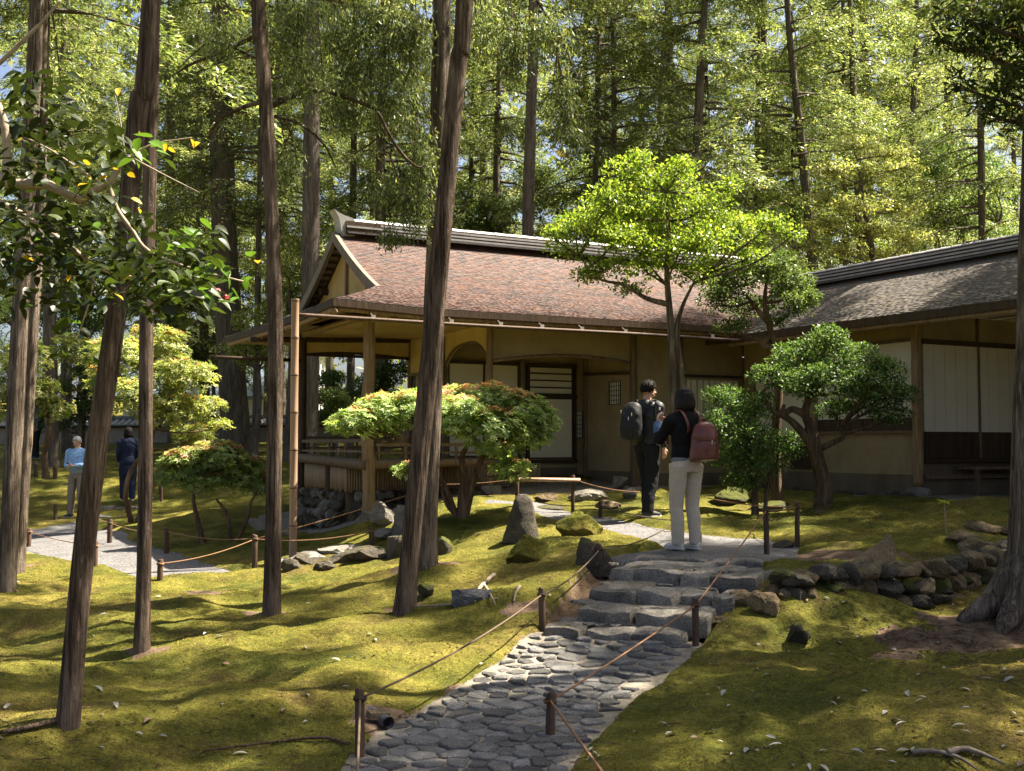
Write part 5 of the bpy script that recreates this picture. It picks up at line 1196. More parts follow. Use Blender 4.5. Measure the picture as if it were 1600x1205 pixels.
sprays(near_trees[2], [(450, 60, 40, 50), (480, 120, 50, 60), (470, 20, 60, 30), (345, 60, 40, 40), (450, 260, 30, 40)], 11, 900, 7)
# long bare arching branches on the near conifers
def arching(tree, pix, d, r_, bark='bark'):
    b = tree.location; MB().tube([at(px, py, d + (k * .15)) - b for k, (px, py) in enumerate(pix)], [r_, r_ * .8, r_ * .4], 7, 24, wob=.15).build('branch', bark, tree, True)
arching(near_trees[2], [(427, 165), (460, 148), (500, 142), (540, 152), (590, 172), (635, 182)], 11, .028); arching(near_trees[2], [(424, 155), (380, 168), (345, 185), (325, 215)], 11, .026)
arching(near_trees[2], [(402, 55), (350, 80), (300, 100), (270, 118)], 11, .022); arching(near_trees[2], [(428, 182), (470, 195), (505, 225), (525, 262)], 11, .016); arching(near_trees[2], [(408, 95), (340, 66), (310, 78), (275, 112)], 11, .012)
arching(near_trees[4], [(690, 0), (660, 60), (600, 200), (555, 240)], 12.4, .02); arching(near_trees[3], [(826, -20), (860, 40), (876, 120), (880, 210)], 10.5, .014); arching(near_trees[3], [(590, 175), (620, 230), (650, 260), (668, 255)], 10.6, .018)
# dark foliage hanging in from the upper right
ur = empty('evergreen_tree', (6.2, 10.8, gz(6.2, 10.8)), 'dark broadleaf tree hanging in at the upper right corner', 'tree'); b = ur.location
link('trunk', trunk_mesh('trunk', [(0, 0, -.1), (.1, 0, 3), (-.2, 0, 6), (-.5, 0, 9)], [.18, .15, .12, .04], 14, 3, .12, 1.4), 'grey_bark', ur)
pads = pxpads(b, 10.8, [(1580, 30, 60, 40), (1530, 70, 50, 40), (1575, 130, 50, 44), (1510, 20, 46, 30), (1545, 170, 36, 24), (1480, 60, 30, 26), (1600, 190, 40, 26), (1640, 80, 80, 80), (1700, 20, 80, 80), (1660, -60, 90, 60), (1500, 130, 22, 20)])
limb_set(ur, [((-.1, 0, 4), 1), ((-.2, 0, 6), 1), ((-.4, 0, 8), .7)], pads, 'grey_bark', .03, 8, 4)
me = cloud(pads, 4200, (.07, .12), .30, [(.018, .030, .010), (.035, .055, .016), (.06, .085, .022), (.16, .15, .03)], (3, 4, 2, .5), 501, .0, .35); me.materials.append(MATS['gloss_leaf']); child('crown', me, ur)
# ---- camellia reaching in from the left
cml = empty('camellia_tree', (-3.6, 5.2, gz(-3.6, 5.2)), 'camellia with dark glossy leaves and yellowing shoots reaching in from the left edge', 'tree'); b = cml.location
link('trunk', trunk_mesh('trunk', [(0, 0, -.1), (.2, 0, 1.4), (.5, 0, 2.6), (.6, .1, 4.2)], [.10, .085, .06, .03], 14, 4, .1, 1.3), 'shrub_bark', cml)
CD = 5.2
def cbr(pix, rr, dd=0): MB().tube([at(px, py, CD + dd) - b for px, py in pix], rr, 9, 26, wob=.15).build('branch', 'root_wood', cml, True)
cbr([(-60, 268), (0, 278), (20, 288), (70, 288), (108, 305), (128, 312), (150, 296), (172, 285), (188, 258), (205, 246)], [.026, .024, .018, .010]); cbr([(-40, 90), (0, 175), (10, 215), (12, 280)], [.02, .02, .022])
cbr([(170, 288), (182, 325), (205, 358), (232, 392), (300, 420), (380, 440)], [.012, .009, .004]); cbr([(-30, 125), (14, 85), (45, 55), (70, 30), (95, 0)], [.012, .010, .006], .4); cbr([(40, 215), (80, 235), (115, 258), (140, 275)], [.004, .004, .005]); cbr([(180, 150), (188, 190), (195, 240)], [.002, .003, .004]); cbr([(200, 246), (240, 225), (300, 215)], [.005, .004, .002]); cbr([(205, 246), (260, 275), (310, 300)], [.004, .003, .002]); cbr([(-30, 300), (60, 350), (160, 420), (250, 440)], [.016, .012, .006], .2); cbr([(150, 415), (140, 470), (120, 530)], [.006, .004, .003])
LV = []
for v in range(6):       # pointed oval leaf, folded along the midrib and curled
    g3 = random.Random(v); cu = g3.uniform(.05, .2); fo = g3.uniform(.08, .2); ts = [0, .12, .35, .62, .85, 1]; ws = [.02, .20, .27, .22, .09, 0]; mb = MB()
    for t, w_ in zip(ts, ws): z = -cu * t * t * .9; mb.v += [(t, 0, z), (t, w_, z + w_ * fo * 2), (t, -w_, z + w_ * fo * 2)]
    for k in range(5): a, c = 3 * k, 3 * k + 3; mb.f += [(a, c, c + 1, a + 1), (a, a + 2, c + 2, c)]
    LV.append(mb)
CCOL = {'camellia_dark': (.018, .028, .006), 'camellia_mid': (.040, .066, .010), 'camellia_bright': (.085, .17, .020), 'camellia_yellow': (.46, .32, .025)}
for nm, c in CCOL.items():
    nb = NB(nm); nb.fin(c, .42, None, .28); t = nb.n('ShaderNodeBsdfTranslucent'); t.inputs[0].default_value = (min(1, c[0] * 1.6), min(1, c[1] * 1.5), c[2], 1); mx = nb.n('ShaderNodeMixShader'); mx.inputs[0].default_value = .30
    nb.l(nb.b.outputs[0], mx.inputs[1]); nb.l(t.outputs[0], mx.inputs[2]); nb.l(mx.outputs[0], nb.out.inputs[0])
LM = {}
for nm in CCOL:
    for v in range(6): me = LV[v].mesh('leaf'); me.materials.append(MATS[nm]); me.polygons.foreach_set('use_smooth', [True] * len(me.polygons)); LM[nm, v] = me
g3 = random.Random(31); leafspots = []
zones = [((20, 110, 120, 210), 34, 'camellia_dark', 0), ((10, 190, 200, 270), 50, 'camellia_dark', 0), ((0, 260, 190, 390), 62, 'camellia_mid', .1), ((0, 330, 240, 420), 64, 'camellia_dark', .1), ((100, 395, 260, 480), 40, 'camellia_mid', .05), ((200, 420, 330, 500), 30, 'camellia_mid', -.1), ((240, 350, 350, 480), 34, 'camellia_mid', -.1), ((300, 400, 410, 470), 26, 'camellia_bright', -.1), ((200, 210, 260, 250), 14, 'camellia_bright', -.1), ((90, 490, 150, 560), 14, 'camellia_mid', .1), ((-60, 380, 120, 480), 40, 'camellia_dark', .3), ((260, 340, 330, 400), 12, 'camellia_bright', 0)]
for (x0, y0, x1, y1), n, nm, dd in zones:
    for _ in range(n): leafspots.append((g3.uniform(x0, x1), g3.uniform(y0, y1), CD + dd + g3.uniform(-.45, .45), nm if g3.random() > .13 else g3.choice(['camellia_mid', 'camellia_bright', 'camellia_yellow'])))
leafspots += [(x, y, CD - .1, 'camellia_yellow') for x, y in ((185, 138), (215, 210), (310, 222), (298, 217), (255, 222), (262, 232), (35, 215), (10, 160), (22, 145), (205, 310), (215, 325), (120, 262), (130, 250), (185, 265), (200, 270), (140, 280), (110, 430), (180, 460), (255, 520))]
rest = MB(); nleaf = 0; leafspots.reverse()
for (x0, y0, x1, y1), n, nm, dd in zones[:7] + zones[10:11]:
    for _ in range(int(n * 2.4)): leafspots.append((g3.uniform(x0, x1), g3.uniform(y0, y1), CD + dd + g3.uniform(-.45, .55), 'camellia_dark'))
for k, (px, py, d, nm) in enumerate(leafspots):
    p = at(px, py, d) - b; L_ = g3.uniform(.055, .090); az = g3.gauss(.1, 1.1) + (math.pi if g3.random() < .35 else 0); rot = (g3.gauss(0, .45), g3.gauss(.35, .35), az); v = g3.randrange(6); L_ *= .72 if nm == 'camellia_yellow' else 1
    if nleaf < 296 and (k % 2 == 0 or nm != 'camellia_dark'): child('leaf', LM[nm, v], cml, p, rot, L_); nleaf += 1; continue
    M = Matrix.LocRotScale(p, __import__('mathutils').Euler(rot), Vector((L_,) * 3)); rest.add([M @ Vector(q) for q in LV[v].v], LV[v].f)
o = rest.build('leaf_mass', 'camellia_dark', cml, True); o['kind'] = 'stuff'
for px, py in ((152, 352), (352, 535), (340, 525)):
    me = rock_mesh('flower', (.035, .035, .03), px, 2, 3, .2); mt = MATS.get('petal') or mat_plain('petal', (.22, .012, .014), .5, .3, .2); me.materials.append(mt); child('flower', me, cml, at(px, py - 0 if px < 200 else py - 70, CD - .1) - b)

# ------------------------------------------------------------------ rope fences
def fence(label, posts, spans, name='rope_fence', w_=.055, rope='rope', extra=None):
    """posts: {key: (px, base_py, top_py)}; spans: [(a, b, sag)] with a, b a key or a free (px, py, distance)"""
    P = {}
    for k, (px, py, ty, *yy_) in posts.items():
        p = at(px, py, yy_[0]) if yy_ else GM(px, py); t = at(px, ty, p.y); P[k] = (p, t.z)
    b = list(P.values())[0][0].copy(); e = empty(name, b, label, 'fence'); g = random.Random(len(label))
    for k, (p, zt) in P.items():
        ww = w_ * g.uniform(.9, 1.1); mb = MB(); r_ = ww / 2
        mb.tube([p - b + Vector((0, 0, -.12)), p - b + Vector((0, 0, (zt - p.z) * .5)), p - b + Vector((g.uniform(-.01, .01), 0, zt - p.z - .012)), p - b + Vector((0, 0, zt - p.z))], [r_, r_, r_ * .97, r_ * .85], 12); mb.build('post', 'post_wood', e, True, 45)
    def end(k):
        if isinstance(k, tuple): return at(*k) - b
        p, zt = P[k]; return Vector((p.x, p.y, zt - .05)) - b
    for a, c, sag in spans:
        A, B = end(a), end(c); pts = [A.lerp(B, t) - Vector((0, 0, sag * 4 * t * (1 - t))) for t in np.linspace(0, 1, 14)]
        MB().tube(pts, .0065, 7).build('rope', rope, e, True)
        for k in (a, c):
            if not isinstance(k, tuple):
                q = end(k); mb = MB()
                mb.tube([q + Vector((math.cos(t) * w_ * .56, math.sin(t) * w_ * .56, .008 * math.sin(3 * t))) for t in np.linspace(0, 6.28, 14)], .008, 6); mb.build('knot', rope, e, True)
    return e
fence('short wooden posts linked by a drooping rope along the left of the cobbled path', {'a': (562, 1190, 1076), 'b': (847, 986, 919), 'c': (937, 904, 850)}, [('a', 'b', .05), ('b', 'c', .05), ('c', (1052, 818, 12.6), .06), ('a', (556, 1260, 4.2), .04)], rope='grey_rope')
fence('short wooden posts linked by a taut rope along the right of the cobbled path', {'a': (860, 1172, 1081), 'b': (1087, 999, 935, 8.42), 'c': (1198, 872, 790), 'd': (1246, 856, 785)}, [('a', 'b', .01), ('b', 'c', .01), ('c', 'd', .01), ('a', (945, 1212, 4.35), .0), ('d', (1105, 778, 15), .03)])
fence('low posts and rope along the gravel between the standing stone and the man in black', {'a': (938, 813, 783), 'b': (1052, 832, 806)}, [('a', 'b', .04), ('a', (840, 785, 15.2), .03)], rope='grey_rope')
fr = fence('low bamboo rail on two posts in front of the teahouse recess', {'a': (808, 792, 743), 'b': (895, 800, 743)}, [('b', (1000, 769, 16.4), .04), ('a', (690, 757, 16.0), .02)])
p0 = GM(808, 792); p1 = GM(895, 800); z0 = at(808, 749, p0.y).z
MB().tube([Vector((p0.x - .1, p0.y, z0)) - fr.location, Vector((p1.x + .1, p1.y, z0 - .02)) - fr.location], .028, 10).build('rail', 'bamboo', fr, True)
fence('short posts and rope on the near side of the left gravel path', {'a': (250, 906, 874), 'b': (398, 887, 836), 'c': (580, 860, 824)}, [('a', 'b', .05), ('b', 'c', .06), ('b', (690, 757, 15.2), .02)], w_=.07)
fence('short posts and rope on the far side of the left gravel path', {'a': (45, 858, 826), 'b': (148, 884, 846), 'd': (260, 868, 825), 'c': (171, 852, 812)}, [('c', 'd', .06), ('d', 'a' if False else (395, 842, 15.2), .05), ((150, 808, 20), 'c', .02), ('a', 'b', .03)], w_=.075)
fence('two low posts beside the feet of the man in the blue shirt', {'a': (86, 812, 788), 'b': (203, 800, 780)}, [], w_=.07)
fence('short posts and rope under the trees at far left', {'a': (56, 745, 722), 'b': (86, 748, 728), 'c': (20, 746, 724)}, [('a', 'b', .03), ('c', 'a', .03), ('b', (128, 733, 27), .03)], w_=.10)
fence('short posts beside the far garden steps', {'a': (252, 784, 757), 'b': (250, 770, 760)}, [], w_=.07)
# ---- garden steps at the left, garden wall, house beyond
gs = empty('garden_steps', GM(195, 800), 'far flight of low stone steps behind the slim trunks at left', 'steps')
for k in range(6):
    y = 24.6 + k * .85; z = .07 + k * .17; A = at(128 + k * 11, 800, y); B = at(262 - k * 3, 800, y); n = 3
    for i in range(n):
        p, q = A.lerp(B, i / n + .01), A.lerp(B, (i + 1) / n - .01); block('step_stone', p, q, .8, z + random.uniform(-.015, .015), .3, 'step_rock', gs, 60 + k * 3 + i, gs.location)
wa, wb = at(-120, 690, 41), at(640, 690, 36.5); wd = (wb - wa); wd.z = 0; WL = wd.length; wd.normalize()
gw = empty('garden_wall', Vector((wa.x, wa.y, 0)), 'long earthen garden wall with grey tiled coping behind the trees at left', 'wall', rz=math.atan2(wd.y, wd.x))
zt = at(300, 668, 38.5).z; zb = .8
MB().box(0, WL, -.15, .15, zb, zt).build('wall', 'grey_plaster', gw)
MB().box(-.1, WL + .1, -.24, .24, zt, zt + .06).build('wall_plate', 'dark_wood', gw)
g_ = random.Random(3)
for i in range(int(WL / .42)):
    for r_ in range(2):
        me = rock_mesh('base_stone', (.5, .3, .3), 1200 + i * 2 + r_, 1, 5, .1) if i < 12 else None
        if me is None: me = bm_pool[(i * 2 + r_) % len(bm_pool)]
        else:
            if i == 0 and r_ == 0: bm_pool = []
            me.materials.append(MATS['rock']); bm_pool.append(me)
        child('base_stone', me, gw, (i * .42 + r_ * .2, -.14, .75 + r_ * .27), (0, g_.uniform(-.3, .3), g_.uniform(-.2, .2)))
tm = MB()
for j in range(7):
    a = math.pi * j / 6; tm.v += [(.10 * math.cos(a), -.42, .07 * math.sin(a) - .0), (.09 * math.cos(a), 0.0, .07 * math.sin(a) + .21)]
tm.f = [(2 * j, 2 * j + 2, 2 * j + 3, 2 * j + 1) for j in range(6)] + [tuple(range(0, 14, 2))]
tme = tm.mesh('roof_tile'); tme.materials.append(MATS['tile_pale'])
for i in range(int(WL / .235)): child('roof_tile', tme, gw, (i * .235 + .1, 0, zt + .06), (0, 0, 0))
MB().hexa([(-.1, -.42, zt + .05), (WL, -.42, zt + .05), (WL, .0, zt + .25), (-.1, 0, zt + .25), (-.1, -.42, zt + .075), (WL, -.42, zt + .075), (WL, 0, zt + .275), (-.1, 0, zt + .275)]).build('tile_bed', 'tile', gw)
MB().hexa([(-.1, 0, zt + .25), (WL, 0, zt + .25), (WL, .42, zt + .05), (-.1, .42, zt + .05), (-.1, 0, zt + .275), (WL, 0, zt + .275), (WL, .42, zt + .075), (-.1, .42, zt + .075)]).build('tile_bed', 'tile', gw)
MB().tube([(-.1, 0, zt + .30), (WL, 0, zt + .30)], .10, 10).build('coping_ridge', 'tile', gw, True)
mat_plain('white_render', (.72, .73, .76), .8, .2, .05, 3); mat_plain('blue_paint', (.05, .16, .50), .5, .4, .1, 3); mat_plain('glass', (.10, .12, .15), .1, .6); mat_plain('roof_blue', (.10, .13, .17), .4, .5, .2, 8)
hb = at(375, 640, 58); hh = empty('white_house', (hb.x, hb.y, gz(hb.x, hb.y)), 'white rendered house with blue panels glimpsed beyond the garden wall', 'house'); z0 = hh.location.z
MB().box(-3.4, 3.6, 0, 6, -.5, hb.z - z0 + 3.2).build('wall', 'white_render', hh)
MB().box(-3.8, 4.0, -.5, 6.5, hb.z - z0 + 3.2, hb.z - z0 + 3.5).build('roof', 'roof_blue', hh)
for i, (x, z) in enumerate(((-2.2, 1.0), (-.1, 1.0), (2.2, 1.0), (-2.2, -1.6), (2.4, -1.6))):
    o = MB().box(x - .5, x + .5, -.08, -.02, hb.z - z0 + z - .6, hb.z - z0 + z + .6).build('window', 'white_render', hh); MB().box(x - .43, x + .43, -.10, -.085, hb.z - z0 + z - .53, hb.z - z0 + z + .53).build('pane', 'glass', o)
MB().box(-.2, 1.6, -.10, -.03, hb.z - z0 - 1.4, hb.z - z0 - .5).build('panel', 'blue_paint', hh)
sh_ = empty('tiled_house', at(300, 600, 50).xyz * 1.0, 'dark tiled roof half hidden by the pale shrubs', 'house'); sh_.location.z = gz(sh_.location.x, sh_.location.y)
zz = at(300, 600, 50).z - sh_.location.z
MB().box(-3, 3.2, 0, 4, -.5, zz - .6).build('wall', 'white_render', sh_)
MB().hexa([(-3.6, -.6, zz - .7), (3.8, -.6, zz - .7), (3.8, 2, zz + .9), (-3.6, 2, zz + .9), (-3.6, -.6, zz - .55), (3.8, -.6, zz - .55), (3.8, 2, zz + 1.05), (-3.6, 2, zz + 1.05)]).build('roof', 'roof_blue', sh_)
# ------------------------------------------------------------------ small things on the ground
cp_ = GM(601, 1140); pp = empty('drain_pipe', cp_, 'open end of a grey drain pipe in the bank left of the cobbles', 'pipe')
mb = MB(); ax = Vector((.45, -.9, .0)).normalized()
for r_, flip in ((.036, 1), (.028, -1)): mb.tube([Vector((0, 0, .05)) - ax * .22, Vector((0, 0, .05)) + ax * .06], r_, 16, cap=False)
mb.build('pipe_wall', 'tile', pp, True); MB().tube([Vector((0, 0, .05)) + ax * .0, Vector((0, 0, .05)) + ax * .002], .0285, 16).build('pipe_inside', 'dark_wood', pp)
bk = MB().box(-.06, .06, -.035, .035, 0, .04).build('broken_brick', 'warm_rock'); bk.location = GM(590, 1128) + Vector((0, 0, .02)); bk.rotation_euler = (.1, .1, .5); tag(bk, 'small tan brick fragment on the bank above the drain pipe', 'brick')
sd = GM(1479, 835); se = empty('seedling', sd, 'thin sapling with one tuft of lime green leaves near the stone pile', 'plant'); hs = at(1477, 786, sd.y).z - sd.z
MB().tube([(0, 0, -.03), (-.01, 0, hs * .5), (-.015, 0, hs)], [.008, .005], 6, 8).build('stem', 'root_wood', se, True)
g2 = np.random.default_rng(9); n = 16; a = np.linspace(0, 6.28, n); me = leaf_mesh('leaves', np.tile([-.015, 0, hs], (n, 1)), np.c_[np.cos(a), np.sin(a), g2.uniform(-.1, .5, n)], np.tile([0, 0, 1.0], (n, 1)), g2.uniform(.06, .10, n), .025, pal([(.25, .32, .03), (.38, .40, .06)], (1, 1), n, g2)); me.materials.append(MATS['broad_leaf']); child('leaves', me, se)
# pieces lying on the moss
FL = []
for v, (c, wk) in enumerate([((.30, .28, .22), .13), ((.22, .22, .19), .16), ((.19, .12, .07), .17), ((.36, .34, .29), .11)]):
    nb = NB('dry_leaf_%d' % v); nb.fin(c, .5, None, .4); ts = [0, .25, .55, .82, 1]; mb = MB()
    for t, w_ in zip(ts, [.01, wk, wk * 1.1, wk * .6, 0]): z = .10 * math.sin(t * 3.1) ; mb.v += [(t - .5, 0, z), (t - .5, w_, z + w_ * .35), (t - .5, -w_, z + w_ * .35)]
    for k in range(4): a, c_ = 3 * k, 3 * k + 3; mb.f += [(a, c_, c_ + 1, a + 1), (a, a + 2, c_ + 2, c_)]
    me = mb.mesh('fallen_leaf'); me.materials.append(nb.m); me.polygons.foreach_set('use_smooth', [True] * len(me.polygons)); FL.append(me)
g_ = random.Random(8); cnt = 0
while cnt < 190:
    px = g_.uniform(0, 1600); py = 900 + 305 * g_.random() ** .8
    if cnt % 4 == 0: px = g_.uniform(1080, 1600)
    p = GM(px, py); xx, yy = np.array([p.x]), np.array([p.y])
    o = bpy.data.objects.new('fallen_leaf', FL[g_.choice([0, 0, 1, 1, 2, 3])]); col.objects.link(o); s = g_.uniform(.04, .085)
    o.scale = (s, s, s); o.location = p + Vector((0, 0, .010)); o.rotation_euler = (g_.gauss(0, .25), g_.gauss(0, .18), g_.uniform(0, 6.28)); cnt += 1
    tag(o, 'small dry leaf fallen flat on the ground in the foreground', 'leaf', 'fallen leaves on the foreground')
# needle and twig litter
mb = MB()
for k in range(420):
    if k % 2: px, py = g_.gauss(1490, 70), g_.gauss(995, 24)
    else: px, py = g_.uniform(0, 1600), 900 + 300 * g_.random()
    if not (-20 < px < 1620 and 880 < py < 1215): continue
    p = GM(px, py) + Vector((0, 0, .012)); a = g_.uniform(0, 6.28); L_ = g_.uniform(.03, .16); d = Vector((math.cos(a), math.sin(a), g_.uniform(-.1, .15))) * L_
    mb.tube([p, p + d * .5 + Vector((0, 0, .006)), p + d], [.003, .0025, .001], 4, cap=False)
for k in range(2600):
    px, py = g_.uniform(-10, 1610), 880 + 330 * g_.random() ** .9
    if k % 3 == 0: px, py = g_.gauss(1450, 120), g_.gauss(1000, 50)
    if k % 7 == 0: px, py = g_.gauss(820, 60), g_.gauss(985, 40)
    if not (-20 < px < 1620 and 860 < py < 1215): continue
    p = GM(px, py) + Vector((0, 0, .011)); a = g_.uniform(0, 6.28); L_ = g_.uniform(.006, .018); d = Vector((math.cos(a), math.sin(a), g_.uniform(-.2, .3))) * L_; s_ = Vector((-d.y, d.x, g_.uniform(-.003, .003))) * g_.uniform(.3, .7)
    mb.add([p - d, p + s_, p + d, p - s_], [(0, 1, 2, 3)])
tag(mb.build('twig_litter', 'shrub_bark'), 'fine twigs and needles scattered over the moss', 'litter', kind='stuff')
# moss tufts: tiny blades standing on the ground sheet
g2 = np.random.default_rng(15); n = 230000; yy = 4.9 + 10 * g2.random(n) ** 1.6; xx = (g2.uniform(-.50, .50, n)) * (yy + .4)
for c in (cobble_poly, step_poly, terrace_poly, left_poly, under_poly, wing_apron):
    k = polydist(xx, yy, c) < .03; xx, yy = xx[k], yy[k]
for p, rx, ry in bare_pts: k = np.hypot((xx - p.x) / rx, (yy - p.y) / ry) + .45 * fbm(xx * 3, yy * 3, 0, 31, 3) > .72; xx, yy = xx[k], yy[k]
k = vn(xx * 9, yy * 9, 0, 66) + g2.normal(0, .5, len(xx)) > -.25; xx, yy = xx[k], yy[k]; n = len(xx)
from bisect import bisect
ixx = np.clip(np.searchsorted(xs, xx) - 1, 0, nx - 2); iyy = np.clip(np.searchsorted(ys, yy) - 1, 0, ny - 2)
tx = (xx - xs[ixx]) / (xs[ixx + 1] - xs[ixx]); ty = (yy - ys[iyy]) / (ys[iyy + 1] - ys[iyy])
zz_ = ZZ[iyy, ixx] * (1 - tx) * (1 - ty) + ZZ[iyy, ixx + 1] * tx * (1 - ty) + ZZ[iyy + 1, ixx] * (1 - tx) * ty + ZZ[iyy + 1, ixx + 1] * tx * ty
a = g2.uniform(0, 6.28, n); hgt = g2.uniform(.005, .012, n) * (.7 + .05 * yy); wdt = g2.uniform(.003, .007, n) * (.6 + .06 * yy); ln = g2.normal(0, .009, (n, 2))
B = np.c_[xx, yy, zz_ - .003]; S = np.c_[np.cos(a) * wdt, np.sin(a) * wdt, np.zeros(n)]; V = np.stack([B - S, B + S, B + np.c_[ln, hgt]], 1).reshape(-1, 3)
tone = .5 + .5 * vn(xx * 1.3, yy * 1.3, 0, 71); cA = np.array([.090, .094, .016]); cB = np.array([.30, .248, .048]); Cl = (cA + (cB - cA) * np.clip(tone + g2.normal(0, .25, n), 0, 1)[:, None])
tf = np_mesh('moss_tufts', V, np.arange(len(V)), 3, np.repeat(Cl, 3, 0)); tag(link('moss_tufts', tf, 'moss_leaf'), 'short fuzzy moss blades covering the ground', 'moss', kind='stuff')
# ------------------------------------------------------------------ people
def etube(mb, pts, rx, ry, side=(1, 0, 0), n=16, sides=16):
    P = catmull(pts, n); RX = lerp_list(rx, n); RY = lerp_list(ry, n); o = len(mb.v); sd = Vector(side)
    for i, p in enumerate(P):
        d = (P[min(i + 1, n - 1)] - P[max(i - 1, 0)]).normalized(); x = (sd - d * sd.dot(d)).normalized(); y = d.cross(x)
        for k in range(sides): a = 2 * math.pi * k / sides; mb.v.append(tuple(p + x * math.cos(a) * RX[i] + y * math.sin(a) * RY[i]))
    for i in range(n - 1):
        for k in range(sides): k2 = (k + 1) % sides; mb.f.append((o + i * sides + k, o + i * sides + k2, o + (i + 1) * sides + k2, o + (i + 1) * sides + k))
    mb.f.append(tuple(o + k for k in reversed(range(sides)))); mb.f.append(tuple(o + (n - 1) * sides + k for k in range(sides)))
def blob(mb, c, r_, rot=None, sub=2):
    V, Fc = ico(sub); M = rot or Matrix.Identity(3); mb.add([Vector(c) + M @ Vector((v[0] * r_[0], v[1] * r_[1], v[2] * r_[2])) for v in V], Fc)
def remesh(mb, name, mat, parent, vox, sm=3, wrinkle=0, seed=0, loc=(0, 0, 0)):
    me = mb.mesh('tmp'); o = bpy.data.objects.new('tmp', me); col.objects.link(o)
    m_ = o.modifiers.new('r', 'REMESH'); m_.mode = 'VOXEL'; m_.voxel_size = vox
    if sm: s_ = o.modifiers.new('s', 'SMOOTH'); s_.factor = .5; s_.iterations = sm
    dg = bpy.context.evaluated_depsgraph_get(); me2 = bpy.data.meshes.new_from_object(o.evaluated_get(dg)); bpy.data.objects.remove(o); bpy.data.meshes.remove(me)
    me2.name = name; me2.materials.clear()
    if wrinkle:
        co = np.empty(len(me2.vertices) * 3); me2.vertices.foreach_get('co', co); co = co.reshape(-1, 3); nn = np.empty(len(co) * 3); me2.vertices.foreach_get('normal', nn); nn = nn.reshape(-1, 3)
        dz_ = co[:, 2] + .5 * co[:, 0] + .35 * co[:, 1]; w1 = fbm(co[:, 0] * 8 + seed, co[:, 1] * 8, dz_ * 11, seed, 2); w2 = vn(co[:, 0] * 22, co[:, 1] * 22, (co[:, 2] - .8 * co[:, 0]) * 14 + seed, seed + 3)
        co = co + nn * ((1 - np.abs(w1)) * wrinkle - wrinkle * .5 + w2 * wrinkle * .35)[:, None]; me2.vertices.foreach_set('co', co.ravel()); me2.update()
    o2 = link(name, me2, mat, parent, True); o2.location = loc; return o2
def hand(mb, wr, d, palm, s=1.0, curl=.5, thumb=1):
    """palm, four unequal bent fingers and a thumb leaving the side of the palm"""
    wr, d, palm = Vector(wr), Vector(d).normalized(), Vector(palm); palm = (palm - d * palm.dot(d)).normalized(); x = d.cross(palm).normalized() * thumb
    etube(mb, [wr - d * .02 * s, wr + d * .03 * s, wr + d * .085 * s], [.024 * s, .036 * s, .038 * s], [.018 * s, .015 * s, .012 * s], x, 6, 10)
    for i, (off, ln) in enumerate(((.028, .068), (.010, .076), (-.009, .070), (-.026, .055))):
        b0 = wr + d * .082 * s + x * off * s; c1 = (d * math.cos(curl) + palm * math.sin(curl)); c2 = (d * math.cos(curl * 2.3) + palm * math.sin(curl * 2.3))
        etube(mb, [b0, b0 + c1 * ln * .5 * s, b0 + c1 * ln * .5 * s + c2 * ln * .5 * s], [.0095 * s, .0088 * s, .0072 * s], [.0095 * s, .0088 * s, .0072 * s], x, 6, 8)
    t0 = wr + d * .03 * s + x * .030 * s; etube(mb, [t0, t0 + (x * .7 + d * .7) * .03 * s, t0 + (x * .5 + d + palm * .6) * .055 * s], [.013 * s, .011 * s, .008 * s], [.013 * s, .011 * s, .008 * s], d, 6, 8)
SK = mat_plain('skin', (.52, .30, .20), .5, .35, .05, 30); mat_plain('skin_pale', (.58, .36, .27), .5, .35, .05, 30)
mat_plain('hair_black', (.007, .006, .006), .7, .12, .3, 60, .5); mat_plain('hair_brown', (.010, .006, .005), .5, .2, .4, 60, .6); mat_plain('hair_grey', (.34, .33, .32), .6, .3, .3, 60, .3)
mat_plain('black_cloth', (.014, .014, .017), .55, .35, .2, 40, .2); mat_plain('black_trouser', (.009, .009, .011), .8, .2, .2, 40, .2); mat_plain('beige_cloth', (.50, .42, .33), .85, .15, .08, 30, .2)
mat_plain('black_knit', (.011, .011, .012), .9, .1, .3, 60, .3); mat_plain('denim', (.06, .10, .19), .85, .2, .2, 60, .2); mat_plain('blue_shirt', (.22, .38, .62), .8, .2, .1, 40, .2); mat_plain('grey_knit', (.24, .27, .29), .9, .1, .15, 80, .3)
mat_plain('taupe_cloth', (.22, .18, .15), .85, .15, .1, 40, .2); mat_plain('navy_cloth', (.012, .018, .045), .8, .2, .2, 40, .2); mat_plain('red_leather', (.125, .030, .026), .36, .45, .25, 12, .15); mat_plain('pack_black', (.011, .011, .013), .6, .3, .2, 50, .2)
mat_plain('shoe_dark', (.03, .032, .04), .6, .3, .2, 40); mat_plain('shoe_white', (.62, .58, .52), .7, .3, .1, 30); mat_plain('shoe_sole', (.48, .46, .43), .7, .3); mat_plain('metal', (.75, .74, .72), .3, .6); mat_plain('phone_black', (.01, .01, .012), .15, .6); mat_plain('grey_coat', (.17, .18, .20), .8, .2, .1, 30, .2); mat_plain('lip', (.36, .12, .10), .5, .3); mat_plain('eye_dark', (.01, .008, .006), .2, .5); mat_plain('belt', (.02, .018, .016), .5, .4)
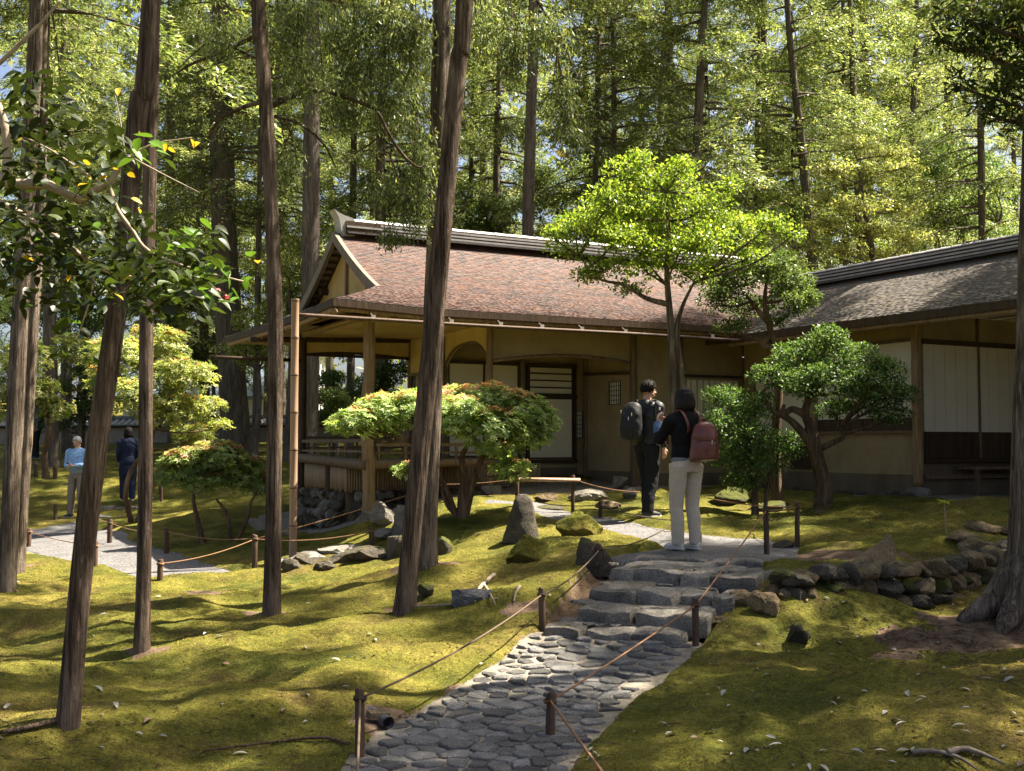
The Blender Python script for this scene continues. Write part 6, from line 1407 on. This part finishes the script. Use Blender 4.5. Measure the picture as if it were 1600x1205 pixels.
def person(label, loc, rz, Hh, wear, arms, feet, head=(0, 0), skin='skin', hair=('short', 'hair_black'), female=False, jacket_len=.50, loose=1.0, sub=None, lean=0.0, hem=None):
    e = empty('person', loc, label, 'person', rz=rz); k = Hh / 1.72; S = lambda *p: Vector(p) * k; sw = .178 if female else .20; hw = .105 if female else .095
    hipz, chz, shz = .90, 1.26, 1.41
    ft = [S(feet[i][0], feet[i][1], .07 + feet[i][2] if len(feet[i]) > 2 else .07) for i in (0, 1)]
    hips = [S(-hw, 0, .88), S(hw, 0, .88)]; knees = [hips[i].lerp(ft[i], .50) + S(0, .035, 0) for i in (0, 1)]
    L_ = lean
    tor = [S(0, 0, .84), S(0, .0, .96), S(0, .01 + L_ * .3, 1.08), S(0, .0 + L_ * .7, 1.26), S(0, -.01 + L_, 1.40), S(0, -.005 + L_, 1.47)]
    trx = [.155, .165, .138, .158, .150, .06] if female else [.155, .155, .150, .175, .175, .065]
    try_ = [.115, .115, .095, .112, .085, .06] if female else [.105, .108, .105, .120, .090, .062]
    neck = S(0, .0 + L_, 1.45); hc = S(0, .03 + L_, 1.605)
    hm = Matrix.Rotation(head[0], 3, 'Z') @ Matrix.Rotation(head[1], 3, 'X')
    bm_ = MB()
    etube(bm_, tor, [r_ * k * .93 for r_ in trx], [r_ * k * .93 for r_ in try_], n=18)
    for i in (0, 1):
        etube(bm_, [hips[i], hips[i].lerp(knees[i], .5), knees[i], knees[i].lerp(ft[i], .35) + S(0, -.015, 0), ft[i]], [.085 * k, .070 * k, .052 * k, .050 * k, .036 * k], [.088 * k, .075 * k, .055 * k, .055 * k, .040 * k], n=18)
        sh, el, wr, hd, pm = [Vector(q) for q in arms[i][:5]]; sh, el, wr = sh * k, el * k, wr * k
        etube(bm_, [S(0, L_, 1.36).lerp(sh, .5), sh, sh.lerp(el, .5), el, el.lerp(wr, .35), wr], [.05 * k, .052 * k, .043 * k, .036 * k, .036 * k, .024 * k], [.055 * k, .054 * k, .045 * k, .038 * k, .036 * k, .022 * k], side=(0, .3, 1) if abs((el - sh).normalized().z) < .7 else (1, 0, 0), n=18)
        hand(bm_, wr, hd, pm, k, arms[i][5] if len(arms[i]) > 5 else .45, 1 if i == 1 else -1)
    etube(bm_, [neck - S(0, 0, .03), neck + S(0, .012, .05), hc + hm @ S(0, -.02, -.06)], [.062 * k, .054 * k, .056 * k], [.060 * k, .056 * k, .058 * k], n=8)
    def hp(x, y, z): return hc + hm @ S(x, y, z)
    blob(bm_, hp(0, -.005, .025), S(.076, .094, .095), hm); blob(bm_, hp(0, .028, -.045), S(.058, .066, .072), hm); blob(bm_, hp(0, .050, -.085), S(.032, .030, .026), hm)
    etube(bm_, [hp(0, .088, .02), hp(0, .108, -.015), hp(0, .098, -.030)], [.009 * k, .014 * k, .016 * k], [.01 * k, .012 * k, .010 * k], n=6, sides=8)
    for s_ in (-1, 1): blob(bm_, hp(s_ * .078, -.005, -.005), S(.010, .020, .032), hm); blob(bm_, hp(s_ * .034, .078, .026), S(.022, .012, .008), hm); blob(bm_, hp(s_ * .035, .068, -.025), S(.022, .016, .018), hm)
    body = remesh(bm_, 'body', skin, e, .0075, 2)
    for s_ in (-1, 1): q = MB(); blob(q, hp(s_ * .031, .086, .008), S(.011, .006, .006), hm); q.build('eye', 'eye_dark', e, True)
    q = MB(); blob(q, hp(0, .090, -.055), S(.022, .008, .006), hm); q.build('mouth', 'lip', e, True)
    # trousers
    tr = MB(); etube(tr, [tor[0] - S(0, 0, .0), S(0, -.01, .92), S(0, 0, 1.03)], [(.165 + .01 * female) * k, (.172 if female else .160) * k, .145 * k], [.125 * k, .128 * k if female else .118 * k, .112 * k], n=10)
    for i in (0, 1):
        dn_ = ft[i] - S(0, .0, .015); etube(tr, [hips[i] + S(0, -.005, .03), hips[i].lerp(knees[i], .45), knees[i], knees[i].lerp(dn_, .5) + S(0, -.01, 0), dn_], [.098 * k, .088 * k * loose, .074 * k * loose, .070 * k * loose, .066 * k * loose], [.112 * k, .095 * k * loose, .078 * k * loose, .076 * k * loose, .074 * k * loose], n=22)
    remesh(tr, 'trousers', wear['trousers'], e, .010, 3, .008, 3)
    # jacket or shirt
    jk = MB(); jl = 1.47 - jacket_len
    etube(jk, [S(0, 0, jl), S(0, .0, jl + .08), S(0, .01 + L_ * .3, 1.10), S(0, L_ * .7, 1.27), S(0, -.01 + L_, 1.40), S(0, .0 + L_, 1.475)], [r_ * k for r_ in ([.172, .168, .156, .178, .168, .075] if female else [.175, .178, .176, .200, .192, .078])], [r_ * k for r_ in ([.125, .125, .115, .132, .108, .072] if female else [.125, .130, .130, .142, .112, .075])], n=20, sides=20)
    for i in (0, 1):
        sh, el, wr, hd, pm = [Vector(q) for q in arms[i][:5]]; sh, el, wr = sh * k, el * k, wr * k; cut = el.lerp(wr, .93)
        etube(jk, [S(0, L_, 1.37).lerp(sh, .55), sh, sh.lerp(el, .5), el, el.lerp(cut, .5), cut], [.07 * k, .073 * k, .062 * k, .056 * k, .050 * k, .040 * k], [.07 * k, .073 * k, .062 * k, .056 * k, .050 * k, .040 * k], side=(0, .3, 1) if abs((el - sh).normalized().z) < .7 else (1, 0, 0), n=22)
    remesh(jk, 'jacket' if 'jacket' in wear else 'shirt', wear.get('jacket') or wear['shirt'], e, .010, 2, .012, 9)
    if hem: hm_ = MB(); etube(hm_, [S(0, 0, hem[0]), S(0, 0, hem[1])], [(.178 if female else .18) * k, (.172 if female else .18) * k], [.132 * k, .132 * k], n=8); remesh(hm_, 'shirt_hem', hem[2], e, .012, 2, .006, 4)
    # shoes
    for i in (0, 1):
        f_ = ft[i]; dr = (Matrix.Rotation(feet[i][3] if len(feet[i]) > 3 else 0, 3, 'Z') @ Vector((0, 1, 0))); z0 = f_.z - .07 * k; o_ = Vector((f_.x, f_.y, z0))
        sm_ = MB(); etube(sm_, [o_ - dr * .07 * k + Vector((0, 0, .045 * k)), o_ - dr * .02 * k + Vector((0, 0, .052 * k)), o_ + dr * .08 * k + Vector((0, 0, .046 * k)), o_ + dr * .16 * k + Vector((0, 0, .034 * k)), o_ + dr * .19 * k + Vector((0, 0, .028 * k))], [.028 * k, .040 * k, .046 * k, .040 * k, .022 * k], [.030 * k, .046 * k, .038 * k, .026 * k, .016 * k], side=(dr.y, -dr.x, 0), n=14)
        etube(sm_, [o_ + Vector((0, 0, .04 * k)), o_ + Vector((0, 0, .105 * k))], [.044 * k, .040 * k], [.05 * k, .046 * k], n=5)
        so_ = remesh(sm_, 'shoe', wear['shoes'], e, .008, 2)
        sl = MB(); etube(sl, [o_ - dr * .075 * k + Vector((0, 0, .012 * k)), o_ + dr * .08 * k + Vector((0, 0, .012 * k)), o_ + dr * .195 * k + Vector((0, 0, .014 * k))], [.034 * k, .048 * k, .030 * k], [.013 * k, .013 * k, .013 * k], side=(dr.y, -dr.x, 0), n=12); sl.build('sole', 'shoe_sole', so_, True)
    # hair
    hr = MB()
    if hair[0] == 'bob':
        blob(hr, hp(0, -.016, .034), S(.084, .097, .092), hm, 3)
        for a in np.linspace(-2.0, 2.0, 13):
            c = Vector((math.sin(a) * .080, -math.cos(a) * .088 - .012, 0)); j9 = .03 * mnoise.noise((a * 5, 0, 1)); etube(hr, [hp(c.x * .9, c.y * .9, .06), hp(c.x * 1.02, c.y * 1.02, -.01), hp(c.x * 1.12, c.y * 1.04, -.08), hp(c.x * 1.0, c.y * .86, -.138 + j9)], [.026 * k, .026 * k, .024 * k, .012 * k], [.026 * k, .026 * k, .022 * k, .010 * k], n=8, sides=8)
        hb_ = remesh(hr, 'hair', hair[1], e, .007, 1, .006, 5); lk = MB(); g9 = random.Random(4)
        for j in range(110):
            a = g9.uniform(-2.5, 2.5); r9 = g9.uniform(1.10, 1.22); c = Vector((math.sin(a) * .080 * r9, -math.cos(a) * .088 * r9 - .012, 0)); zb_ = g9.uniform(-.155, -.09)
            lk.tube([hp(c.x * .25, c.y * .25 - .01, .128), hp(c.x * .80, c.y * .80, .085), hp(c.x * 1.0, c.y * 1.0, .0), hp(c.x * 1.03, c.y * 1.0, -.07), hp(c.x * .98, c.y * .95, zb_)], [.004, .006, .006, .005, .001], 5, 10)
        lk.build('hair_locks', hair[1], hb_, True)
    else:
        V, Fc = ico(3); vs = []
        for v in V:
            f_ = 1.0 + (.06 + .05 * mnoise.noise((v[0] * 5, v[1] * 5, v[2] * 5))) * (1.5 if hair[0] == 'thick' else .4); vs.append(v * f_)
        keep = lambda v: v[2] > -.62 + .55 * max(0, v[1] + .1) + (.9 * max(0, v[1] - .35))
        ids = {}; m2 = MB()
        for f in Fc:
            if all(keep(V[i]) for i in f):
                for i in f:
                    if i not in ids: ids[i] = len(m2.v); q = vs[i]; m2.v.append(tuple(hp(q[0] * .079, q[1] * .097 - .004, q[2] * .099 + .024)))
                m2.f.append(tuple(ids[i] for i in f))
        ho = m2.build('hair', hair[1], e, True); md = ho.modifiers.new('t', 'SOLIDIFY'); md.thickness = .012; md.offset = .3
        if hair[0] == 'thick':
            g9 = random.Random(2); tf_ = MB()
            for j in range(70):
                a = g9.uniform(0, 6.28); el_ = g9.uniform(.1, 1.5); v = Vector((math.cos(a) * math.cos(el_), math.sin(a) * math.cos(el_) , math.sin(el_)))
                if not keep(v): continue
                c = hp(v.x * .084, v.y * .102, v.z * .104 + .026); t_ = Vector((-v.y, v.x, -.3)) * .02 + v * .02; tf_.tube([c, c + (hm @ t_) * .6, c + (hm @ t_) * 1.1], [.010, .007, .001], 5)
            tf_.build('hair_locks', hair[1], ho, True)
        if hair[0] == 'beard':
            bd = MB(); blob(bd, hp(0, .045, -.082), S(.050, .046, .036), hm); blob(bd, hp(0, .088, -.043), S(.026, .010, .006), hm); bd.build('beard', hair[1], e, True)
    return e, hp, k
# man in black
mp = atz(1012, 823, .56); mp.z = gz(mp.x, mp.y) + .05
man, mhp, mk = person('man in black jacket and trousers looking away beside the woman with the red backpack', mp, R(-52), 1.72, {'jacket': 'black_cloth', 'trousers': 'black_trouser', 'shoes': 'shoe_dark'},
  [((-.205, 0, 1.39), (-.25, .06, 1.12), (-.18, .24, .98), (.1, .6, -.5), (.3, 0, 0)), ((.205, 0, 1.39), (.245, -.02, 1.11), (.24, .06, .87), (.0, .12, -1), (-1, .1, 0), .35)],
  [(-.13, .14, 0, .15), (.12, -.12, 0, -.2)], head=(R(-12), R(-4)), hair=('thick', 'hair_black'), jacket_len=.56, loose=1.05)
# woman
wp = atz(1073, 857, .56); wp.z = gz(wp.x, wp.y) + .05
wom, whp, wk = person('woman in black top and beige trousers raising a phone above the steps', wp, R(32), 1.62, {'jacket': 'black_knit', 'trousers': 'beige_cloth', 'shoes': 'shoe_white'},
  [((-.18, .02, 1.38), (-.20, .20, 1.17), (-.085, .36, 1.36), (.25, .35, .9), (.4, -.2, 0), .75), ((.18, .02, 1.38), (.20, .20, 1.15), (.045, .37, 1.33), (-.3, .4, .8), (-.5, -.1, 0), .75)],
  [(-.075, .05, 0, .1), (.095, -.03, 0, -.15)], head=(R(6), R(-2)), skin='skin_pale', hair=('bob', 'hair_brown'), female=True, jacket_len=.50, loose=.98, hem=(.935, .985, 'grey_coat'))
for s_ in (0,):
    cu = MB(); k = wk; el, wr = Vector((-.20, .20, 1.17)) * k, Vector((-.085, .36, 1.36)) * k; etube(cu, [el.lerp(wr, .30), el.lerp(wr, .6), el.lerp(wr, .96)], [.060 * k, .056 * k, .047 * k], [.060 * k, .056 * k, .047 * k], side=(0, 0, 1), n=10); remesh(cu, 'sleeve', 'denim', wom, .010, 2, .008, 5)
pho = empty('phone', wom.matrix_basis @ (Vector((-.02, .44, 1.47)) * wk), 'dark phone held up by the woman with the red backpack', 'phone', rz=R(32)); MB().box(-.038, .038, -.005, .005, -.075, .075).build('case', 'phone_black', pho); MB().box(.006, .030, -.0075, -.0055, .03, .062).build('camera_island', 'metal', pho)
# red backpack on the woman
def pack(label, owner, c, size, mat, kind):
    M = owner.matrix_basis; e = empty('backpack', M @ Vector(c), label, 'backpack', rz=owner.rotation_euler.z); sx, sy, sz = size; mb = MB()
    if kind == 'red':
        etube(mb, [(0, 0, -sz * .5), (0, 0, -sz * .45), (0, -.01, -sz * .1), (0, -.005, sz * .2), (0, .005, sz * .42), (0, .01, sz * .5)], [sx * .50, sx * .54, sx * .50, sx * .46, sx * .36, sx * .16], [sy * .5, sy * .54, sy * .52, sy * .46, sy * .34, sy * .14], n=18, sides=20)
        b_ = remesh(mb, 'bag', mat, e, .010, 3, .003, 3)
        fl = MB(); etube(fl, [(0, -.012, sz * .02), (0, -.014, sz * .2), (0, -.004, sz * .43), (0, .006, sz * .515)], [sx * .46, sx * .475, sx * .375, sx * .17], [sy * .53, sy * .50, sy * .365, sy * .15], n=14, sides=20); remesh(fl, 'flap', mat, e, .010, 2)
        q = MB(); blob(q, (0, -sy * .56, sz * .02), (.008, .006, .008)); q.build('stud', 'metal', e, True)
        q = MB(); blob(q, (0, -sy * .56, -sz * .04), (.007, .006, .007)); q.build('stud', 'metal', e, True)
        MB().bar((-sx * .38, -sy * .40, sz * .0), (-sx * .52, -sy * .1, sz * .10), .02, .012).build('side_strap', 'red_leather', e)
        q = MB(); q.tube([(-.035, .03, sz * .45), (-.03, .02, sz * .60), (.03, .02, sz * .60), (.035, .03, sz * .45)], .010, 8, 14); q.build('grab_handle', mat, e, True)
    else:
        etube(mb, [(0, 0, -sz * .5), (0, 0, -sz * .44), (0, -.02, -sz * .1), (0, -.01, sz * .2), (0, .01, sz * .42), (0, .02, sz * .5)], [sx * .42, sx * .50, sx * .52, sx * .50, sx * .40, sx * .22], [sy * .4, sy * .52, sy * .56, sy * .50, sy * .38, sy * .2], n=18, sides=20)
        b_ = remesh(mb, 'bag', mat, e, .011, 3, .006, 3)
        pk = MB(); etube(pk, [(0, -sy * .42, -sz * .42), (0, -sy * .48, -sz * .15), (0, -sy * .42, sz * .08)], [sx * .36, sx * .38, sx * .30], [sy * .2, sy * .24, sy * .16], n=10); remesh(pk, 'pocket', mat, e, .011, 3)
        for (x, z) in ((.05, .12), (-.06, .30), (.10, .22)): MB().bar((sx * x * 4, -sy * .60, sz * z), (sx * x * 4 - .005, -sy * .58, sz * z - .035), .010, .006).build('zip_pull', 'metal', e)
        q = MB(); q.tube([(-.03, sy * .3, sz * .46), (-.02, sy * .3, sz * .56), (.02, sy * .3, sz * .56), (.03, sy * .3, sz * .46)], .008, 8, 12); q.build('grab_handle', mat, e, True)
    k = wk if kind == 'red' else mk; cz = Vector(c)
    for s_ in (-1, 1):
        w0 = .09 if kind == 'red' else .11
        pts = [Vector((s_ * w0 * .8, -.13, 1.24)) * k, Vector((s_ * w0 * 1.05, -.145 if kind == 'red' else -.13, 1.34)) * k, Vector((s_ * w0 * 1.2, -.06, 1.475)) * k, Vector((s_ * w0 * 1.3, .06, 1.45)) * k, Vector((s_ * w0 * 1.4, .155, 1.30)) * k, Vector((s_ * w0 * 1.9, .10, 1.12)) * k]
        st = MB(); etube(st, [p - cz for p in pts], [.018] * 6, [.006] * 6, side=(1, 0, 0), n=22, sides=10); st.build('strap', mat if kind == 'red' else 'pack_black', e, True)
    return e
pack('rounded dark red leather backpack on the back of the woman', wom, Vector((.04, -.24, 1.15)) * wk, (.31, .22, .37), 'red_leather', 'red')
pack('black backpack on the back of the man in black', man, Vector((0, -.255, 1.20)) * mk, (.30, .22, .48), 'pack_black', 'black')
# man in the blue shirt
bp = GM(117, 810)
blu, bhp, bk_ = person('grey haired man in blue shirt and taupe trousers looking down at his phone', bp + Vector((0, .1, .01)), R(168), 1.74, {'shirt': 'blue_shirt', 'trousers': 'taupe_cloth', 'shoes': 'shoe_dark'},
  [((-.205, 0, 1.39), (-.25, .02, 1.13), (-.05, .24, 1.10), (.5, .4, .15), (.2, .0, 1), .8), ((.205, 0, 1.39), (.25, .02, 1.12), (.06, .24, 1.08), (-.6, .4, .1), (-.2, 0, 1), .8)],
  [(-.13, .02, 0, .2), (.13, .03, 0, -.2)], head=(0, R(-28)), skin='skin_pale', hair=('beard', 'hair_grey'), jacket_len=.50, hem=(.93, 1.10, 'grey_knit'))
ph2 = MB().box(-.036, .036, -.07, .07, 0, .01).build('phone', 'phone_black'); ph2.location = blu.matrix_basis @ (Vector((.0, .33, 1.14)) * bk_); ph2.rotation_euler = (.3, 0, R(168)); tag(ph2, 'small dark phone in the hands of the man in the blue shirt', 'phone')
# two people further away
q = at(199, 795, 25.6); q.z = gz(q.x, q.y) + .12
person('figure in long navy clothes on the far garden steps behind the slim trunk', q, R(20), 1.62, {'jacket': 'navy_cloth', 'trousers': 'navy_cloth', 'shoes': 'shoe_dark'},
  [((-.18, 0, 1.38), (-.22, .0, 1.12), (-.20, .1, .90), (0, .1, -1), (1, 0, 0)), ((.18, 0, 1.38), (.22, 0, 1.12), (.20, .1, .90), (0, .1, -1), (-1, 0, 0))], [(-.1, .02, 0), (.1, -.04, 0)], hair=('bob', 'hair_black'), female=True, jacket_len=.85, loose=1.15)
q = at(54, 735, 31); q.z = gz(q.x, q.y)
person('far figure in a grey coat behind the trunks at the left edge', q, R(150), 1.65, {'jacket': 'grey_coat', 'trousers': 'black_trouser', 'shoes': 'shoe_dark'},
  [((-.18, 0, 1.38), (-.22, .0, 1.12), (-.20, .1, .90), (0, .1, -1), (1, 0, 0)), ((.18, 0, 1.38), (.22, 0, 1.12), (.20, .1, .90), (0, .1, -1), (-1, 0, 0))], [(-.1, .02, 0), (.1, -.04, 0)], hair=('short', 'hair_black'), jacket_len=.70)
